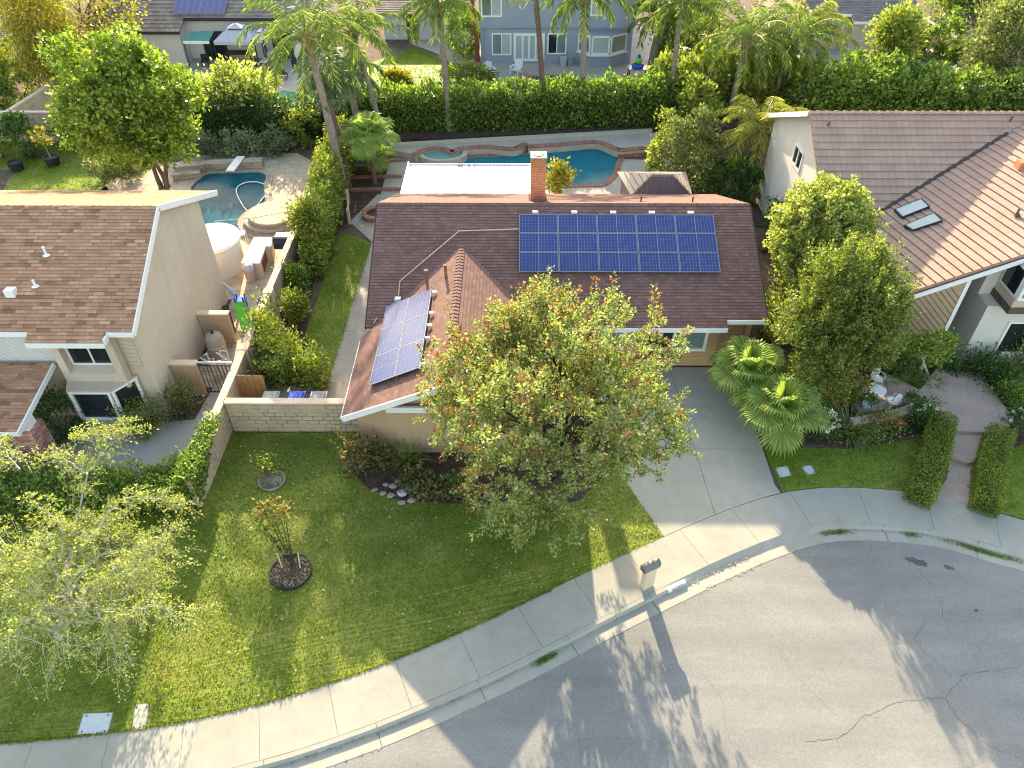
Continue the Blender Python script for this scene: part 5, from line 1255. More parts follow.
cover(((78, 734), (84, 714), (112, 713), (107, 733)), 'cover_blue', 'large pale blue utility cover in the lawn near the sidewalk')
cover(((132, 730), (136, 705), (148.5, 704), (145, 729)), 'cover_beige', 'narrow beige utility cover at the lawn edge')
cover(((776, 468), (787, 466), (791, 475), (780, 477)), 'cover_blue', 'grey utility cover in the right lawn, nearer the driveway')
cover(((802, 467), (811, 465), (815, 473), (807, 474)), 'cover_blue', 'grey utility cover in the right lawn, farther from the driveway')

# ================================================================== RIGHT HOUSE
rh = thing('pink_tiled_house', (20, 30, 0), 'two-storey house under pink-brown flat tiles with diagonal board siding and two skylights', 'house')
# main slope and wing slope, fitted to the valley between them
zr = 7.4; Rg = G(809, 112, zr); yr = Rg.y; xm0 = Rg.x
s1 = .72
mplane = lambda y: zr - s1 * (yr - y)
vb = ON(868, 220, Rg, (0, -s1, 1)); vt = ON(1007, 134, Rg, (0, -s1, 1)); vc = ON(914, 290, Rg, (0, -.375, 1))
wv = (vt - vb).cross(vc - vb); wv = wv / wv.z
wpl = lambda x, y: vb.z - (wv.x * (x - vb.x) + wv.y * (y - vb.y))
wn_ = Vector((-wv.x, -wv.y, 0)); s2 = wn_.length; wn_.normalize()
rk0 = ON(893, 301, vb, wv); rk1 = ON(1024, 258, vb, wv); rk1 = rk0.lerp(rk1, 1.7)
mb = MB()
tp = vb + (vt - vb) * ((zr - vb.z) / (vt.z - vb.z)) * .985
roof(mb, [(xm0 + .3, 28.6, mplane(28.6)), (vb.x - .2, 28.6, mplane(28.6)), vb, vt, tp, (27, yr, zr), (xm0, yr, zr)], .36, .05, .14)
roof(mb, [(27, yr, zr), (xm0, yr, zr), (xm0 + .2, yr + 6.2, zr - .42 * 6.2), (27, yr + 6.2, zr - .42 * 6.2)], .36, .05, .14)
roof(mb, [rk0, rk1, (tp.x + .6, tp.y + .0, wpl(tp.x + .6, tp.y)), tp, vt, vb, (vb.x - .75, vb.y - .35, wpl(vb.x - .75, vb.y - .35))], .36, .05, .14)
roof(mb, [rk1, (rk1.x + 4, rk1.y + .3, rk1.z - 1.4), (tp.x + 5, tp.y, tp.z - 1.4), (tp.x + .6, tp.y, wpl(tp.x + .6, tp.y))], .36, .05, .14)
rr_ = mb.build('roof', 'tile_pink', rh)
mb = MB(); saddle(mb, (xm0, yr, zr), (27, yr, zr), .17, .06, 34, .05, .03); saddle(mb, rk1, (tp.x + .6, tp.y, wpl(tp.x + .6, tp.y)), .17, .05, 22, .05, .03); mb.each('ridge_cap', 'tile_pink', rr_)
mb = MB(); mb.bar(vb + Vector((0, 0, .07)), vt + Vector((0, 0, .07)), .14, .03); mb.build('valley_flashing', 'iron', rr_)
mb = MB(); d = (rk1 - rk0).normalized(); mb.bar(rk0 + Vector((0, -.05, -.1)), rk1 + Vector((0, -.05, -.1)), .05, .2)
mb.bar((xm0 + .17, yr + 6.2, zr - 2.6 - .08), (xm0 - .03, yr, zr - .08), .05, .22)
mb.each('fascia', 'white', rh)
mb = MB(); e_ = Vector((0, 0, .03)); mb.bar(rk0 + Vector((0, .06, .04)), rk1 + Vector((0, .06, .04)), .14, .07); mb.build('rake_tiles', 'ridge_dark', rr_)
def wallquad(mb, a, b, za, zb, z0=-.05): mb.face([(a[0], a[1], z0), (b[0], b[1], z0), (b[0], b[1], zb), (a[0], a[1], za)])
mb = MB(); xw = xm0 + .5
mb.face([(xw, 29.3, -.05), (xw, 29.3, mplane(29.3) - .2), (xw, yr, zr - .2), (xw, yr + 5.6, zr - .42 * 5.6 - .2), (xw, yr + 5.6, -.05)])
mb.face([(xw, yr + 5.6, -.05), (xw, yr + 5.6, 4.6), (28, yr + 5.6, 4.6), (28, yr + 5.6, -.05)])
mb.face([(xw, 29.3, -.05), (15.6, 29.3, -.05), (15.6, 29.3, mplane(29.3) - .2), (xw, 29.3, mplane(29.3) - .2)])
mb.build('wall', 'stucco_white', rh)
FY = 24.95; FX0, FX1 = 15.5, 17.9
zt0, zt1 = wpl(FX0, FY) - .2, wpl(FX1, FY) - .2
mb = MB(); wallquad(mb, (FX0, FY), (FX1, FY), zt0, zt1); wallquad(mb, (FX0, 29.3), (FX0, FY), wpl(FX0, 29.3) - .25, zt0); mb.build('siding', 'siding_pink', rh)
mb = MB()   # diagonal board joints on the front
for k in range(-2, 40):
    c_ = k * .27   # line x - FX0 + (zt0 - z) ... descending to the right at 45 degrees
    pts = []
    x = FX0
    for t_ in range(0, 61):
        x = FX0 + (FX1 - FX0) * t_ / 60; z = zt0 + 1.6 - c_ - (x - FX0) * 1.0
        if 0 <= z <= wpl(x, FY) - .22: pts.append((x, FY - .006, z))
    if len(pts) > 2: mb.bar(pts[0], pts[-1], .012, .028)
mb.each('siding_groove', 'groove', rh)
mb = MB(); mb.box(FX1, FX1 + .16, FY - .04, FY + .1, 0, zt1); mb.build('corner_board', 'white', rh)
mb = MB(); zq = min(wpl(FX1, FY + 2.2), wpl(20.5, FY + 2.2), wpl(FX1, FY)) - .35; mb.face([(FX1 + .16, FY + 2.2, 0), (20.5, FY + 2.2, 0), (20.5, FY + 2.2, zq), (FX1 + .16, FY + 2.2, zq)]); mb.face([(FX1, FY, 0), (FX1, FY + 2.2, 0), (FX1, FY + 2.2, zq), (FX1, FY, zq)]); mb.build('entry_recess', 'wood_dark', rh)
mb = MB(); ex0, ey0 = 19.2, 24.9; mb.box(ex0, 27.6, ey0, 32, 0, 3.05); mb.box(ex0 + .02, 27.6, ey0 + .9, 32, 3.05, 5.0); mb.build('entry_wall', 'stucco_white', rh)
mb = MB(); mb.box(ex0 + .5, 27.4, ey0 - .55, ey0 + .88, 3.06, 3.35); mb.build('bay_skirt', 'groove', rh)
mb = MB(); mb.box(ex0 + .55, 27.4, ey0 - .5, ey0 + .88, 3.351, 5.15); mb.build('bay', 'stucco_beige', rh)
window(rh, ex0 + .6, ex0 + 3.4, 3.7, 5.0, ey0 - .502, glass=('curtain_glass', 'dark_glass'), fr=.12)
mb = MB(); mb.box(ex0 + .535, ex0 + .549, ey0 - .45, ey0 + .8, 3.75, 5.0); f = mb.build('window', 'white', rh)
p = MB(); p.face([(ex0 + .53, ey0 - .35, 3.85), (ex0 + .53, ey0 + .7, 3.85), (ex0 + .53, ey0 + .7, 4.9), (ex0 + .53, ey0 - .35, 4.9)][::-1]); p.build('pane', 'dark_glass', f)
window(rh, ex0 + 1.2, ex0 + 3.4, .6, 2.3, ey0 - .002, glass=('dark_glass',), fr=.1)
# window in the end gable
gw = [AX(u, v, xw) for u, v in ((797, 146), (803, 155), (799, 169), (793, 161))]
yc_, zc_ = sum(p.y for p in gw) / 4, sum(p.z for p in gw) / 4
mb = MB(); y0, y1, z0, z1 = yc_ - .65, yc_ + .65, zc_ - .5, zc_ + .5
mb.box(xw - .05, xw - .003, y0, y1, z0, z0 + .09); mb.box(xw - .05, xw - .003, y0, y1, z1 - .09, z1)
for y in (y0, (y0 + y1) / 2 - .04, y1 - .09): mb.box(xw - .05, xw - .003, y, y + .09, z0 + .09, z1 - .09)
f = mb.build('window', 'white', rh); p = MB(); p.face([(xw - .012, y0 + .05, z0 + .05), (xw - .012, y0 + .05, z1 - .05), (xw - .012, y1 - .05, z1 - .05), (xw - .012, y1 - .05, z0 + .05)]); p.build('pane', 'dark_glass', f)
# skylights
nS = wv.normalized(); pS = vb + nS * .14
for px in (((894, 209), (922, 198), (930, 206), (902, 217)), ((904, 225), (935, 212), (943, 220), (912, 230))):
    P = [ON(u, v, pS, nS) for u, v in px]; c_ = sum(P, Vector()) / 4; m1 = MB()
    lo = [p - nS * .15 for p in P]
    for k in range(4): j = (k + 1) % 4; m1.face([lo[k], lo[j], P[j], P[k]][::-1])
    inn = [c_ + (p - c_) * .9 for p in P]
    for k in range(4): j = (k + 1) % 4; m1.face([P[k], P[j], inn[j], inn[k]][::-1])
    sk = m1.build('skylight', 'iron', rr_); m2 = MB(); m2.face([p - nS * .006 for p in inn][::-1]); m2.build('pane', 'pale_glass', sk)
for u, v, h in ((1016, 216, .35),):
    q = ON(u, v, vb, nS); mb = MB(); mb.tube([q - Vector((0, 0, .1)), q + Vector((0, 0, h))], .05, 8); mb.lathe([(.16, .06), (.06, .14)], q, 10); mb.build('vent_pipe', 'groove', rr_)
for u, v in ((808 + 20, 127), (1010, 122)):
    q = ON(u, v, (0, yr, zr), (0, -s1, 1)); mb = MB(); mb.tube([q - Vector((0, 0, .1)), q + Vector((0, 0, .3))], .04, 8); mb.build('vent_pipe', 'groove', rr_)
q = ON(1020, 168, vb, nS); mb = MB(); mb.box(q.x - .18, q.x + .3, q.y - .2, q.y + .2, q.z - .3, q.z + .32); mb.build('chimney', 'brick', rr_)

# low curved terrace wall, chairs, pots
tw = thing('terrace_wall', (14.5, 21.5, 0), 'low curved pinkish wall edging the small seating terrace', 'wall')
pa = cr_spline([tuple(G(u, v, .62)[:2]) for u, v in ((852, 421), (866, 419), (888, 415), (908, 409), (924, 402))], 6); mb, mc = MB(), MB()
for k in range(len(pa) - 1):
    a, b = pa[k], pa[k + 1]; d = (b - a).normalized(); n_ = Vector((-d.y, d.x, 0)) * .14
    mb.prism([(p.x, p.y) for p in (a - n_ * .9, b - n_ * .9, b + n_ * .9, a + n_ * .9)], 0, .57); n_ *= 1.25
    mc.prism([(p.x, p.y) for p in (a - n_, b - n_, b + n_, a + n_)], .575, .64, bottom=True)
mb.build('wall', 'brick_old', tw); mc.build('wall_cap', 'patio_conc', tw)
def lattice_chair(loc, rz, label):
    t = thing('garden_chair', loc, label, 'chair', 'white cast metal chairs on the terrace', rz)
    m = MB(); m.lathe([(.0, .44), (.22, .44), (.22, .40), (0, .40)], (0, 0, 0), 18); m.build('seat', 'cover_white', t, local=True)
    m = MB(); pts = [(.21 * math.cos(a), .18, .44 + .46 * math.sin(a)) for a in [math.pi * k / 10 for k in range(11)]]; m.tube(pts, .018, 6)
    for k in range(-2, 3): m.tube([(k * .07, .18, .44), (k * .055, .18, .44 + .46 * math.sqrt(max(.05, 1 - (k * .07 / .21) ** 2)))], .012, 5)
    m.tube([(-.2, .18, .6), (.2, .18, .6)], .012, 5); m.tube([(-.19, .18, .74), (.19, .18, .74)], .012, 5); m.build('backrest', 'cover_white', t, local=True)
    for s in (-1, 1):
        m = MB(); m.tube([(s * .2, .17, .62), (s * .24, -.05, .63), (s * .2, -.17, .6), (s * .17, -.16, .43)], .014, 6); m.build('armrest', 'cover_white', t, local=True)
        for y in (-1, 1): m = MB(); m.tube([(s * .15, y * .15, .41), (s * .17, y * .17, .2), (s * .22, y * .22, 0)], .016, 6); m.build('leg', 'cover_white', t, local=True)
    return t
M['cover_white'] = plain('cover_white', (.74, .78, .82), .5, .04)
c0 = lattice_chair(G(874, 386, TZ), R(20), 'white lattice garden chair at the back of the terrace under the dense tree')
for (u, v, rz, lab) in ((858, 396, 75, 'white garden chair at the left of the small round table, half under the dense tree'), (889, 408, 200, 'white garden chair close behind the low curved wall')):
    c_ = copy_tree(c0); c_.location = G(u, v, TZ); c_.rotation_euler = (0, 0, R(rz)); c_['label'] = lab
q = G(873, 402, TZ); t = thing('garden_table', q, 'small round white garden table between the lattice chairs', 'table')
m = MB(); m.lathe([(0, .68), (.31, .68), (.31, .65), (0, .65)], (0, 0, 0), 24); m.build('tabletop', 'cover_white', t, local=True)
for k in range(3): a = 2.1 * k; m = MB(); m.tube([(.08 * math.cos(a), .08 * math.sin(a), .65), (.1 * math.cos(a), .1 * math.sin(a), .3), (.28 * math.cos(a), .28 * math.sin(a), 0)], .02, 6); m.build('leg', 'cover_white', t, local=True)
def pot(q, r, h, mat, label, lmat, n=160, leaf=.14, name='flower_pot', cat='pot', rad=None):
    t = thing(name, q, label, cat); m = MB(); m.lathe([(0, 0), (r * .7, 0), (r * .95, h * .6), (r, h), (r * .88, h), (r * .85, h * .85), (0, h * .85)], (0, 0, 0), 18); m.build('pot', mat, t, local=True, smooth=True)
    rad = rad or (r * 1.1, r * 1.1, r * 1.1); P, D, cc = crown_pts(Vector(q) + Vector((0, 0, h + rad[2] * .5)), rad, 14, n // 14, .06, int(abs(q[0]) * 100)); leaf_obj('plant', lmat, P, D, leaf, leaf * .5, t); return t
pot(G(866, 408, TZ), .22, .3, 'cover_white', 'white footed flower pot at the left end of the low curved wall', 'lf_dark')
pot(G(907, 405, TZ), .2, .3, 'concrete_old', 'grey flower pot with olive plant at the right end of the low curved wall', 'lf_olive')
pot(G(920, 405, TZ), .13, .18, 'ridge_dark', 'small dark pot beside the right end of the low curved wall', 'lf_dark', 60, .08)

# ================================================================== HOUSES AND YARDS BEHIND
gh = thing('grey_blue_house', (3, 62.2, 0), 'two-storey grey-blue house with white windows behind the tall hedge', 'house')
GY = 62.2; gx0 = AY(481, 60, GY).x; gx1 = AY(630, 60, GY).x
mb = MB(); mb.box(gx0, gx1, GY, GY + 9, -.05, 2.72); mb.build('wall', 'grey_blue', gh)
mb = MB(); mb.box(gx0 - .05, gx1 + .1, GY - .18, GY + 9, 2.722, 5.9); mb.build('upper_wall', 'grey_blue', gh)
mb = MB(); roof(mb, [(gx0 - .6, GY - .7, 5.7), (gx1 + .7, GY - .7, 5.7), (gx1 + .7, GY + 4.5, 7.6), (gx0 - .6, GY + 4.5, 7.6)], .3, .03, .12); roof(mb, [(gx0 - .6, GY + 9.7, 5.7), (gx1 + .7, GY + 9.7, 5.7), (gx1 + .7, GY + 4.5, 7.6), (gx0 - .6, GY + 4.5, 7.6)], .3, .03, .12); mb.build('roof', 'roof_grey', gh)
def winpx(parent, u0, v0, u1, v1, y, **k):
    a, b = AY(u0, v1, y), AY(u1, v0, y); return window(parent, a.x, b.x, max(a.z, .03), b.z, y - .003, **k)
winpx(gh, 492, 33, 511.5, 55, GY, glass=('curtain_glass', 'pale_glass'), fr=.1)
winpx(gh, 513.5, 33, 545, 61, GY, glass=('pale_glass', 'pale_glass'), fr=.2, mull=3)
winpx(gh, 547, 33, 567, 54, GY, glass=('dark_glass', 'curtain_glass'), fr=.1)
winpx(gh, 481, -11, 502, 17, GY - .18, glass=('curtain_glass', 'pale_glass'), fr=.12)
winpx(gh, 590, -10, 604, 16, GY - .18, glass=('pale_glass',), fr=.12, mull=0)
# bay
bx = [AY(577, 60, GY).x, AY(590, 60, GY - .9).x, AY(609, 60, GY - .9).x, AY(625, 60, GY).x]
BP = [(bx[0], GY - .004), (bx[1], GY - .95), (bx[2], GY - .95), (bx[3], GY - .004)]
mb = MB(); mb.prism(BP, -.02, 2.5); bay = mb.build('bay', 'grey_blue', gh)
mb = MB(); mb.prism([(BP[0][0] - .15, GY - .005), (BP[1][0] - .1, GY - 1.1), (BP[2][0] + .1, GY - 1.1), (BP[3][0] + .15, GY - .005)], .88, .98, bottom=True); mb.build('sill', 'white', bay)
for i in range(3):
    a, b = Vector((*BP[i], 1.05)), Vector((*BP[i + 1], 1.05)); d = (b - a).normalized(); n_ = Vector((d.y, -d.x, 0)) * .03; u_ = Vector((0, 0, 1.25)); a = a + d * .1 + n_; b = b - d * .1 + n_
    mb = MB(); mb.bar(a, b, .05, .12); mb.bar(a + u_, b + u_, .05, .12); mb.bar(a, a + u_, .05, .12, 0, d); mb.bar(b, b + u_, .05, .12, 0, d); f = mb.build('window', 'white', bay)
    p = MB(); p.face([a - n_ * .6, b - n_ * .6, b + u_ - n_ * .6, a + u_ - n_ * .6]); p.build('pane', ['curtain_glass', 'pale_glass', 'curtain_glass'][i], f)
mb = MB(); mb.box(gx0 + .05, gx0 + .12, GY - .26, GY - .185, 3.2, 3.25)
mb = MB(); mb.tube([(gx0 + .2, GY - .12, 0), (gx0 + .2, GY - .12, 2.7)], .06, 8); mb.build('downpipe', 'grey_blue', gh)
def adirondack(loc, rz, label):
    t = thing('garden_armchair', loc, label, 'chair', 'white slatted armchairs by the grey-blue house', rz)
    m = MB(); 
    for k in range(5): m.box(-.28, .28, -.3 + k * .11, -.21 + k * .11, .36 - k * .02, .39 - k * .02)
    m.build('seat', 'white', t, local=True)
    m = MB()
    for k in range(5): x = -.24 + k * .12; m.bar((x, .22, .3), (x * 1.25, .5, 1.0 - abs(k - 2) * .06), .1, .03, 0, (0, 1, 0))
    m.build('backrest', 'white', t, local=True)
    for s in (-1, 1):
        m = MB(); m.box(s * .36 - .07, s * .36 + .07, -.36, .36, .55, .59); m.build('armrest', 'white', t, local=True)
        m = MB(); m.box(s * .32 - .04, s * .32 + .04, -.34, -.26, 0, .55); m.build('leg', 'white', t, local=True)
        m = MB(); m.bar((s * .3, -.3, .36), (s * .3, .5, .04), .04, .12); m.build('leg', 'white', t, local=True)
    return t
a0 = adirondack(G(490, 76), R(25), 'white slatted armchair nearer the lawn on the grey-blue house patio')
a1 = copy_tree(a0); a1.location = G(516, 74); a1.rotation_euler = (0, 0, R(-30)); a1['label'] = 'white slatted armchair in front of the glazed doors'
q = G(637, 78); t = thing('patio_table', q, 'dark square table at the right of the grey-blue house patio', 'table')
m = MB(); m.box(-.75, .75, -.5, .5, .72, .78); m.build('tabletop', 'metal_grey', t, local=True)
for sx in (-1, 1):
    for sy in (-1, 1): m = MB(); m.box(sx * .68 - .04, sx * .68 + .04, sy * .43 - .04, sy * .43 + .04, 0, .72); m.build('leg', 'iron', t, local=True)
t = thing('inflatable_toy', q + Vector((-.05, 0, .78)), 'bright blue and green inflatable toy on the dark patio table', 'toy')
m = MB(); m.lathe([(0, 0), (.42, .02), (.48, .16), (.38, .32), (.3, .34)], (0, 0, 0), 16); m.build('ring', 'blue_plastic', t, local=True, smooth=True)
m = MB(); m.lathe([(0, .34), (.25, .36), (.28, .55), (.15, .72), (0, .75)], (.05, 0, 0), 14); m.build('body', 'green_plastic', t, local=True, smooth=True); m = MB(); m.lathe([(0, .74), (.14, .76), (.15, .9), (0, 1.0)], (.05, 0, 0), 12); m.build('head', 'blue_plastic', t, local=True, smooth=True)
sp2 = thing('raised_spa', G(565, 82), 'low brick-edged hot tub just beyond the tall hedge', 'hot tub')
q = G(562, 83); m = MB(); m.box(q.x - 3.2, q.x + 1.2, q.y - .9, q.y + .8, -.02, .35); m.build('wall', 'brick_coping', sp2); m = MB(); m.box(q.x - 2.3, q.x + .3, q.y - .5, q.y + .5, .351, .36); m.build('water', 'dark_glass', sp2)
for u, mat, lab in ((563.5, 'pale_glass', 'pale grey patio pot against the grey-blue wall'), (570.5, 'metal_grey', 'dark grey patio pot against the grey-blue wall')):
    q = G(u, 65.5); t = thing('patio_pot', q, lab, 'pot'); m = MB(); m.lathe([(0, 0), (.26, 0), (.3, .65), (.25, .65), (0, .55)], (0, 0, 0), 14); m.build('pot', mat, t, local=True)
# small grey house wing behind the neighbour's lawn
sh2 = thing('grey_cottage', (-8, 68, 0), 'low pale grey house with dark doorway behind the bright neighbour lawn', 'house')
q = AY(385, 40, 68); q2 = AY(470, 40, 68); mb = MB(); mb.box(q.x, q2.x, 68, 76, 0, 2.3); mb.build('wall', 'fabric_grey', sh2)
mb = MB(); roof(mb, [(q.x - .5, 67.5, 2.2), (q2.x + .5, 67.5, 2.2), (q2.x + .5, 72, 3.3), (q.x - .5, 72, 3.3)], .35, .03, .1); mb.build('roof', 'tile_grey', sh2)
a, b = AY(407, 30, 67.9), AY(417, 12, 67.9); mb = MB(); mb.box(a.x, b.x, 67.94, 67.996, .02, 2.0); mb.build('door', 'wood_dark', sh2)
# tiled house at top left with solar panels
th = thing('grey_tiled_house', (-24, 64, 0), 'single-storey white house under brown-grey tiles with four solar panels at the top left', 'house')
TY = 61.3
tx0_, tx1_ = -33, -16.5; xs_ = G(186, 26, 2.6).x
mb = MB(); zt_ = lambda y: 2.6 + .42 * (y - TY)
roof(mb, [(tx0_, TY, 2.6), (xs_, TY, 2.6), (xs_, TY + 1.4, zt_(TY + 1.4)), (tx1_, TY + 1.4, zt_(TY + 1.4)), (tx1_, TY + 8, zt_(TY + 8)), (tx0_, TY + 8, zt_(TY + 8))], .45, .05, .14)
roof(mb, [(tx1_, TY + 8, zt_(TY + 8)), (tx0_, TY + 8, zt_(TY + 8)), (tx0_, TY + 15, zt_(TY + 1)), (tx1_, TY + 15, zt_(TY + 1))], .45, .05, .14)
mb.build('roof', 'tile_grey', th)
mb = MB(); mb.box(tx0_ + .4, xs_ - .3, TY + .5, TY + 14, -.05, 2.6); mb.box(xs_ - .299, tx1_ - .4, TY + 1.9, TY + 14, -.05, 2.9); mb.build('wall', 'stucco_white', th)
mb = MB(); mb.box(tx0_, xs_, TY - .06, TY - .004, 2.42, 2.6); mb.box(xs_ + .002, tx1_, TY + 1.34, TY + 1.396, zt_(TY + 1.4) - .2, zt_(TY + 1.4)); mb.build('gutter', 'iron', th)
mb = MB(); mb.box(-25.2, -23.4, TY + 1.86, TY + 1.896, .02, 2.1); mb.build('sliding_door', 'dark_glass', th)
mb = MB(); mb.box(-19.6, -18.0, TY + 1.86, TY + 1.896, .02, 2.2); mb.build('sliding_door', 'dark_glass', th)
mb = MB(); mb.box(-17.95, -17.5, TY + 1.8, TY + 1.896, .02, 2.4); mb.build('door_frame', 'white', th)
nT = Vector((0, -.42, 1)).normalized(); pT = Vector((0, TY, 2.6)) + nT * .1
c00, c10 = ON(173, 14.5, pT, nT), ON(224, 14.5, pT, nT)
c01 = ON(173, -1, pT, nT); uT = Vector((0, 1, .42)).normalized(); w_ = (c10.x - c00.x - .06) / 4
array(th, Vector((c00.x, c00.y, zt_(c00.y))), Vector((1, 0, 0)), uT, nT, 4, 1, w_, 1.75, .03, .14)
aw = thing('green_awning', (-27, 61, 0), 'dark green fabric awning on thin posts left of the white canopies', 'awning')
A_ = [G(u, v, z) for u, v, z in ((190, 31.5, 2.6), (214, 31, 2.6), (209, 41, 2.2), (183, 41, 2.2))]
mb = MB(); mb.face([A_[3], A_[2], A_[1], A_[0]]); mb.face([p - Vector((0, 0, .03)) for p in A_]); mb.build('canopy', 'fabric_teal', aw)
mb = MB(); mb.bar(A_[3] - Vector((0, .02, .1)), A_[2] - Vector((0, .02, .1)), .04, .2); mb.build('valance', 'white', aw)
for p in (A_[3], A_[2]): mb = MB(); mb.tube([(p.x, p.y, 0), (p.x, p.y, p.z - .05)], .04, 6); mb.build('post', 'iron', aw)
def canopy(name, u0, v0, u1, label, depth, z=2.2, peak=1.0):
    a, b = G(u0, v0, z), G(u1, v0, z); c_ = (a + b) / 2 + Vector((0, depth / 2, 0)); t = thing(name, (c_.x, c_.y, 0), label, 'canopy')
    C = [a, b, b + Vector((0, depth, 0)), a + Vector((0, depth, 0))]; k1 = [c_ + (p - c_) * .35 + Vector((0, 0, peak * .6)) for p in C]; k2 = [c_ + (p - c_) * .38 + Vector((0, 0, peak * .72)) for p in C]; pk = c_ + Vector((0, 0, peak))
    mb = MB()
    for i in range(4): j = (i + 1) % 4; mb.face([C[i], C[j], k1[j], k1[i]]); mb.face([k2[i], k2[j], pk]); mb.face([C[i] - Vector((0, 0, .22)), C[j] - Vector((0, 0, .22)), C[j], C[i]])
    mb.build('cover', 'fabric_grey', t)
    for p in C: mb = MB(); mb.tube([(p.x, p.y, 0), (p.x, p.y, z)], .05, 6); mb.build('post', 'iron', t)
    return t
canopy('gazebo', 213, 42, 254, 'grey-white gazebo canopy with peaked vented top at the upper left', 2.6)
canopy('gazebo', 251, 40, 263, 'second pale canopy just right of the peaked gazebo, against the red boards', 2.4, 2.4, .5)
q = G(262, 58); t = thing('board_screen', (q.x, q.y + .4, 0), 'red-brown board screen beside the pale canopies', 'screen'); mb = MB(); mb.box(q.x - .3, q.x + 1.5, q.y + .4, q.y + .5, 0, 2.1); mb.build('board', 'wood_red', t)
def lounger(loc, rz, label, grp):
    t = thing('sun_lounger', loc, label, 'lounger', grp, rz); m = MB(); m.box(-.3, .3, -.9, .35, .3, .36); m.build('seat', 'white', t, local=True); m = MB(); m.bar((0, .33, .33), (0, .9, .85), .6, .06); m.build('backrest', 'fabric_grey', t, local=True)
    for sx in (-1, 1):
        for y in (-.8, .3): m = MB(); m.box(sx * .26 - .03, sx * .26 + .03, y - .03, y + .03, 0, .3); m.build('leg', 'iron', t, local=True)
    return t
lounger(G(268, 63), R(-10), 'white sun lounger on the far left patio beside the red boards', None)
def gchair(u, v, rz, lab):
    t = thing('patio_chair', G(u, v), lab, 'chair', 'dark chairs on the far left patio', R(rz)); m = MB(); m.box(-.28, .28, -.28, .28, .36, .42); m.build('seat', 'iron', t, local=True); m = MB(); m.box(-.28, .28, .24, .29, .42, .85); m.build('backrest', 'iron', t, local=True)
    for sx in (-1, 1):
        for sy in (-1, 1): m = MB(); m.box(sx * .25 - .025, sx * .25 + .025, sy * .25 - .025, sy * .25 + .025, 0, .36); m.build('leg', 'iron', t, local=True)
    return t
gchair(284, 79, 180, 'dark patio chair beside the clay pot on the far left patio'); gchair(266, 77, 160, 'dark patio chair nearest the orange-tinged bush'); gchair(298, 70, 60, 'dark patio chair beneath the tall leaning palm'); gchair(206, 66, 10, 'dark patio chair under the peaked gazebo'); gchair(222, 66, -20, 'dark patio chair at the open front of the peaked gazebo')
q = G(240, 62); t = thing('dining_table', q, 'brown dining table under the peaked gazebo', 'table'); m = MB(); m.box(-.9, .9, -.5, .5, .7, .76); m.build('tabletop', 'wood_dark', t, local=True)
for sx in (-1, 1):
    for sy in (-1, 1): m = MB(); m.box(sx * .8 - .04, sx * .8 + .04, sy * .4 - .04, sy * .4 + .04, 0, .7); m.build('leg', 'wood_dark', t, local=True)
q = G(275, 82); t = thing('clay_urn', q, 'tall red clay urn on the far left patio', 'urn'); m = MB(); m.lathe([(0, 0), (.16, 0), (.24, .5), (.2, 1.0), (.24, 1.1), (.18, 1.1), (0, .95)], (0, 0, 0), 14); m.build('urn', 'terracotta', t, local=True, smooth=True)
fp = thing('swimming_pool', G(290, 95), 'pale blue pool end showing behind the dark left hedge', 'pool')
fpp = [tuple(G(u, v)[:2]) for u, v in ((205, 112), (205, 104), (240, 104), (275, 96), (283, 91), (300, 94), (312, 97), (312, 112))]
poolparts(fp, fpp, 'concrete', 'water_far', .02, .4, .05)
# corner house at far left
chs = thing('corner_house', (-38, 60, 0), 'house corner with white fascia and red brick pillar at the top left edge', 'house')
q = G(14, 40, 2.4); mb = MB(); roof(mb, [(-50, 55.5, 2.4), (q.x, 55.5, 2.4), (q.x + 2.0, 62, 4.2), (-50, 62, 4.2)], .3, .03, .1); rf2 = mb.build('roof', 'roof_grey', chs)
mb = MB(); mb.bar((q.x + .04, 55.5, 2.34), (q.x + 2.04, 62, 4.14), .06, .25); mb.box(-50, q.x, 55.44, 55.49, 2.2, 2.4); mb.each('fascia', 'white', rf2)
mb = MB(); mb.box(-50, q.x - .6, 56.4, 62, 0, 2.3); mb.build('wall', 'stucco_white', chs); mb = MB(); a = G(8, 59); mb.box(a.x - .45, a.x + .45, a.y, a.y + .8, 0, 2.2); mb.build('porch_pillar', 'brick', chs)
q = G(24, 58); t = thing('kiddie_pool', q, 'small bright blue wading pool by the brick pillar at the top left', 'wading pool'); m = MB(); m.lathe([(0, .05), (.62, .05), (.66, .25), (.72, .25), (.72, 0)], (0, 0, 0), 18); m.build('tub', 'blue_plastic', t, local=True)
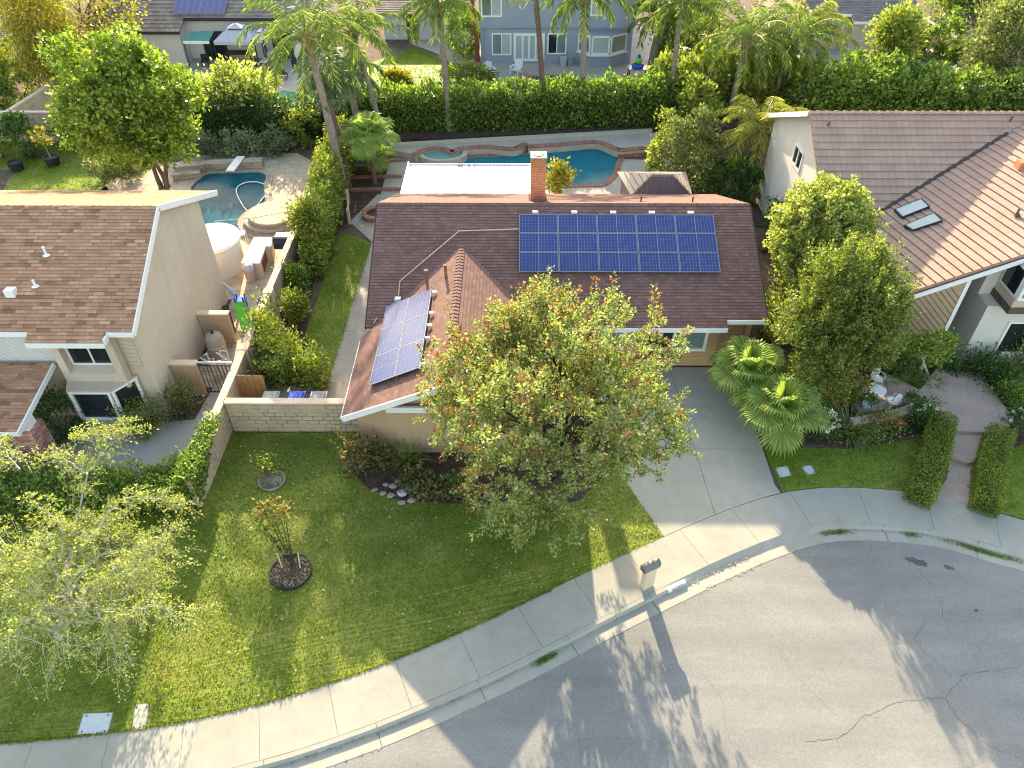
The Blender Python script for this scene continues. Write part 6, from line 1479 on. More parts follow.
# far right house
fr = thing('dark_roofed_house', (28, 66, 0), 'cream single-storey house under a dark grey roof at the top right', 'house')
FRY = 64.2; fx0, fx1 = G(808, 16, 2.6).x - .5, G(925, 22, 2.6).x; fs = G(853, 20, 2.6).x
zz_ = lambda y: 2.6 + .36 * (y - FRY)
mb = MB(); roof(mb, [(fx0, FRY + .9, zz_(FRY + .9)), (fs, FRY + .9, zz_(FRY + .9)), (fs, FRY, 2.6), (fx1, FRY, 2.6), (fx1, FRY + 8, zz_(FRY + 8)), (fx0, FRY + 8, zz_(FRY + 8))], .2, .02, .12); roof(mb, [(fx1, FRY + 8, zz_(FRY + 8)), (fx0, FRY + 8, zz_(FRY + 8)), (fx0, FRY + 15, zz_(FRY)), (fx1, FRY + 15, zz_(FRY))], .2, .02, .12); mb.build('roof', 'roof_grey', fr)
mb = MB(); mb.box(fx0, fs, FRY + .84, FRY + .896, zz_(FRY + .9) - .2, zz_(FRY + .9)); mb.box(fs + .002, fx1, FRY - .06, FRY - .004, 2.4, 2.6); mb.bar((fs + .03, FRY, 2.5), (fs + .03, FRY + .9, zz_(FRY + .9) - .1), .05, .2); mb.each('fascia', 'white', fr)
mb = MB(); mb.box(fx0 + .4, fs + .3, FRY + 1.5, FRY + 14, -.05, 2.8); mb.box(fs + .301, fx1 - 1.5, FRY + .6, FRY + 14, -.05, 2.6); mb.build('wall', 'stucco_beige', fr)
winpx(fr, 816, 19, 846, 33, FRY + 1.5, glass=('dark_glass', 'pale_glass'), fr=.12)
winpx(fr, 900, 24, 909, 34, FRY + .6, glass=('curtain_glass',), fr=.1, mull=0)
q = G(913, 50); t = thing('planter_box', q, 'red-brown planter box on the far right patio', 'planter'); m = MB(); m.box(-.9, .9, -.3, .3, 0, .9); m.build('box', 'wood_red', t, local=True)
q = G(715, 62); t = thing('orange_bench', (q.x, q.y, 0), 'orange wooden bench behind the palms at the upper right', 'bench'); m = MB(); m.box(-1.3, 1.3, -.25, .25, .42, .5); m.build('seat', 'terracotta', t, local=True)
for s in (-1, 1): m = MB(); m.box(s * 1.1 - .06, s * 1.1 + .06, -.22, .22, 0, .42); m.build('leg', 'terracotta', t, local=True)
yw = thing('yard_wall', (18, 62.5, 0), 'pale garden wall showing between the palms at the upper right', 'wall'); mb = MB(); a, b = G(694, 62), G(750, 62); mb.box(a.x, b.x, a.y + .6, a.y + .8, 0, 1.5); mb.build('wall', 'stucco_beige', yw); mb = MB(); mb.box(a.x, b.x, a.y + .55, a.y + .85, 1.502, 1.58); mb.build('wall_cap', 'stucco_white', yw)
# shade sail in the palm bed and rail fence
ss = thing('shade_swing', (-9.5, 43.5, 0), 'grey garden swing seat with pale canopy behind the tall leaning palm', 'swing seat')
a = G(352, 148); mb = MB(); cx_, cy_ = -9.35, 43.2
mb.face([(cx_ - .7, cy_ - .6, 2.0), (cx_ + .9, cy_ - .6, 2.0), (cx_ + .9, cy_ + .7, 2.5), (cx_ - .2, cy_ + .7, 2.9)]); mb.build('canopy', 'alu', ss)
mb = MB(); mb.box(cx_ - .6, cx_ + .9, cy_ - .5, cy_ + .2, .5, .6); mb.bar((cx_ + .15, cy_ + .15, .6), (cx_ + .15, cy_ + .35, 1.3), 1.5, .07); mb.build('seat', 'metal_grey', ss)
for s in (-.65, .95): mb = MB(); mb.tube([(cx_ + s, cy_ - .7, 0), (cx_ + s, cy_ - .1, 2.1), (cx_ + s, cy_ + .8, 0)], .035, 6); mb.build('post', 'iron', ss)
rfn = thing('rail_fence', tuple(G(350, 222)), 'short white-washed rail fence at the end of the side lawn', 'fence')
a, b, c_ = G(338, 206, 0), G(349, 205, 0), G(350, 224, 0)
for i, p in enumerate((a, b, c_)): mb = MB(); mb.box(p.x - .07, p.x + .07, p.y - .07, p.y + .07, 0, .95); mb.build('post', 'block_cap', rfn)
for z in (.4, .8): mb = MB(); mb.bar((a.x, a.y, z), (b.x, b.y, z), .05, .12); mb.bar((b.x, b.y, z), (c_.x, c_.y, z), .05, .12); mb.build('rail', 'block_cap', rfn)
# ================================================================== PALMS
def palm(base, h, lean, Rf, n, seed, label, leafmat='lf_palm', bark='bark_palm', r0=.17, droop=1.0, skirt=True, group='palms', lw=.05, ll=.58, name='palm_tree', husk=1.0):
    r = np.random.default_rng(seed); b = Vector(base); t = thing(name, b, label, 'palm', group)
    top = b + Vector((lean[0], lean[1], h)); mb = MB(); pts = []; rad = []
    for k in range(13):
        q = k / 12; p = b.lerp(top, q) + Vector((lean[0], lean[1], 0)) * (-.18 * math.sin(q * math.pi)); p.z -= .1 * (k == 0); pts.append(p); rad.append(r0 * (1.25 - .45 * q + (.25 if q == 0 else 0)) * (1 + .04 * (k % 2)))
    mb.tube(pts, rad, 10); mb.build('trunk', bark, t, smooth=True)
    mb = MB(); mb.lathe([(r0 * .8, -.5), (r0 * 1.7 * husk, -.15), (r0 * 1.5 * husk, .25), (r0 * .5, .6)], top, 10)
    for k in range(8 if skirt else 0):
        a = r.uniform(0, 6.28); p = top + Vector((math.cos(a) * r0 * 1.2, math.sin(a) * r0 * 1.2, -.1)); mb.bar(p, p + Vector((math.cos(a) * .25, math.sin(a) * .25, .45)), .09, .03)
    mb.build('crown_shaft', 'palm_husk', t)
    P, D, mbr = [], [], MB()
    for i in range(n):
        az = i * 2.399 + r.uniform(-.3, .3); q = i / n; el = R(82 - 95 * q ** .9 + r.uniform(-8, 8)); L = Rf * r.uniform(.85, 1.1) * (.8 + .3 * math.sin(q * 3.1))
        p = top + Vector((0, 0, .25)); steps = 14; pl = [p.copy()]; e = el
        hd = Vector((math.cos(az), math.sin(az), 0)); sd = Vector((-math.sin(az), math.cos(az), 0))
        for s in range(steps):
            d = hd * math.cos(e) + Vector((0, 0, math.sin(e))); p = p + d * (L / steps); pl.append(p.copy()); e -= droop * (.035 + .0125 * s) * (1 if e > -1.3 else 0)
        mbr.tube(pl[:11], [.05 - .0035 * k for k in range(11)], 4, 0, False)
        for s in range(3, steps):
            a, c = pl[s], pl[s + 1]; dr = (c - a).normalized(); upv = sd.cross(dr).normalized(); f = s / steps; taper = math.sin(min(1, f * 1.15 + .12) * math.pi) ** .5 * .55 + .5
            for k in range(6):
                o = a.lerp(c, (k + r.uniform(0, 1)) / 6)
                for sg in (-1, 1):
                    dd = sd * sg * r.uniform(.6, 1) + dr * r.uniform(.35, .9) + Vector((0, 0, -.55 * droop + r.uniform(-.35, .3))); P.append(o); D.append(dd * taper)
    P = np.array([tuple(x) for x in P]); Dn = np.array([tuple(x) for x in D])
    leaf_obj('crown', leafmat, P, Dn, ll, lw, t, sv=.3); mbr.build('frond_rib', 'stalk', t)
    return t
def P_(u, v): return G(u, v)
palm(P_(345, 196), 8.6, (-.55, -.3), 3.9, 26, 1, 'tall grey-trunked palm leaning left at the near end of the palm bed', r0=.2)
palm(P_(349, 188), 5.7, (-.55, .6), 2.0, 20, 2, 'shorter palm with dark shaggy trunk right beside the tall leaning one', 'lf_palm_blue', 'bark_palm_dark', .15)
palm(P_(384, 150), 6.9, (-1.0, 0), 3.5, 24, 3, 'palm with slim pale trunk behind the small fan palm', r0=.15)
palm(P_(362, 145), 4.4, (-.35, 0), 2.1, 18, 4, 'low palm with bluish fronds hanging behind the garden swing', 'lf_palm_blue', 'bark_palm', .2)
palm(P_(450, 137), 7.9, (-.25, 0), 2.9, 24, 5, 'straight palm in front of the bright neighbour lawn, at the hedge', r0=.17)
palm(P_(543, 130.5), 9.8, (-.9, 0), 2.9, 26, 6, 'palm with dark shaggy trunk crossing the glazed doors of the grey-blue house', 'lf_palm_yellow', 'bark_palm_dark', .17)
palm(P_(580, 127.5), 8.0, (-.15, 0), 3.1, 27, 7, 'straight palm at the hedge in front of the grey-blue bay window', r0=.19)
palm(P_(667, 122.5), 7.2, (.0, .6), 3.0, 26, 8, 'palm with slim dark trunk at the right end of the tall hedge', 'lf_palm', 'bark_palm', .16)
palm(P_(728, 121), 5.2, (.1, -.3), 4.3, 30, 9, 'large full-crowned palm right of the tall hedge', r0=.2)
palm(P_(743, 110), 3.9, (.2, 0), 3.2, 24, 10, 'palm half hidden just behind the large full-crowned palm', r0=.19)
palm(P_(768, 117), 4.8, (.75, .2), 3.7, 26, 11, 'palm leaning right with its fronds hanging beside the pink tiled roof', 'lf_palm', 'bark_palm_dark', .17)
palm(P_(755, 187), 3.3, (-.5, -.2), 2.9, 24, 12, 'low golden palm in the back corner beside the right house', 'lf_palm_yellow', 'bark_palm_dark', .2)
palm(P_(651, 72), 3.6, (.3, 0), 2.9, 24, 13, 'thick pale-trunked palm right of the grey-blue house, left of a close pair', r0=.3)
palm(P_(659, 71), 4.6, (.2, .4), 2.9, 22, 14, 'palm with dark trunk, right of a close pair beside the grey-blue house', 'lf_palm', 'bark_palm_dark', .25)
palm(P_(478, 62), 6.0, (-.5, .2), 2.6, 20, 15, 'slim palm with red-brown trunk at the left corner of the grey-blue house', 'lf_palm_yellow', 'wood_red', .14)
palm(P_(443, 58), 7.4, (-.2, .4), 2.6, 22, 16, 'palm with pale orange trunk on the bright neighbour lawn', 'lf_palm_yellow', 'stucco_tan', .2)
palm(P_(800, 104), 5.0, (-.5, .3), 2.5, 20, 17, 'palm with feathery yellow-green crown left of the dark roofed house', 'lf_palm_yellow', 'bark_palm', .18)

# ------------------------------------------------------------------ fan palms
def fan_palm(base, h, rf, n, seed, label, group=None, mat='lf_fan', lean=(0, 0)):
    r = random.Random(seed); b = Vector(base); t = thing('fan_palm', b, label, 'palm', group); top = b + Vector((lean[0], lean[1], h)); mb = MB()
    mb.tube([b - Vector((0, 0, .05)), b.lerp(top, .5), top + Vector((0, 0, .1))], [.22, .18, .12] if h < 2 else [.15, .13, .11], 10); mb.build('trunk', 'bark_palm_dark', t, smooth=True)
    for i in range(n):
        q = i / n; az = i * 2.399 + r.uniform(-.2, .2); el = R(82 - 88 * q); pl = rf * (.35 + .55 * q); e = Vector((math.cos(az) * math.cos(el), math.sin(az) * math.cos(el), math.sin(el)))
        a = top + Vector((0, 0, .05)); c = a + e * pl; c.z -= .12 * q
        m = MB(); m.tube([a, a.lerp(c, .5) + Vector((0, 0, .06)), c], [.028, .022, .018], 5, 0, False)
        f = e.copy(); f.z -= .25 + .25 * q; f.normalize(); sd = f.cross(Vector((0, 0, 1)))
        if sd.length < .1: sd = Vector((1, 0, 0))
        sd.normalize(); up = sd.cross(f).normalized(); m2 = MB(); ns = 34; Rr = rf * r.uniform(.62, .78)
        for k in range(ns):
            th = R(-150 + 300 * (k + .5) / ns); w = R(300 / ns) * .5
            d0 = lambda x: f * math.cos(x) + sd * math.sin(x)
            ln = Rr * (1 - .12 * (abs(th) / 2.6) ** 2) * r.uniform(.93, 1.05); mid = ln * .78; dz = -.10 * Rr
            A, B, C = d0(th - w), d0(th), d0(th + w); lift = up * (.035 * Rr)
            p0, p1, p2 = c + A * mid + up * dz * .4, c + B * mid + lift + up * dz * .4, c + C * mid + up * dz * .4; tip = c + B * ln + up * dz * 1.6 + Vector((0, 0, -.12 * Rr))
            m2.face([c, p0, p1]); m2.face([c, p1, p2]); m2.face([p0, tip, p1]); m2.face([p1, tip, p2])
        fo = m2.build('frond', mat, t); m.build('petiole', 'stalk', fo)
    return t
fan_palm((G(750, 370, 1.75).x, G(750, 370, 1.75).y, 0), 1.6, 1.3, 17, 1, 'bushy fan palm nearer the garage wall at the driveway edge', 'fan palms beside the driveway')
fan_palm((G(783, 407, 1.6).x, G(783, 407, 1.6).y, 0), 1.45, 1.3, 17, 2, 'bushy fan palm nearer the street beside the white flowers', 'fan palms beside the driveway')
fan_palm(G(375, 184), 3.0, 1.35, 16, 3, 'slender-trunked small fan palm in the palm bed by the pool deck')
fan_palm(G(376, 172), 1.0, 1.1, 12, 4, 'low fan palm clump behind the slender fan palm trunk')

# ================================================================== TREES
# front tree with red tips
b = Vector((1.3, 16.9, 0)); c = (1.25, 16.75, 4.95); rad = (4.55, 4.1, 3.6)
ft = thing('ornamental_pear_tree', b, 'large round-crowned tree with yellow-green leaves and red tips in front of the brown roof', 'tree')
_, _, cc = crown_pts(c, rad, 700, 1, .25, 21, inner=.25, low=-.78, lamp=.22, nlob=22, lr=.40, ls=.68)
P, D, I, L1 = shoot_pts(cc, c, 3, .58, 44, 5, out=.55, up=.55, rnd=.5, fuzz=.055); T1 = list(TT)
r = np.random.default_rng(5); top = cc[cc[:, 2] > c[2] + .8]
P2, D2, I2, L2 = shoot_pts(top[r.integers(0, len(top), 95)], c, 1, 1.0, 52, 6, out=.22, up=1.1, rnd=.15, fuzz=.06)
I2 = I2 + I.max() + 1; P = np.vstack([P, P2]); D = np.vstack([D, D2]); I = np.concatenate([I, I2]); ns = I.max() + 1
cen = np.array([l[1] for l in L1 + L2]); tt = np.array(T1 + list(TT))
pr = np.where(cen[:, 2] > c[2] + .6, .30, .07) + np.where(cen[:, 0] < c[0] - 2.2, .2, 0) + np.where(np.arange(ns) > I2.min() - 1, .35, 0)
red = (r.uniform(size=ns) < pr)[I] & (tt > r.uniform(.35, .85, ns)[I]) & (r.uniform(size=len(I)) < .75)
keep = P[:, 2] > .3
leaf_obj('crown', ['lf_front', 'lf_red'], P[keep], D[keep], .098, .06, ft, mi=red[keep].astype(int))
mt = MB()
for l in L1[::2] + L2: mt.tube(l, [.009, .006, .003], 4, 0, False)
mt.build('twigs', 'bark_dark', ft)
limbs(MB(), b, cc, c, .16, 34, 4, .32, 0, 6).build('trunk', 'bark_dark', ft, smooth=True)
# pale-limbed birch at the left
b = G(60, 640); c = G(72, 590, 2.7); c = (c.x - .3, c.y, 2.7)
bt = thing('birch_tree', b, 'open tree with whitish bare limbs and small drooping leaves on the left lawn edge', 'tree')
c = (c[0] + .45, c[1], 2.75)
_, _, cc = crown_pts(c, (3.25, 2.9, 2.4), 200, 1, .25, 33, inner=.2, low=-.75, lamp=.4, nlob=15, lr=.38, ls=.74)
BR = (((70, 560, 3.2), (76, 520, 4.0), (88, 475, 4.5), (112, 440, 4.7), (128, 428, 4.7)), ((88, 475, 4.5), (70, 462, 4.6), (45, 455, 4.5)), ((80, 590, 3.4), (115, 570, 4.0), (140, 545, 4.1), (176, 528, 3.6)), ((75, 600, 3.4), (110, 612, 3.9), (150, 606, 3.8), (186, 616, 3.2)), ((72, 590, 3.4), (40, 560, 4.2), (10, 545, 4.4), (-20, 520, 4.3)), ((70, 600, 3.3), (40, 610, 3.8), (20, 625, 3.9), (0, 645, 3.4)), ((100, 615, 3.7), (112, 640, 3.5), (118, 665, 2.8)), ((85, 545, 3.8), (120, 500, 4.2), (150, 498, 4.0), (180, 505, 3.4)), ((60, 560, 3.9), (62, 530, 4.3), (35, 500, 4.5)), ((112, 440, 4.7), (95, 432, 4.8), (80, 440, 4.6)), ((20, 470, 4.4), (8, 455, 4.5), (0, 440, 4.5)))
mb = MB(); ex = []
for br in BR:
    pp_ = cr_spline([tuple(G(*x)) for x in br], 6); np_ = len(pp_); r0_ = random.Random(np_ + int(br[0][0]))
    P3 = [Vector((q.x, q.y, float(np.interp(i / (np_ - 1) * (len(br) - 1), range(len(br)), [x[2] for x in br])))) + Vector((r0_.uniform(-.05, .05), r0_.uniform(-.05, .05), r0_.uniform(-.04, .04))) for i, q in enumerate(pp_)]
    mb.tube(P3, [.030 - .024 * i / (np_ - 1) for i in range(np_)], 6, 0, False); ex += [tuple(x) for x in P3[3:]]
cc = np.vstack([cc, np.array(ex)])
P, D, I, L1 = shoot_pts(cc, c, 5, .68, 20, 8, out=.5, up=.1, rnd=.65, droop=.8, fuzz=.045)
keep = P[:, 2] > .15; leaf_obj('crown', 'lf_birch', P[keep], D[keep], .075, .044, bt)
for l in L1[::2]: mb.tube(l, [.009, .006, .003], 4, 0, False)
limbs(mb, b, cc, c, .085, 30, 14, .3, 0, 6, 3, .25)
mb.build('trunk', 'bark_white', bt, smooth=True)
# right-hand trees
q = G(842, 330, 3.5); tree('dense_tree', (q.x, q.y - .05, 0), q, (2.2, 2.0, 3.0), 'dense dark-green tree with stiff upright shoots beside the diagonal board wall', 'tree', 'lf_shoot', 'bark_dark', 430, 1, .2, .12, .06, .12, 10, 41, 3, inner=.4, low=-.62, lamp=.3, nlob=18, lr=.38, sh=(3, .72, 46, dict(out=.28, up=1.1, rnd=.28, fuzz=.045, tall=130)))
q = G(817, 234, 4.6); tree('round_tree', (q.x, q.y, 0), q, (2.15, 2.1, 2.45), 'pale green round-topped tree behind the dense one with upright shoots', 'tree', 'lf_round', 'bark', 560, 1, .22, .13, .085, .13, 10, 42, 2, inner=.6, lamp=.12, nlob=16, lr=.5, ls=.5, sh=(3, .32, 30, dict(out=.7, up=.4, rnd=.5, fuzz=.07)))
q = G(931, 346, 2.4); tree('small_tree', G(926, 376, .0), q, (.95, .8, .85), 'small twin-trunked tree in front of the diagonal board siding', 'tree', 'lf_big', 'bark_white', 40, 45, .17, .15, .08, .05, 9, 43, 2, split=.55)
q = G(930, 80, 3.2)
# left yard
q = G(132, 108, 5.3); tree('broadleaf_tree', G(166, 188), q, (3.75, 3.3, 3.7), 'big round broadleaf tree with several bare leaning trunks beside the turquoise pool', 'tree', 'lf_big', 'bark', 360, 1, .36, .24, .14, .13, 14, 51, 3, inner=.4, low=-.62, sh=(4, .75, 26, dict(out=.6, up=.25, rnd=.6, fuzz=.12)), lamp=.2, split=.42, spread=.5, nlob=18)
q = G(236, 90, 2.6); tree('small_tree', G(240, 108), q, (2.5, 2.0, 1.5), 'flat-topped bushy tree in front of the pale canopies', 'tree', 'lf_round', 'bark', 70, 70, .35, .26, .15, .1, 8, 52, 2)
shrub('shrub', G(268, 108), (1.2, 1.0, 1.6), 'orange-tinged bush beside the clay urn beyond the dark hedge', 'shrub', 'lf_yellow', 1400, .22, .12, 53)
q = G(40, 28, 4.6); tree('weeping_tree', G(44, 72), q, (2.5, 2.5, 4.4), 'tall yellowish weeping tree at the top left', 'tree', 'lf_yellow', 'bark', 130, 80, .45, .3, .09, .14, 10, 54, up=-1.2, zs=2.0)
q = G(100, 14, 4.4); tree('sparse_tree', G(98, 46), q, (3.4, 3, 3), 'sparse tree with thin yellow leaves and grey bare trunk left of the tiled roof', 'tree', 'lf_yellow', 'bark', 60, 26, .5, .28, .16, .2, 16, 55)
q = G(60, 55, 3); tree('small_tree', G(66, 82), q, (2.2, 2.0, 2.2), 'yellow-green tree left behind the big round broadleaf tree', 'tree', 'lf_yellow', 'bark', 70, 60, .4, .28, .15, .12, 9, 56)
shrub('shrub', G(22, 98), (2.6, 1.8, 2.6), 'bright green bush behind the block wall at the left edge', 'shrub', 'lf_hedge_pale', 4200, .24, .13, 57)
shrub('shrub', G(4, 108), (2.0, 1.4, 1.6), 'green bush at the left image edge above the corner of the block wall', 'shrub', 'lf_hedge', 2400, .22, .12, 58)
shrub('citrus_shrub', G(33, 155), (1.0, .8, 2.0), 'dark columnar bush with yellow new growth against the far left block wall', 'shrub', 'lf_dark', 1900, .2, .11, 59)
shrub('shrub', G(3, 158), (.9, .8, 1.4), 'yellow-green bush at the left edge of the round little lawn', 'shrub', 'lf_hedge_pale', 900, .2, .11, 60)
shrub('shrub', G(72, 148), (1.1, .8, 1.3), 'dark bush on the block wall beside the big round tree', 'shrub', 'lf_dark', 1300, .2, .11, 61)
shrub('grass_mound', G(122, 178), (1.7, 1.1, 1.0), 'low rusty-green grassy mound beside the big tree trunks', 'shrub', 'lf_olive', 2600, .3, .05, 62)
for u, v, lab, lm, h in ((54, 165, 'black nursery pot with a leggy yellow sapling', 'lf_yellow', 1.0), (18, 170, 'empty-looking black nursery pot at the edge of the little lawn', 'lf_dark', .1)):
    q = G(u, v); t = thing('nursery_pot', q, lab, 'pot'); m = MB(); m.lathe([(0, 0), (.36, 0), (.46, .55), (.4, .55), (.38, .48), (0, .48)], (0, 0, 0), 16); m.build('pot', 'pot_black', t, local=True)
    if h > .5:
        m = MB(); m.tube([(0, 0, .45), (-.1, .1, 1.0), (-.25, .1, 1.7)], [.03, .025, .015], 6); m.build('stem', 'stalk', t, local=True)
        P, D, cc = crown_pts(q + Vector((-.25, .1, 1.75)), (.45, .4, .55), 8, 14, .12, 3); leaf_obj('leaves', 'lf_yellow', P, D, .24, .14, t)
for k, (u, v, s, lab) in enumerate(((207, 155, (1.0, .8, .9), 'pale grey-green mound left of the diving board'), (243, 155, (1.5, 1.0, 1.1), 'pale grey-green mound right behind the diving board'), (276, 152, (1.1, .9, 1.0), 'pale grey-green mound at the end of the dark hedge'), (302, 143, (1.2, 1.0, 1.9), 'bright green young shrub in front of the dark hedge near the leaning palm'))):
    shrub('shrub', G(u, v), s, lab, 'shrub', 'lf_grey' if k < 3 else 'lf_hedge_pale', 1500, .2, .1, 70 + k)
# hedges
hedge('hedge', [(-22, 48.0), (-16, 48.1), (-11.4, 48.5)], 1.3, 0, [2.4, 2.2, 2.4], 'dark hedge behind the diving board', 'lf_dark', 9000, .22, .12, 81)
hedge('hedge', [(-11.0, 48.7), (-4, 48.9), (3, 49.3), (9.6, 49.9)], 1.6, .3, [2.35, 2.4, 2.5, 2.5], 'long tall clipped hedge with the straight palms standing along its foot', 'lf_hedge', 26000, .24, .14, 82)
hedge('hedge', [(9.6, 51.3), (14, 52.2), (19.5, 53.4)], 2.4, 0, [3.0, 3.1, 2.9], 'glossy large-leaved hedge behind the full-crowned palm', 'lf_hedge_pale', 12000, .34, .22, 83, lump=.4)
hedge('hedge', [(18.5, 50.5), (24, 52.0), (30, 52.3), (38, 52.8)], [2.6, 2.8, 2.6, 2.8], 0, [3.0, 3.0, 2.1, 1.9], 'broad shaggy hedge behind the ridge of the pink tiled roof', 'lf_hedge', 24000, .28, .17, 84, lump=.45)
hedge('hedge', [(-10.7, 44.8), (-10.5, 39), (-10.2, 34), (-10.0, 31.4)], [1.0, 1.0, .75, .6], 0, [2.1, 2.4, 1.8, 1.2], 'tall shaggy hedge overhanging the long block wall between the two back yards', 'lf_hedge_pale', 20000, .19, .10, 85, lump=.4)
hedge('hedge', [(-20, 16.9), (-16, 17.0), (-12.3, 17.1), (-11.4, 17.5)], 1.15, 0, [1.15, 1.15, 1.2, 1.5], 'green hedge between the left driveway and the pale-limbed tree', 'lf_hedge', 14000, .12, .07, 86, lump=.3)
iv = thing('ivy', (-11.2, 18.2, 0), 'ivy cascading over the street end of the long block wall', 'ivy')
r = np.random.default_rng(4); n = 5200; s = r.beta(1.1, 1.9, n); y = 16.7 + s * 3.6; side = r.uniform(size=n)
z = np.where(side < .35, 1.55 + r.uniform(0, .25, n) * (1 - s), r.uniform(0, 1, n) ** (.5 + 1.5 * s) * 1.55 ); x = np.where(side < .35, -11.17 + r.uniform(-.3, .3, n), np.where(side < .72, -11.33 - r.uniform(0, .35, n), -11.03 + r.uniform(0, .12, n) * (1 - s)))
ok = ~((side >= .72) & (z < .35 + s * 1.5)); P = np.column_stack([x, y, z])[ok]; D = np.column_stack([r.normal(size=n) + np.sign(x + 11.17) * .6, r.normal(size=n), r.normal(size=n) * .5 + .3])[ok]
leaf_obj('foliage', 'lf_hedge', P, D, .11, .085, iv); mb = MB()
for k in range(9): y0 = 16.9 + k * .3; mb.tube([(-11.35, y0, 0), (-11.33, y0 + .1, .8), (-11.2, y0 + .2, 1.56)], .015, 5)
mb.build('stem', 'bark', iv)
def boxhedge(px0, px1, wpx, label, seed):
    a, b = G(*px0, .6), G(*px1, .6); m = a.lerp(b, .5) + Vector((wpx, 0, 0))
    return hedge('box_hedge', [tuple(a[:2]), tuple(m[:2]), tuple(b[:2])], .78, 0, [.85, .82, .78], label, 'lf_box', 9000, .07, .045, seed, 'clipped hedges flanking the garden steps', 'hedge', .06, None, .09)
boxhedge((943, 418), (921, 494), .12, 'clipped low box hedge on the left of the garden steps', 87)
boxhedge((1001, 432), (989, 503), -.12, 'clipped low box hedge on the right of the garden steps', 88)
# side-bed shrubs
shrub('shrub', G(285, 374), (1.25, 1.0, 1.7), 'bushy bright shrub beside the bins at the near end of the side bed', 'shrub', 'lf_hedge_pale', 4600, .15, .09, 90)
shrub('shrub', G(314, 384), (.7, .6, 1.1), 'bright shrub at the lawn corner right of the bushy one near the bins', 'shrub', 'lf_hedge_pale', 2400, .15, .09, 91)
shrub('shrub', G(270, 352), (.6, .7, 1.8), 'bright shrub against the long block wall left of the bushy one near the bins', 'shrub', 'lf_hedge_pale', 2200, .15, .09, 92)
shrub('shrub', G(298, 290), (.6, .5, 1.1), 'small green shrub in the side bed halfway along the lawn strip', 'shrub', 'lf_hedge', 1500, .15, .08, 93)
shrub('shrub', G(300, 318), (.5, .45, 1.0), 'yellow-green shrub by the white utility box on the long wall', 'shrub', 'lf_hedge_pale', 1700, .15, .09, 94)
q = G(322, 262); tree('small_tree', q, q + Vector((-.35, .3, 2.4)), (.85, .85, 1.1), 'small thin-trunked tree leaning from the side bed over the lawn strip', 'tree', 'lf_hedge_pale', 'bark', 60, 70, .22, .16, .09, .05, 8, 95)
# back corner right of the main pool
q = G(690, 190); shrub('shrub', q, (2.0, 1.6, 3.2), 'tall olive-green shrub right of the small shed', 'shrub', 'lf_olive', 7000, .19, .10, 96)
shrub('shrub', G(662, 176), (.9, .8, 2.6), 'slim bright shrub between the pool deck and the tall olive one', 'shrub', 'lf_hedge_pale', 2200, .2, .11, 97)
shrub('shrub', G(728, 200), (1.7, 1.3, 1.7), 'dark green bush below the golden palm', 'shrub', 'lf_dark', 3600, .2, .12, 98)
shrub('shrub', G(688, 138), (1.6, 1.2, 2.8), 'bright broadleaf shrub at the right foot of the slim dark palm', 'shrub', 'lf_hedge_pale', 2600, .3, .18, 99)
shrub('shrub', G(790, 205), (.9, .8, 1.6), 'yellowish bush squeezed against the end wall of the pink tiled house', 'shrub', 'lf_yellow', 1300, .18, .1, 100)
shrub('shrub', G(776, 250), (1.0, 1.2, 2.2), 'dark bush beside the right end of the brown roof', 'shrub', 'lf_dark', 2600, .18, .1, 101)
shrub('shrub', G(775, 330), (.8, 1.4, 1.9), 'dark bush between the right house corner and the fan palms', 'shrub', 'lf_shoot', 2600, .16, .08, 102)
q = G(559, 183, 2.3); tree('small_tree', (q.x, q.y, 0), q + Vector((0, 0, .3)), (.75, .7, 1.0), 'small pale yellow-green tree behind the brown roof just right of the chimney', 'tree', 'lf_yellow', 'bark', 34, 40, .16, .17, .1, .05, 8, 103)
# far trees
q = G(968, 6, 3.0); q = Vector((q.x * 1.14, q.y * 1.14, 3.0)); tree('broadleaf_tree', (q.x, q.y, 0), q, (4.8, 3.5, 3.4), 'wide dark-green tree beyond the diagonal wall at the top right', 'tree', 'lf_hedge', 'bark', 160, 70, .6, .36, .2, .2, 10, 104)
q = G(1012, 45, 3.0); tree('broadleaf_tree', (q.x, q.y, 0), q, (3.4, 3.0, 3.6), 'olive-toned tree at the right image edge near the diagonal wall', 'tree', 'lf_olive', 'bark', 130, 80, .45, .3, .15, .16, 10, 105)
q = G(893, 46, 3.4); tree('young_tree', (q.x, q.y, 0), q, (1.25, 1.1, 2.6), 'pointed yellow-green tree rising in front of the dark roofed house', 'tree', 'lf_hedge_pale', 'bark', 80, 70, .38, .28, .15, .1, 8, 106)
q = G(985, 85, 1.6); shrub('shrub', (q.x, q.y, 0), (2.6, 1.4, 1.7), 'yellow-green bush on the near side of the diagonal wall', 'shrub', 'lf_hedge_pale', 5000, .28, .16, 107)
shrub('shrub', G(935, 60), (1.6, 1.3, 2.4), 'bushy green shrub behind the far right patio', 'shrub', 'lf_hedge', 2400, .28, .16, 108)
shrub('topiary', G(463, 57), (1.75, 1.6, 2.6), 'big clipped globe shrub beside the grey-blue house', 'shrub', 'lf_hedge', 6500, .16, .1, 109, inner=.9, lamp=.03, cr=.12, ncl=300)
shrub('shrub', G(395, 82), (1.3, .7, .6), 'low yellow shrub at the near edge of the bright neighbour lawn', 'shrub', 'lf_yellow', 1800, .2, .12, 110)
shrub('shrub', G(470, 80), (2.2, .8, .8), 'low yellow-green groundcover along the grey-blue house patio', 'shrub', 'lf_hedge_pale', 1800, .2, .12, 111)
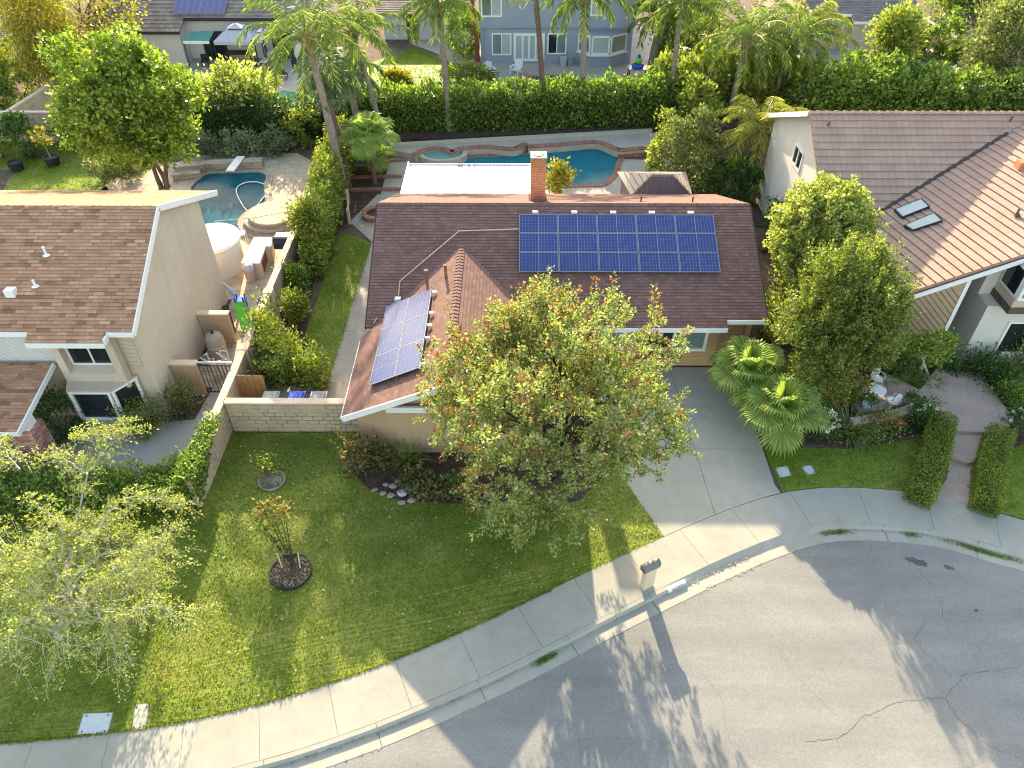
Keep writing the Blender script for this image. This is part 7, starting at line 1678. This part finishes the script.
q = G(690, 30, 3.0); tree('broadleaf_tree', (q.x, q.y, 0), q, (2.2, 2.0, 3.0), 'green tree between the close pair of palms and the pale garden wall', 'tree', 'lf_hedge_pale', 'bark', 80, 70, .45, .28, .16, .12, 8, 113)
for k, (u, v, s) in enumerate(((520, -25, 3), (600, -30, 3.4), (20, -14, 3.4), (240, -28, 3.2))):
    q = G(u, v, 3.0); tree('distant_tree', (q.x, q.y, 0), q, (s, s * .8, 3.2), ['tree behind the left roof end of the grey-blue house', 'tree behind the grey-blue house roof', 'tree behind the brick pillar corner house', 'tree behind the roof with four solar panels'][k], 'tree', ['lf_hedge', 'lf_hedge', 'lf_olive', 'lf_hedge'][k], 'bark', 70, 50, .6, .4, .22, .15, 6, 120 + k)

# ================================================================== FRONT BEDS
def strap(name, base, n, L, w, mat, label, seed, cat='plant', el=(35, 80), flop=.9):
    r = random.Random(seed); b = Vector(base); t = thing(name, b, label, cat); mb = MB()
    for i in range(n):
        a = r.uniform(0, 6.28); e = R(r.uniform(*el)); l = L * r.uniform(.7, 1.1); p = b + Vector((math.cos(a), math.sin(a), 0)) * .05 * r.random(); d = Vector((math.cos(a), math.sin(a), 0)); s = Vector((-d.y, d.x, 0)); pr = None
        for k in range(5):
            ww = w * (1 - k / 4.4) * .5; q = (p + s * ww, p - s * ww)
            if pr: mb.face([pr[0], pr[1], q[1], q[0]])
            pr = q; p = p + (d * math.cos(e) + Vector((0, 0, math.sin(e)))) * l / 4; e -= flop * .42
            if p.z < b.z + .02: p.z = b.z + .02
    mb.build('blade', mat, t); return t
for u, v, s, lm, lab, lf in ((358, 474, (.42, .38, 1.15), 'lf_rust', 'rust-leaved shrub at the left end of the bed by the house corner', .19), (380, 468, (.5, .35, .8), 'lf_rust', 'bushy rust-tinged shrub against the tan wall right of the house corner', .2), (432, 496, (.42, .32, .75), 'lf_rust', 'rusty shrub at the lawn edge below the red-tipped tree', .19), (416, 488, (.3, .25, .55), 'lf_rust', 'small rusty plant just right of the river rocks', .17), (456, 494, (.5, .35, .6), 'lf_olive', 'olive shrub in shade below the red-tipped tree', .16)):
    shrub('shrub', G(u, v), s, lab, 'shrub', lm, 620, lf, lf * .5, int(u), up=.9)
strap('strap_plant', G(408, 466), 90, 1.35, .05, 'lf_hedge', 'green strap-leaved plant against the tan gable wall', 5)
def rock(u, v, s, seed, label, mat='rock', nm='rock'):
    r = np.random.default_rng(seed); q = G(u, v); mb = MB(); P = []
    prof_ = [(.02, 0), (.75, .02), (1, .3), (.85, .62), (.5, .82), (.02, .88)]; n = 9
    k_ = r.uniform(.75, 1.15, (len(prof_), n)); rg = [[q + Vector((a * s * k_[i, j] * math.cos(6.283 * j / n), a * s * .8 * k_[i, j] * math.sin(6.283 * j / n), z * s * .75)) for j in range(n)] for i, (a, z) in enumerate(prof_)]
    for i in range(len(rg) - 1):
        for j in range(n): mb.face([rg[i][j], rg[i][(j + 1) % n], rg[i + 1][(j + 1) % n], rg[i + 1][j]])
    tag(mb.build(nm, mat, org=q), label, 'rock', 'river rocks edging the front bed')
for k, (u, v, s, lab) in enumerate(((383, 494, .14, 'leftmost tan river rock in the front bed'), (391, 496, .17, 'tan river rock beside the pale grey boulder in the front bed'), (402, 494, .22, 'pale grey boulder, largest of the rocks in the front bed'), (393, 487, .18, 'brown rock behind the others in the front bed'), (402, 503, .15, 'small rock at the lawn edge below the grey boulder'), (412, 501, .18, 'grey-brown rock right of the pale grey boulder'), (375, 490, .12, 'small dark rock at the left end of the rock group'), (386, 485, .12, 'small brown rock up against the rusty shrub above the rocks'), (398, 482, .13, 'round brown rock below the strap-leaved plant'), (408, 492, .12, 'small pale rock touching the grey boulder on its right'))):
    rock(u, v, s, k + 5, lab, 'fabric_grey' if k == 2 else 'rock')
# planting islands in the lawn
for (u, v, rad, lab, nm) in ((291, 572, .66, 'large round mulch island with dark edging in the lawn', 0), (272, 481, .46, 'small round stone-mulch island in the lawn near the wall', 1)):
    q = G(u, v); t = thing('mulch_ring', q, lab, 'planting ring'); m = MB(); m.lathe([(rad + .03, -.02), (rad + .03, .07), (rad - .02, .07), (rad - .02, .02)], (0, 0, 0), 30); m.build('edging', 'pot_black' if nm == 0 else 'rock', t, local=True)
    m = MB(); rr = random.Random(nm)
    m.lathe([(rad, .02), (rad * .5, .06), (0, .07)], (0, 0, 0), 20); m.build('mulch', 'mulch' if nm == 0 else 'rock', t, local=True)
    n = 700; r = np.random.default_rng(nm + 3); a = r.uniform(0, 6.28, n); d = np.sqrt(r.uniform(0, 1, n)) * rad * .95; P = np.column_stack([q.x + d * np.cos(a), q.y + d * np.sin(a), np.full(n, .06)]); D = r.normal(size=(n, 3)) * np.array([1, 1, .2]); leaf_obj('chips', 'litter', P, D, .07, .04, t, kind='stuff')
q = G(294, 568); t = thing('young_tree', q, 'young thin multi-stemmed tree with orange leaf tips in the large mulch island', 'tree')
mb = MB(); P, D, mi = [], [], []; r = np.random.default_rng(9)
for (u, v, z) in ((262, 507, 1.75), (255, 516, 1.5), (284, 507, 1.9), (280, 516, 1.7), (268, 503, 1.9), (275, 520, 1.3), (262, 530, 1.1)):
    e = G(u, v, z); mb.tube([q, q.lerp(e, .5) + Vector((0, 0, .12)), e], [.025, .018, .008], 6)
    for j in range(60):
        P.append(np.array(e) + r.normal(size=3) * np.array([.14, .12, .1])); D.append(r.normal(size=3) + np.array([0, 0, .5])); mi.append(1 if z > 1.45 and r.uniform() < .75 else 0)
    for j in range(70): s_ = r.uniform(.35, .95); P.append(np.array(q.lerp(e, s_)) + np.array([0, 0, .1]) + r.normal(size=3) * .1); D.append(r.normal(size=3)); mi.append(0)
leaf_obj('crown', ['lf_shoot', 'orange_leaf'], np.array(P), np.array(D), .12, .06, t, mi=mi); mb.build('trunk', 'bark_dark', t)
for dx, lab in ((-.35, 'pale wooden stake left of the young orange-tipped tree'), (.22, 'pale wooden stake right of the young orange-tipped tree')):
    mb = MB(); mb.tube([(q.x + dx, q.y - .05, -.05), (q.x + dx * 1.2, q.y + .05, .75)], .022, 6); tag(mb.build('stake', 'block_cap', org=(q.x + dx, q.y, 0)), lab, 'stake')
shrub('young_shrub', G(269, 474), (.35, .3, .5), 'small pale shrub in the small stone-mulch island', 'shrub', 'lf_hedge_pale', 320, .12, .08, 131)
# plants by the left house
for u, v, s, lm, lab, lf in ((66, 436, (.95, .8, 1.3), 'lf_dark', 'dark green bush between the brick pillar and the bay window', .13), (146, 432, (.85, .75, 1.0), 'lf_shoot', 'bright fine-leaved bush under the right end of the bay window', .1), (140, 402, (.4, .35, 1.0), 'lf_hedge', 'small green plant in the corner right of the bay window', .16), (184, 414, (.55, .5, 1.0), 'lf_olive', 'rounded olive bush in front of the blank end wall', .1), (100, 418, (.5, .3, .5), 'lf_dark', 'low dark plant just below the bay window', .12)):
    shrub('shrub', G(u, v), s, lab, 'shrub', lm, 2300, lf, lf * .5, 140 + int(u))
# right terrace planting
for u, v, s, lab, lm in ((884, 372, (.7, .5, .75), 'dark leafy mound against the diagonal boards, left of the strap-leaved clumps', 'lf_dark'), (905, 374, (.7, .5, .7), 'green mound against the diagonal boards between strap-leaved clumps', 'lf_hedge'), (944, 374, (.5, .45, .6), 'dark mound between the twin-trunked tree and the entry walk', 'lf_dark')):
    shrub('shrub', G(u, v), s, lab, 'shrub', lm, 1900, .12, .06, 180 + int(u))
for u, v, n, L, lab, lm in ((884, 384, 130, .8, 'lush strap-leaved clump behind the terrace seats', 'lf_hedge'), (905, 386, 150, .85, 'strap-leaved clump left of the twin-trunked tree', 'lf_hedge'), (932, 388, 170, .85, 'broad strap-leaved clump at the foot of the twin-trunked tree', 'lf_hedge'), (950, 380, 90, .6, 'strap-leaved clump beside the entry walk', 'lf_hedge')):
    strap('strap_plant', G(u, v), n, L, .045, lm, lab, int(u))
strap('flax_plant', G(846, 434), 150, 1.35, .065, 'lf_olive', 'olive-bronze flax with sword leaves at the lawn edge', 77, 'plant', (20, 75), .55)
def flowers(u, v, s, mat, pet, label, n, nf, seed, z=0, ps=.09):
    q = G(u, v, z); t = shrub('flowering_shrub', q, s, label, 'flowers', mat, n, .1, .055, seed)
    r = np.random.default_rng(seed); P, D = [], []
    for k in range(nf):
        a = r.uniform(0, 6.28); e = r.uniform(.15, 1.4); c = np.array(q) + np.array([math.cos(a) * math.cos(e) * s[0], math.sin(a) * math.cos(e) * s[1], s[2] * .55 + math.sin(e) * s[2] * .95])
        for j in range(9): P.append(c + r.normal(size=3) * .025); D.append(r.normal(size=3) + np.array([0, 0, .6]))
    leaf_obj('blossom', pet, np.array(P), np.array(D), ps, ps * .8, t)
shrub('shrub', G(818, 412), (1.0, .75, 1.7), 'stiff-leaved dark shrub between the lower fan palm and the terrace seats', 'shrub', 'lf_shoot', 3600, .12, .06, 171, up=.9)
shrub('shrub', G(846, 400), (.6, .5, 1.0), 'low stiff-leaved shrub at the left end of the terrace', 'shrub', 'lf_shoot', 1800, .12, .06, 172, up=.9)
flowers(818, 432, (.62, .5, .75), 'lf_dark', 'white_petal', 'white-flowering bush between the fan palm and the bronze flax', 1500, 34, 151, 0, .11)
flowers(880, 431, (.85, .35, .5), 'lf_hedge', 'pink_petal', 'coral-pink flowers below the low curved wall', 1400, 34, 152)
flowers(915, 424, (.7, .45, .75), 'lf_dark', 'white_petal', 'white rose bush left of the clipped box hedge', 1900, 10, 153)
flowers(1016, 432, (.55, .5, .9), 'lf_dark', 'white_petal', 'white rose bush right of the garden steps', 1700, 30, 154)
shrub('shrub', G(860, 438), (1.1, .35, .35), 'low green edging plants at the far side of the right lawn', 'shrub', 'lf_hedge', 1500, .1, .06, 155)
for u, v, s, lab, lm in ((978, 378, (.75, .6, .9), 'dark green mound beside the entry walk', 'lf_dark'), (996, 386, (.8, .6, .8), 'dark green mound between the entry mound and the pale grasses', 'lf_dark'), (1016, 366, (.6, .6, 1.4), 'bright green bush in front of the entry windows', 'lf_hedge'), (1006, 402, (.5, .45, .6), 'green mound at the edge of the round paved terrace', 'lf_hedge')):
    shrub('shrub', G(u, v), s, lab, 'shrub', lm, 2200, .12, .06, 160 + int(u))
strap('ornamental_grass', G(1020, 396), 120, 1.0, .03, 'lf_olive', 'pale straw-coloured grass at the right edge above the white roses', 78)
strap('ornamental_grass', G(1024, 372), 90, .9, .03, 'lf_grey', 'pale grass at the right edge under the entry windows', 79)
# fallen leaves
r = np.random.default_rng(77); q = poly_pts(lawn, 9, r); q = q[(r.uniform(size=len(q)) < np.clip((q[:, 1] - 9) / 8, .12, 1))]
P = np.column_stack([q, np.full(len(q), .05)]); D = r.normal(size=P.shape) * np.array([1, 1, .15]); leaf_obj('fallen_leaves', 'litter', P, D, .085, .055, org=(-4, 15, 0), kind='stuff', flat=(0, 0, 1))
P, D = [], []
for k in range(420):
    s = r.choice([r.uniform(20, 27), r.uniform(27, 44), r.uniform(33, 36)]); a = at_s(s, r.choice([-.01, .21, .24, .66]) + r.normal() * .02); P.append((a.x, a.y, RZ + .04 if (KB[0] is not None and r.uniform() < .75) else .01)); D.append(r.normal(size=3) * np.array([1, 1, .2]))
P = np.array(P); P[:, 2] = RZ + .035; leaf_obj('fallen_leaves', 'litter', P, np.array(D), .06, .04, org=(4, 14, 0), kind='stuff', flat=(0, 0, 1))
# weeds in the gutter
for (u, v, n, L) in ((548, 655, 500, .35), (838, 536, 400, .5), (985, 552, 800, 1.1), (910, 534, 150, .3)):
    c = G(u, v, RZ); i = min(range(len(KB)), key=lambda k: (KB[k] - Vector((c.x, c.y, 0))).length); d = Vector((-KN[i].y, KN[i].x, 0)); s0 = KS[i]
    S = r.normal(size=n) * L * .55; P = np.array([tuple(at_s(min(max(s0 + s, 1), KS[-1] - 1), .30 + r.normal() * .045)[:2]) + (RZ + .02,) for s in S]); leaf_obj('weeds', 'lf_hedge', P, r.normal(size=(n, 3)) + np.array([0, 0, .8]), .055, .03, org=(c.x, c.y, RZ), kind='stuff')

# ================================================================== SKY, SUN, CAMERA
AZ, EL = R(-9.0), R(21)
w = bpy.data.worlds.new('World'); scene.world = w; w.use_nodes = True; n = w.node_tree; n.nodes.clear()
so = n.nodes.new('ShaderNodeOutputWorld'); bg = n.nodes.new('ShaderNodeBackground'); sk = n.nodes.new('ShaderNodeTexSky')
sk.sky_type = 'NISHITA'; sk.sun_disc = False; sk.sun_elevation = EL; sk.sun_rotation = AZ; sk.air_density = 1.0; sk.dust_density = 1.5; sk.ozone_density = 1.0
n.links.new(sk.outputs[0], bg.inputs[0]); bg.inputs[1].default_value = .15; n.links.new(bg.outputs[0], so.inputs[0])
sd = bpy.data.lights.new('sun', 'SUN'); sd.energy = 3.25; sd.angle = R(.55); sd.color = (1, .90, .72)
so_ = bpy.data.objects.new('sun', sd); col.objects.link(so_); tos = Vector((math.sin(AZ) * math.cos(EL), math.cos(AZ) * math.cos(EL), math.sin(EL)))
so_.rotation_euler = tos.to_track_quat('Z', 'Y').to_euler(); so_.location = (0, 60, 60)
cd = bpy.data.cameras.new('camera'); cam = bpy.data.objects.new('camera', cd); col.objects.link(cam)
cam.location = (0, 0, H); cam.rotation_euler = (math.pi / 2 - PIT, 0, -YAW); cd.sensor_width = 36; cd.lens = F / 1024 * 36; cd.clip_end = 1500; cd.clip_start = .5
scene.camera = cam
scene.view_settings.view_transform = 'Standard'; scene.view_settings.look = 'None'; scene.view_settings.exposure = 2.1; scene.view_settings.gamma = 1
scene.view_settings.use_white_balance = True; scene.view_settings.white_balance_temperature = 8200; scene.view_settings.white_balance_tint = 8
scene.cycles.max_bounces = 6; scene.cycles.transparent_max_bounces = 4; scene.cycles.use_denoising = True; scene.cycles.filter_width = 1.1
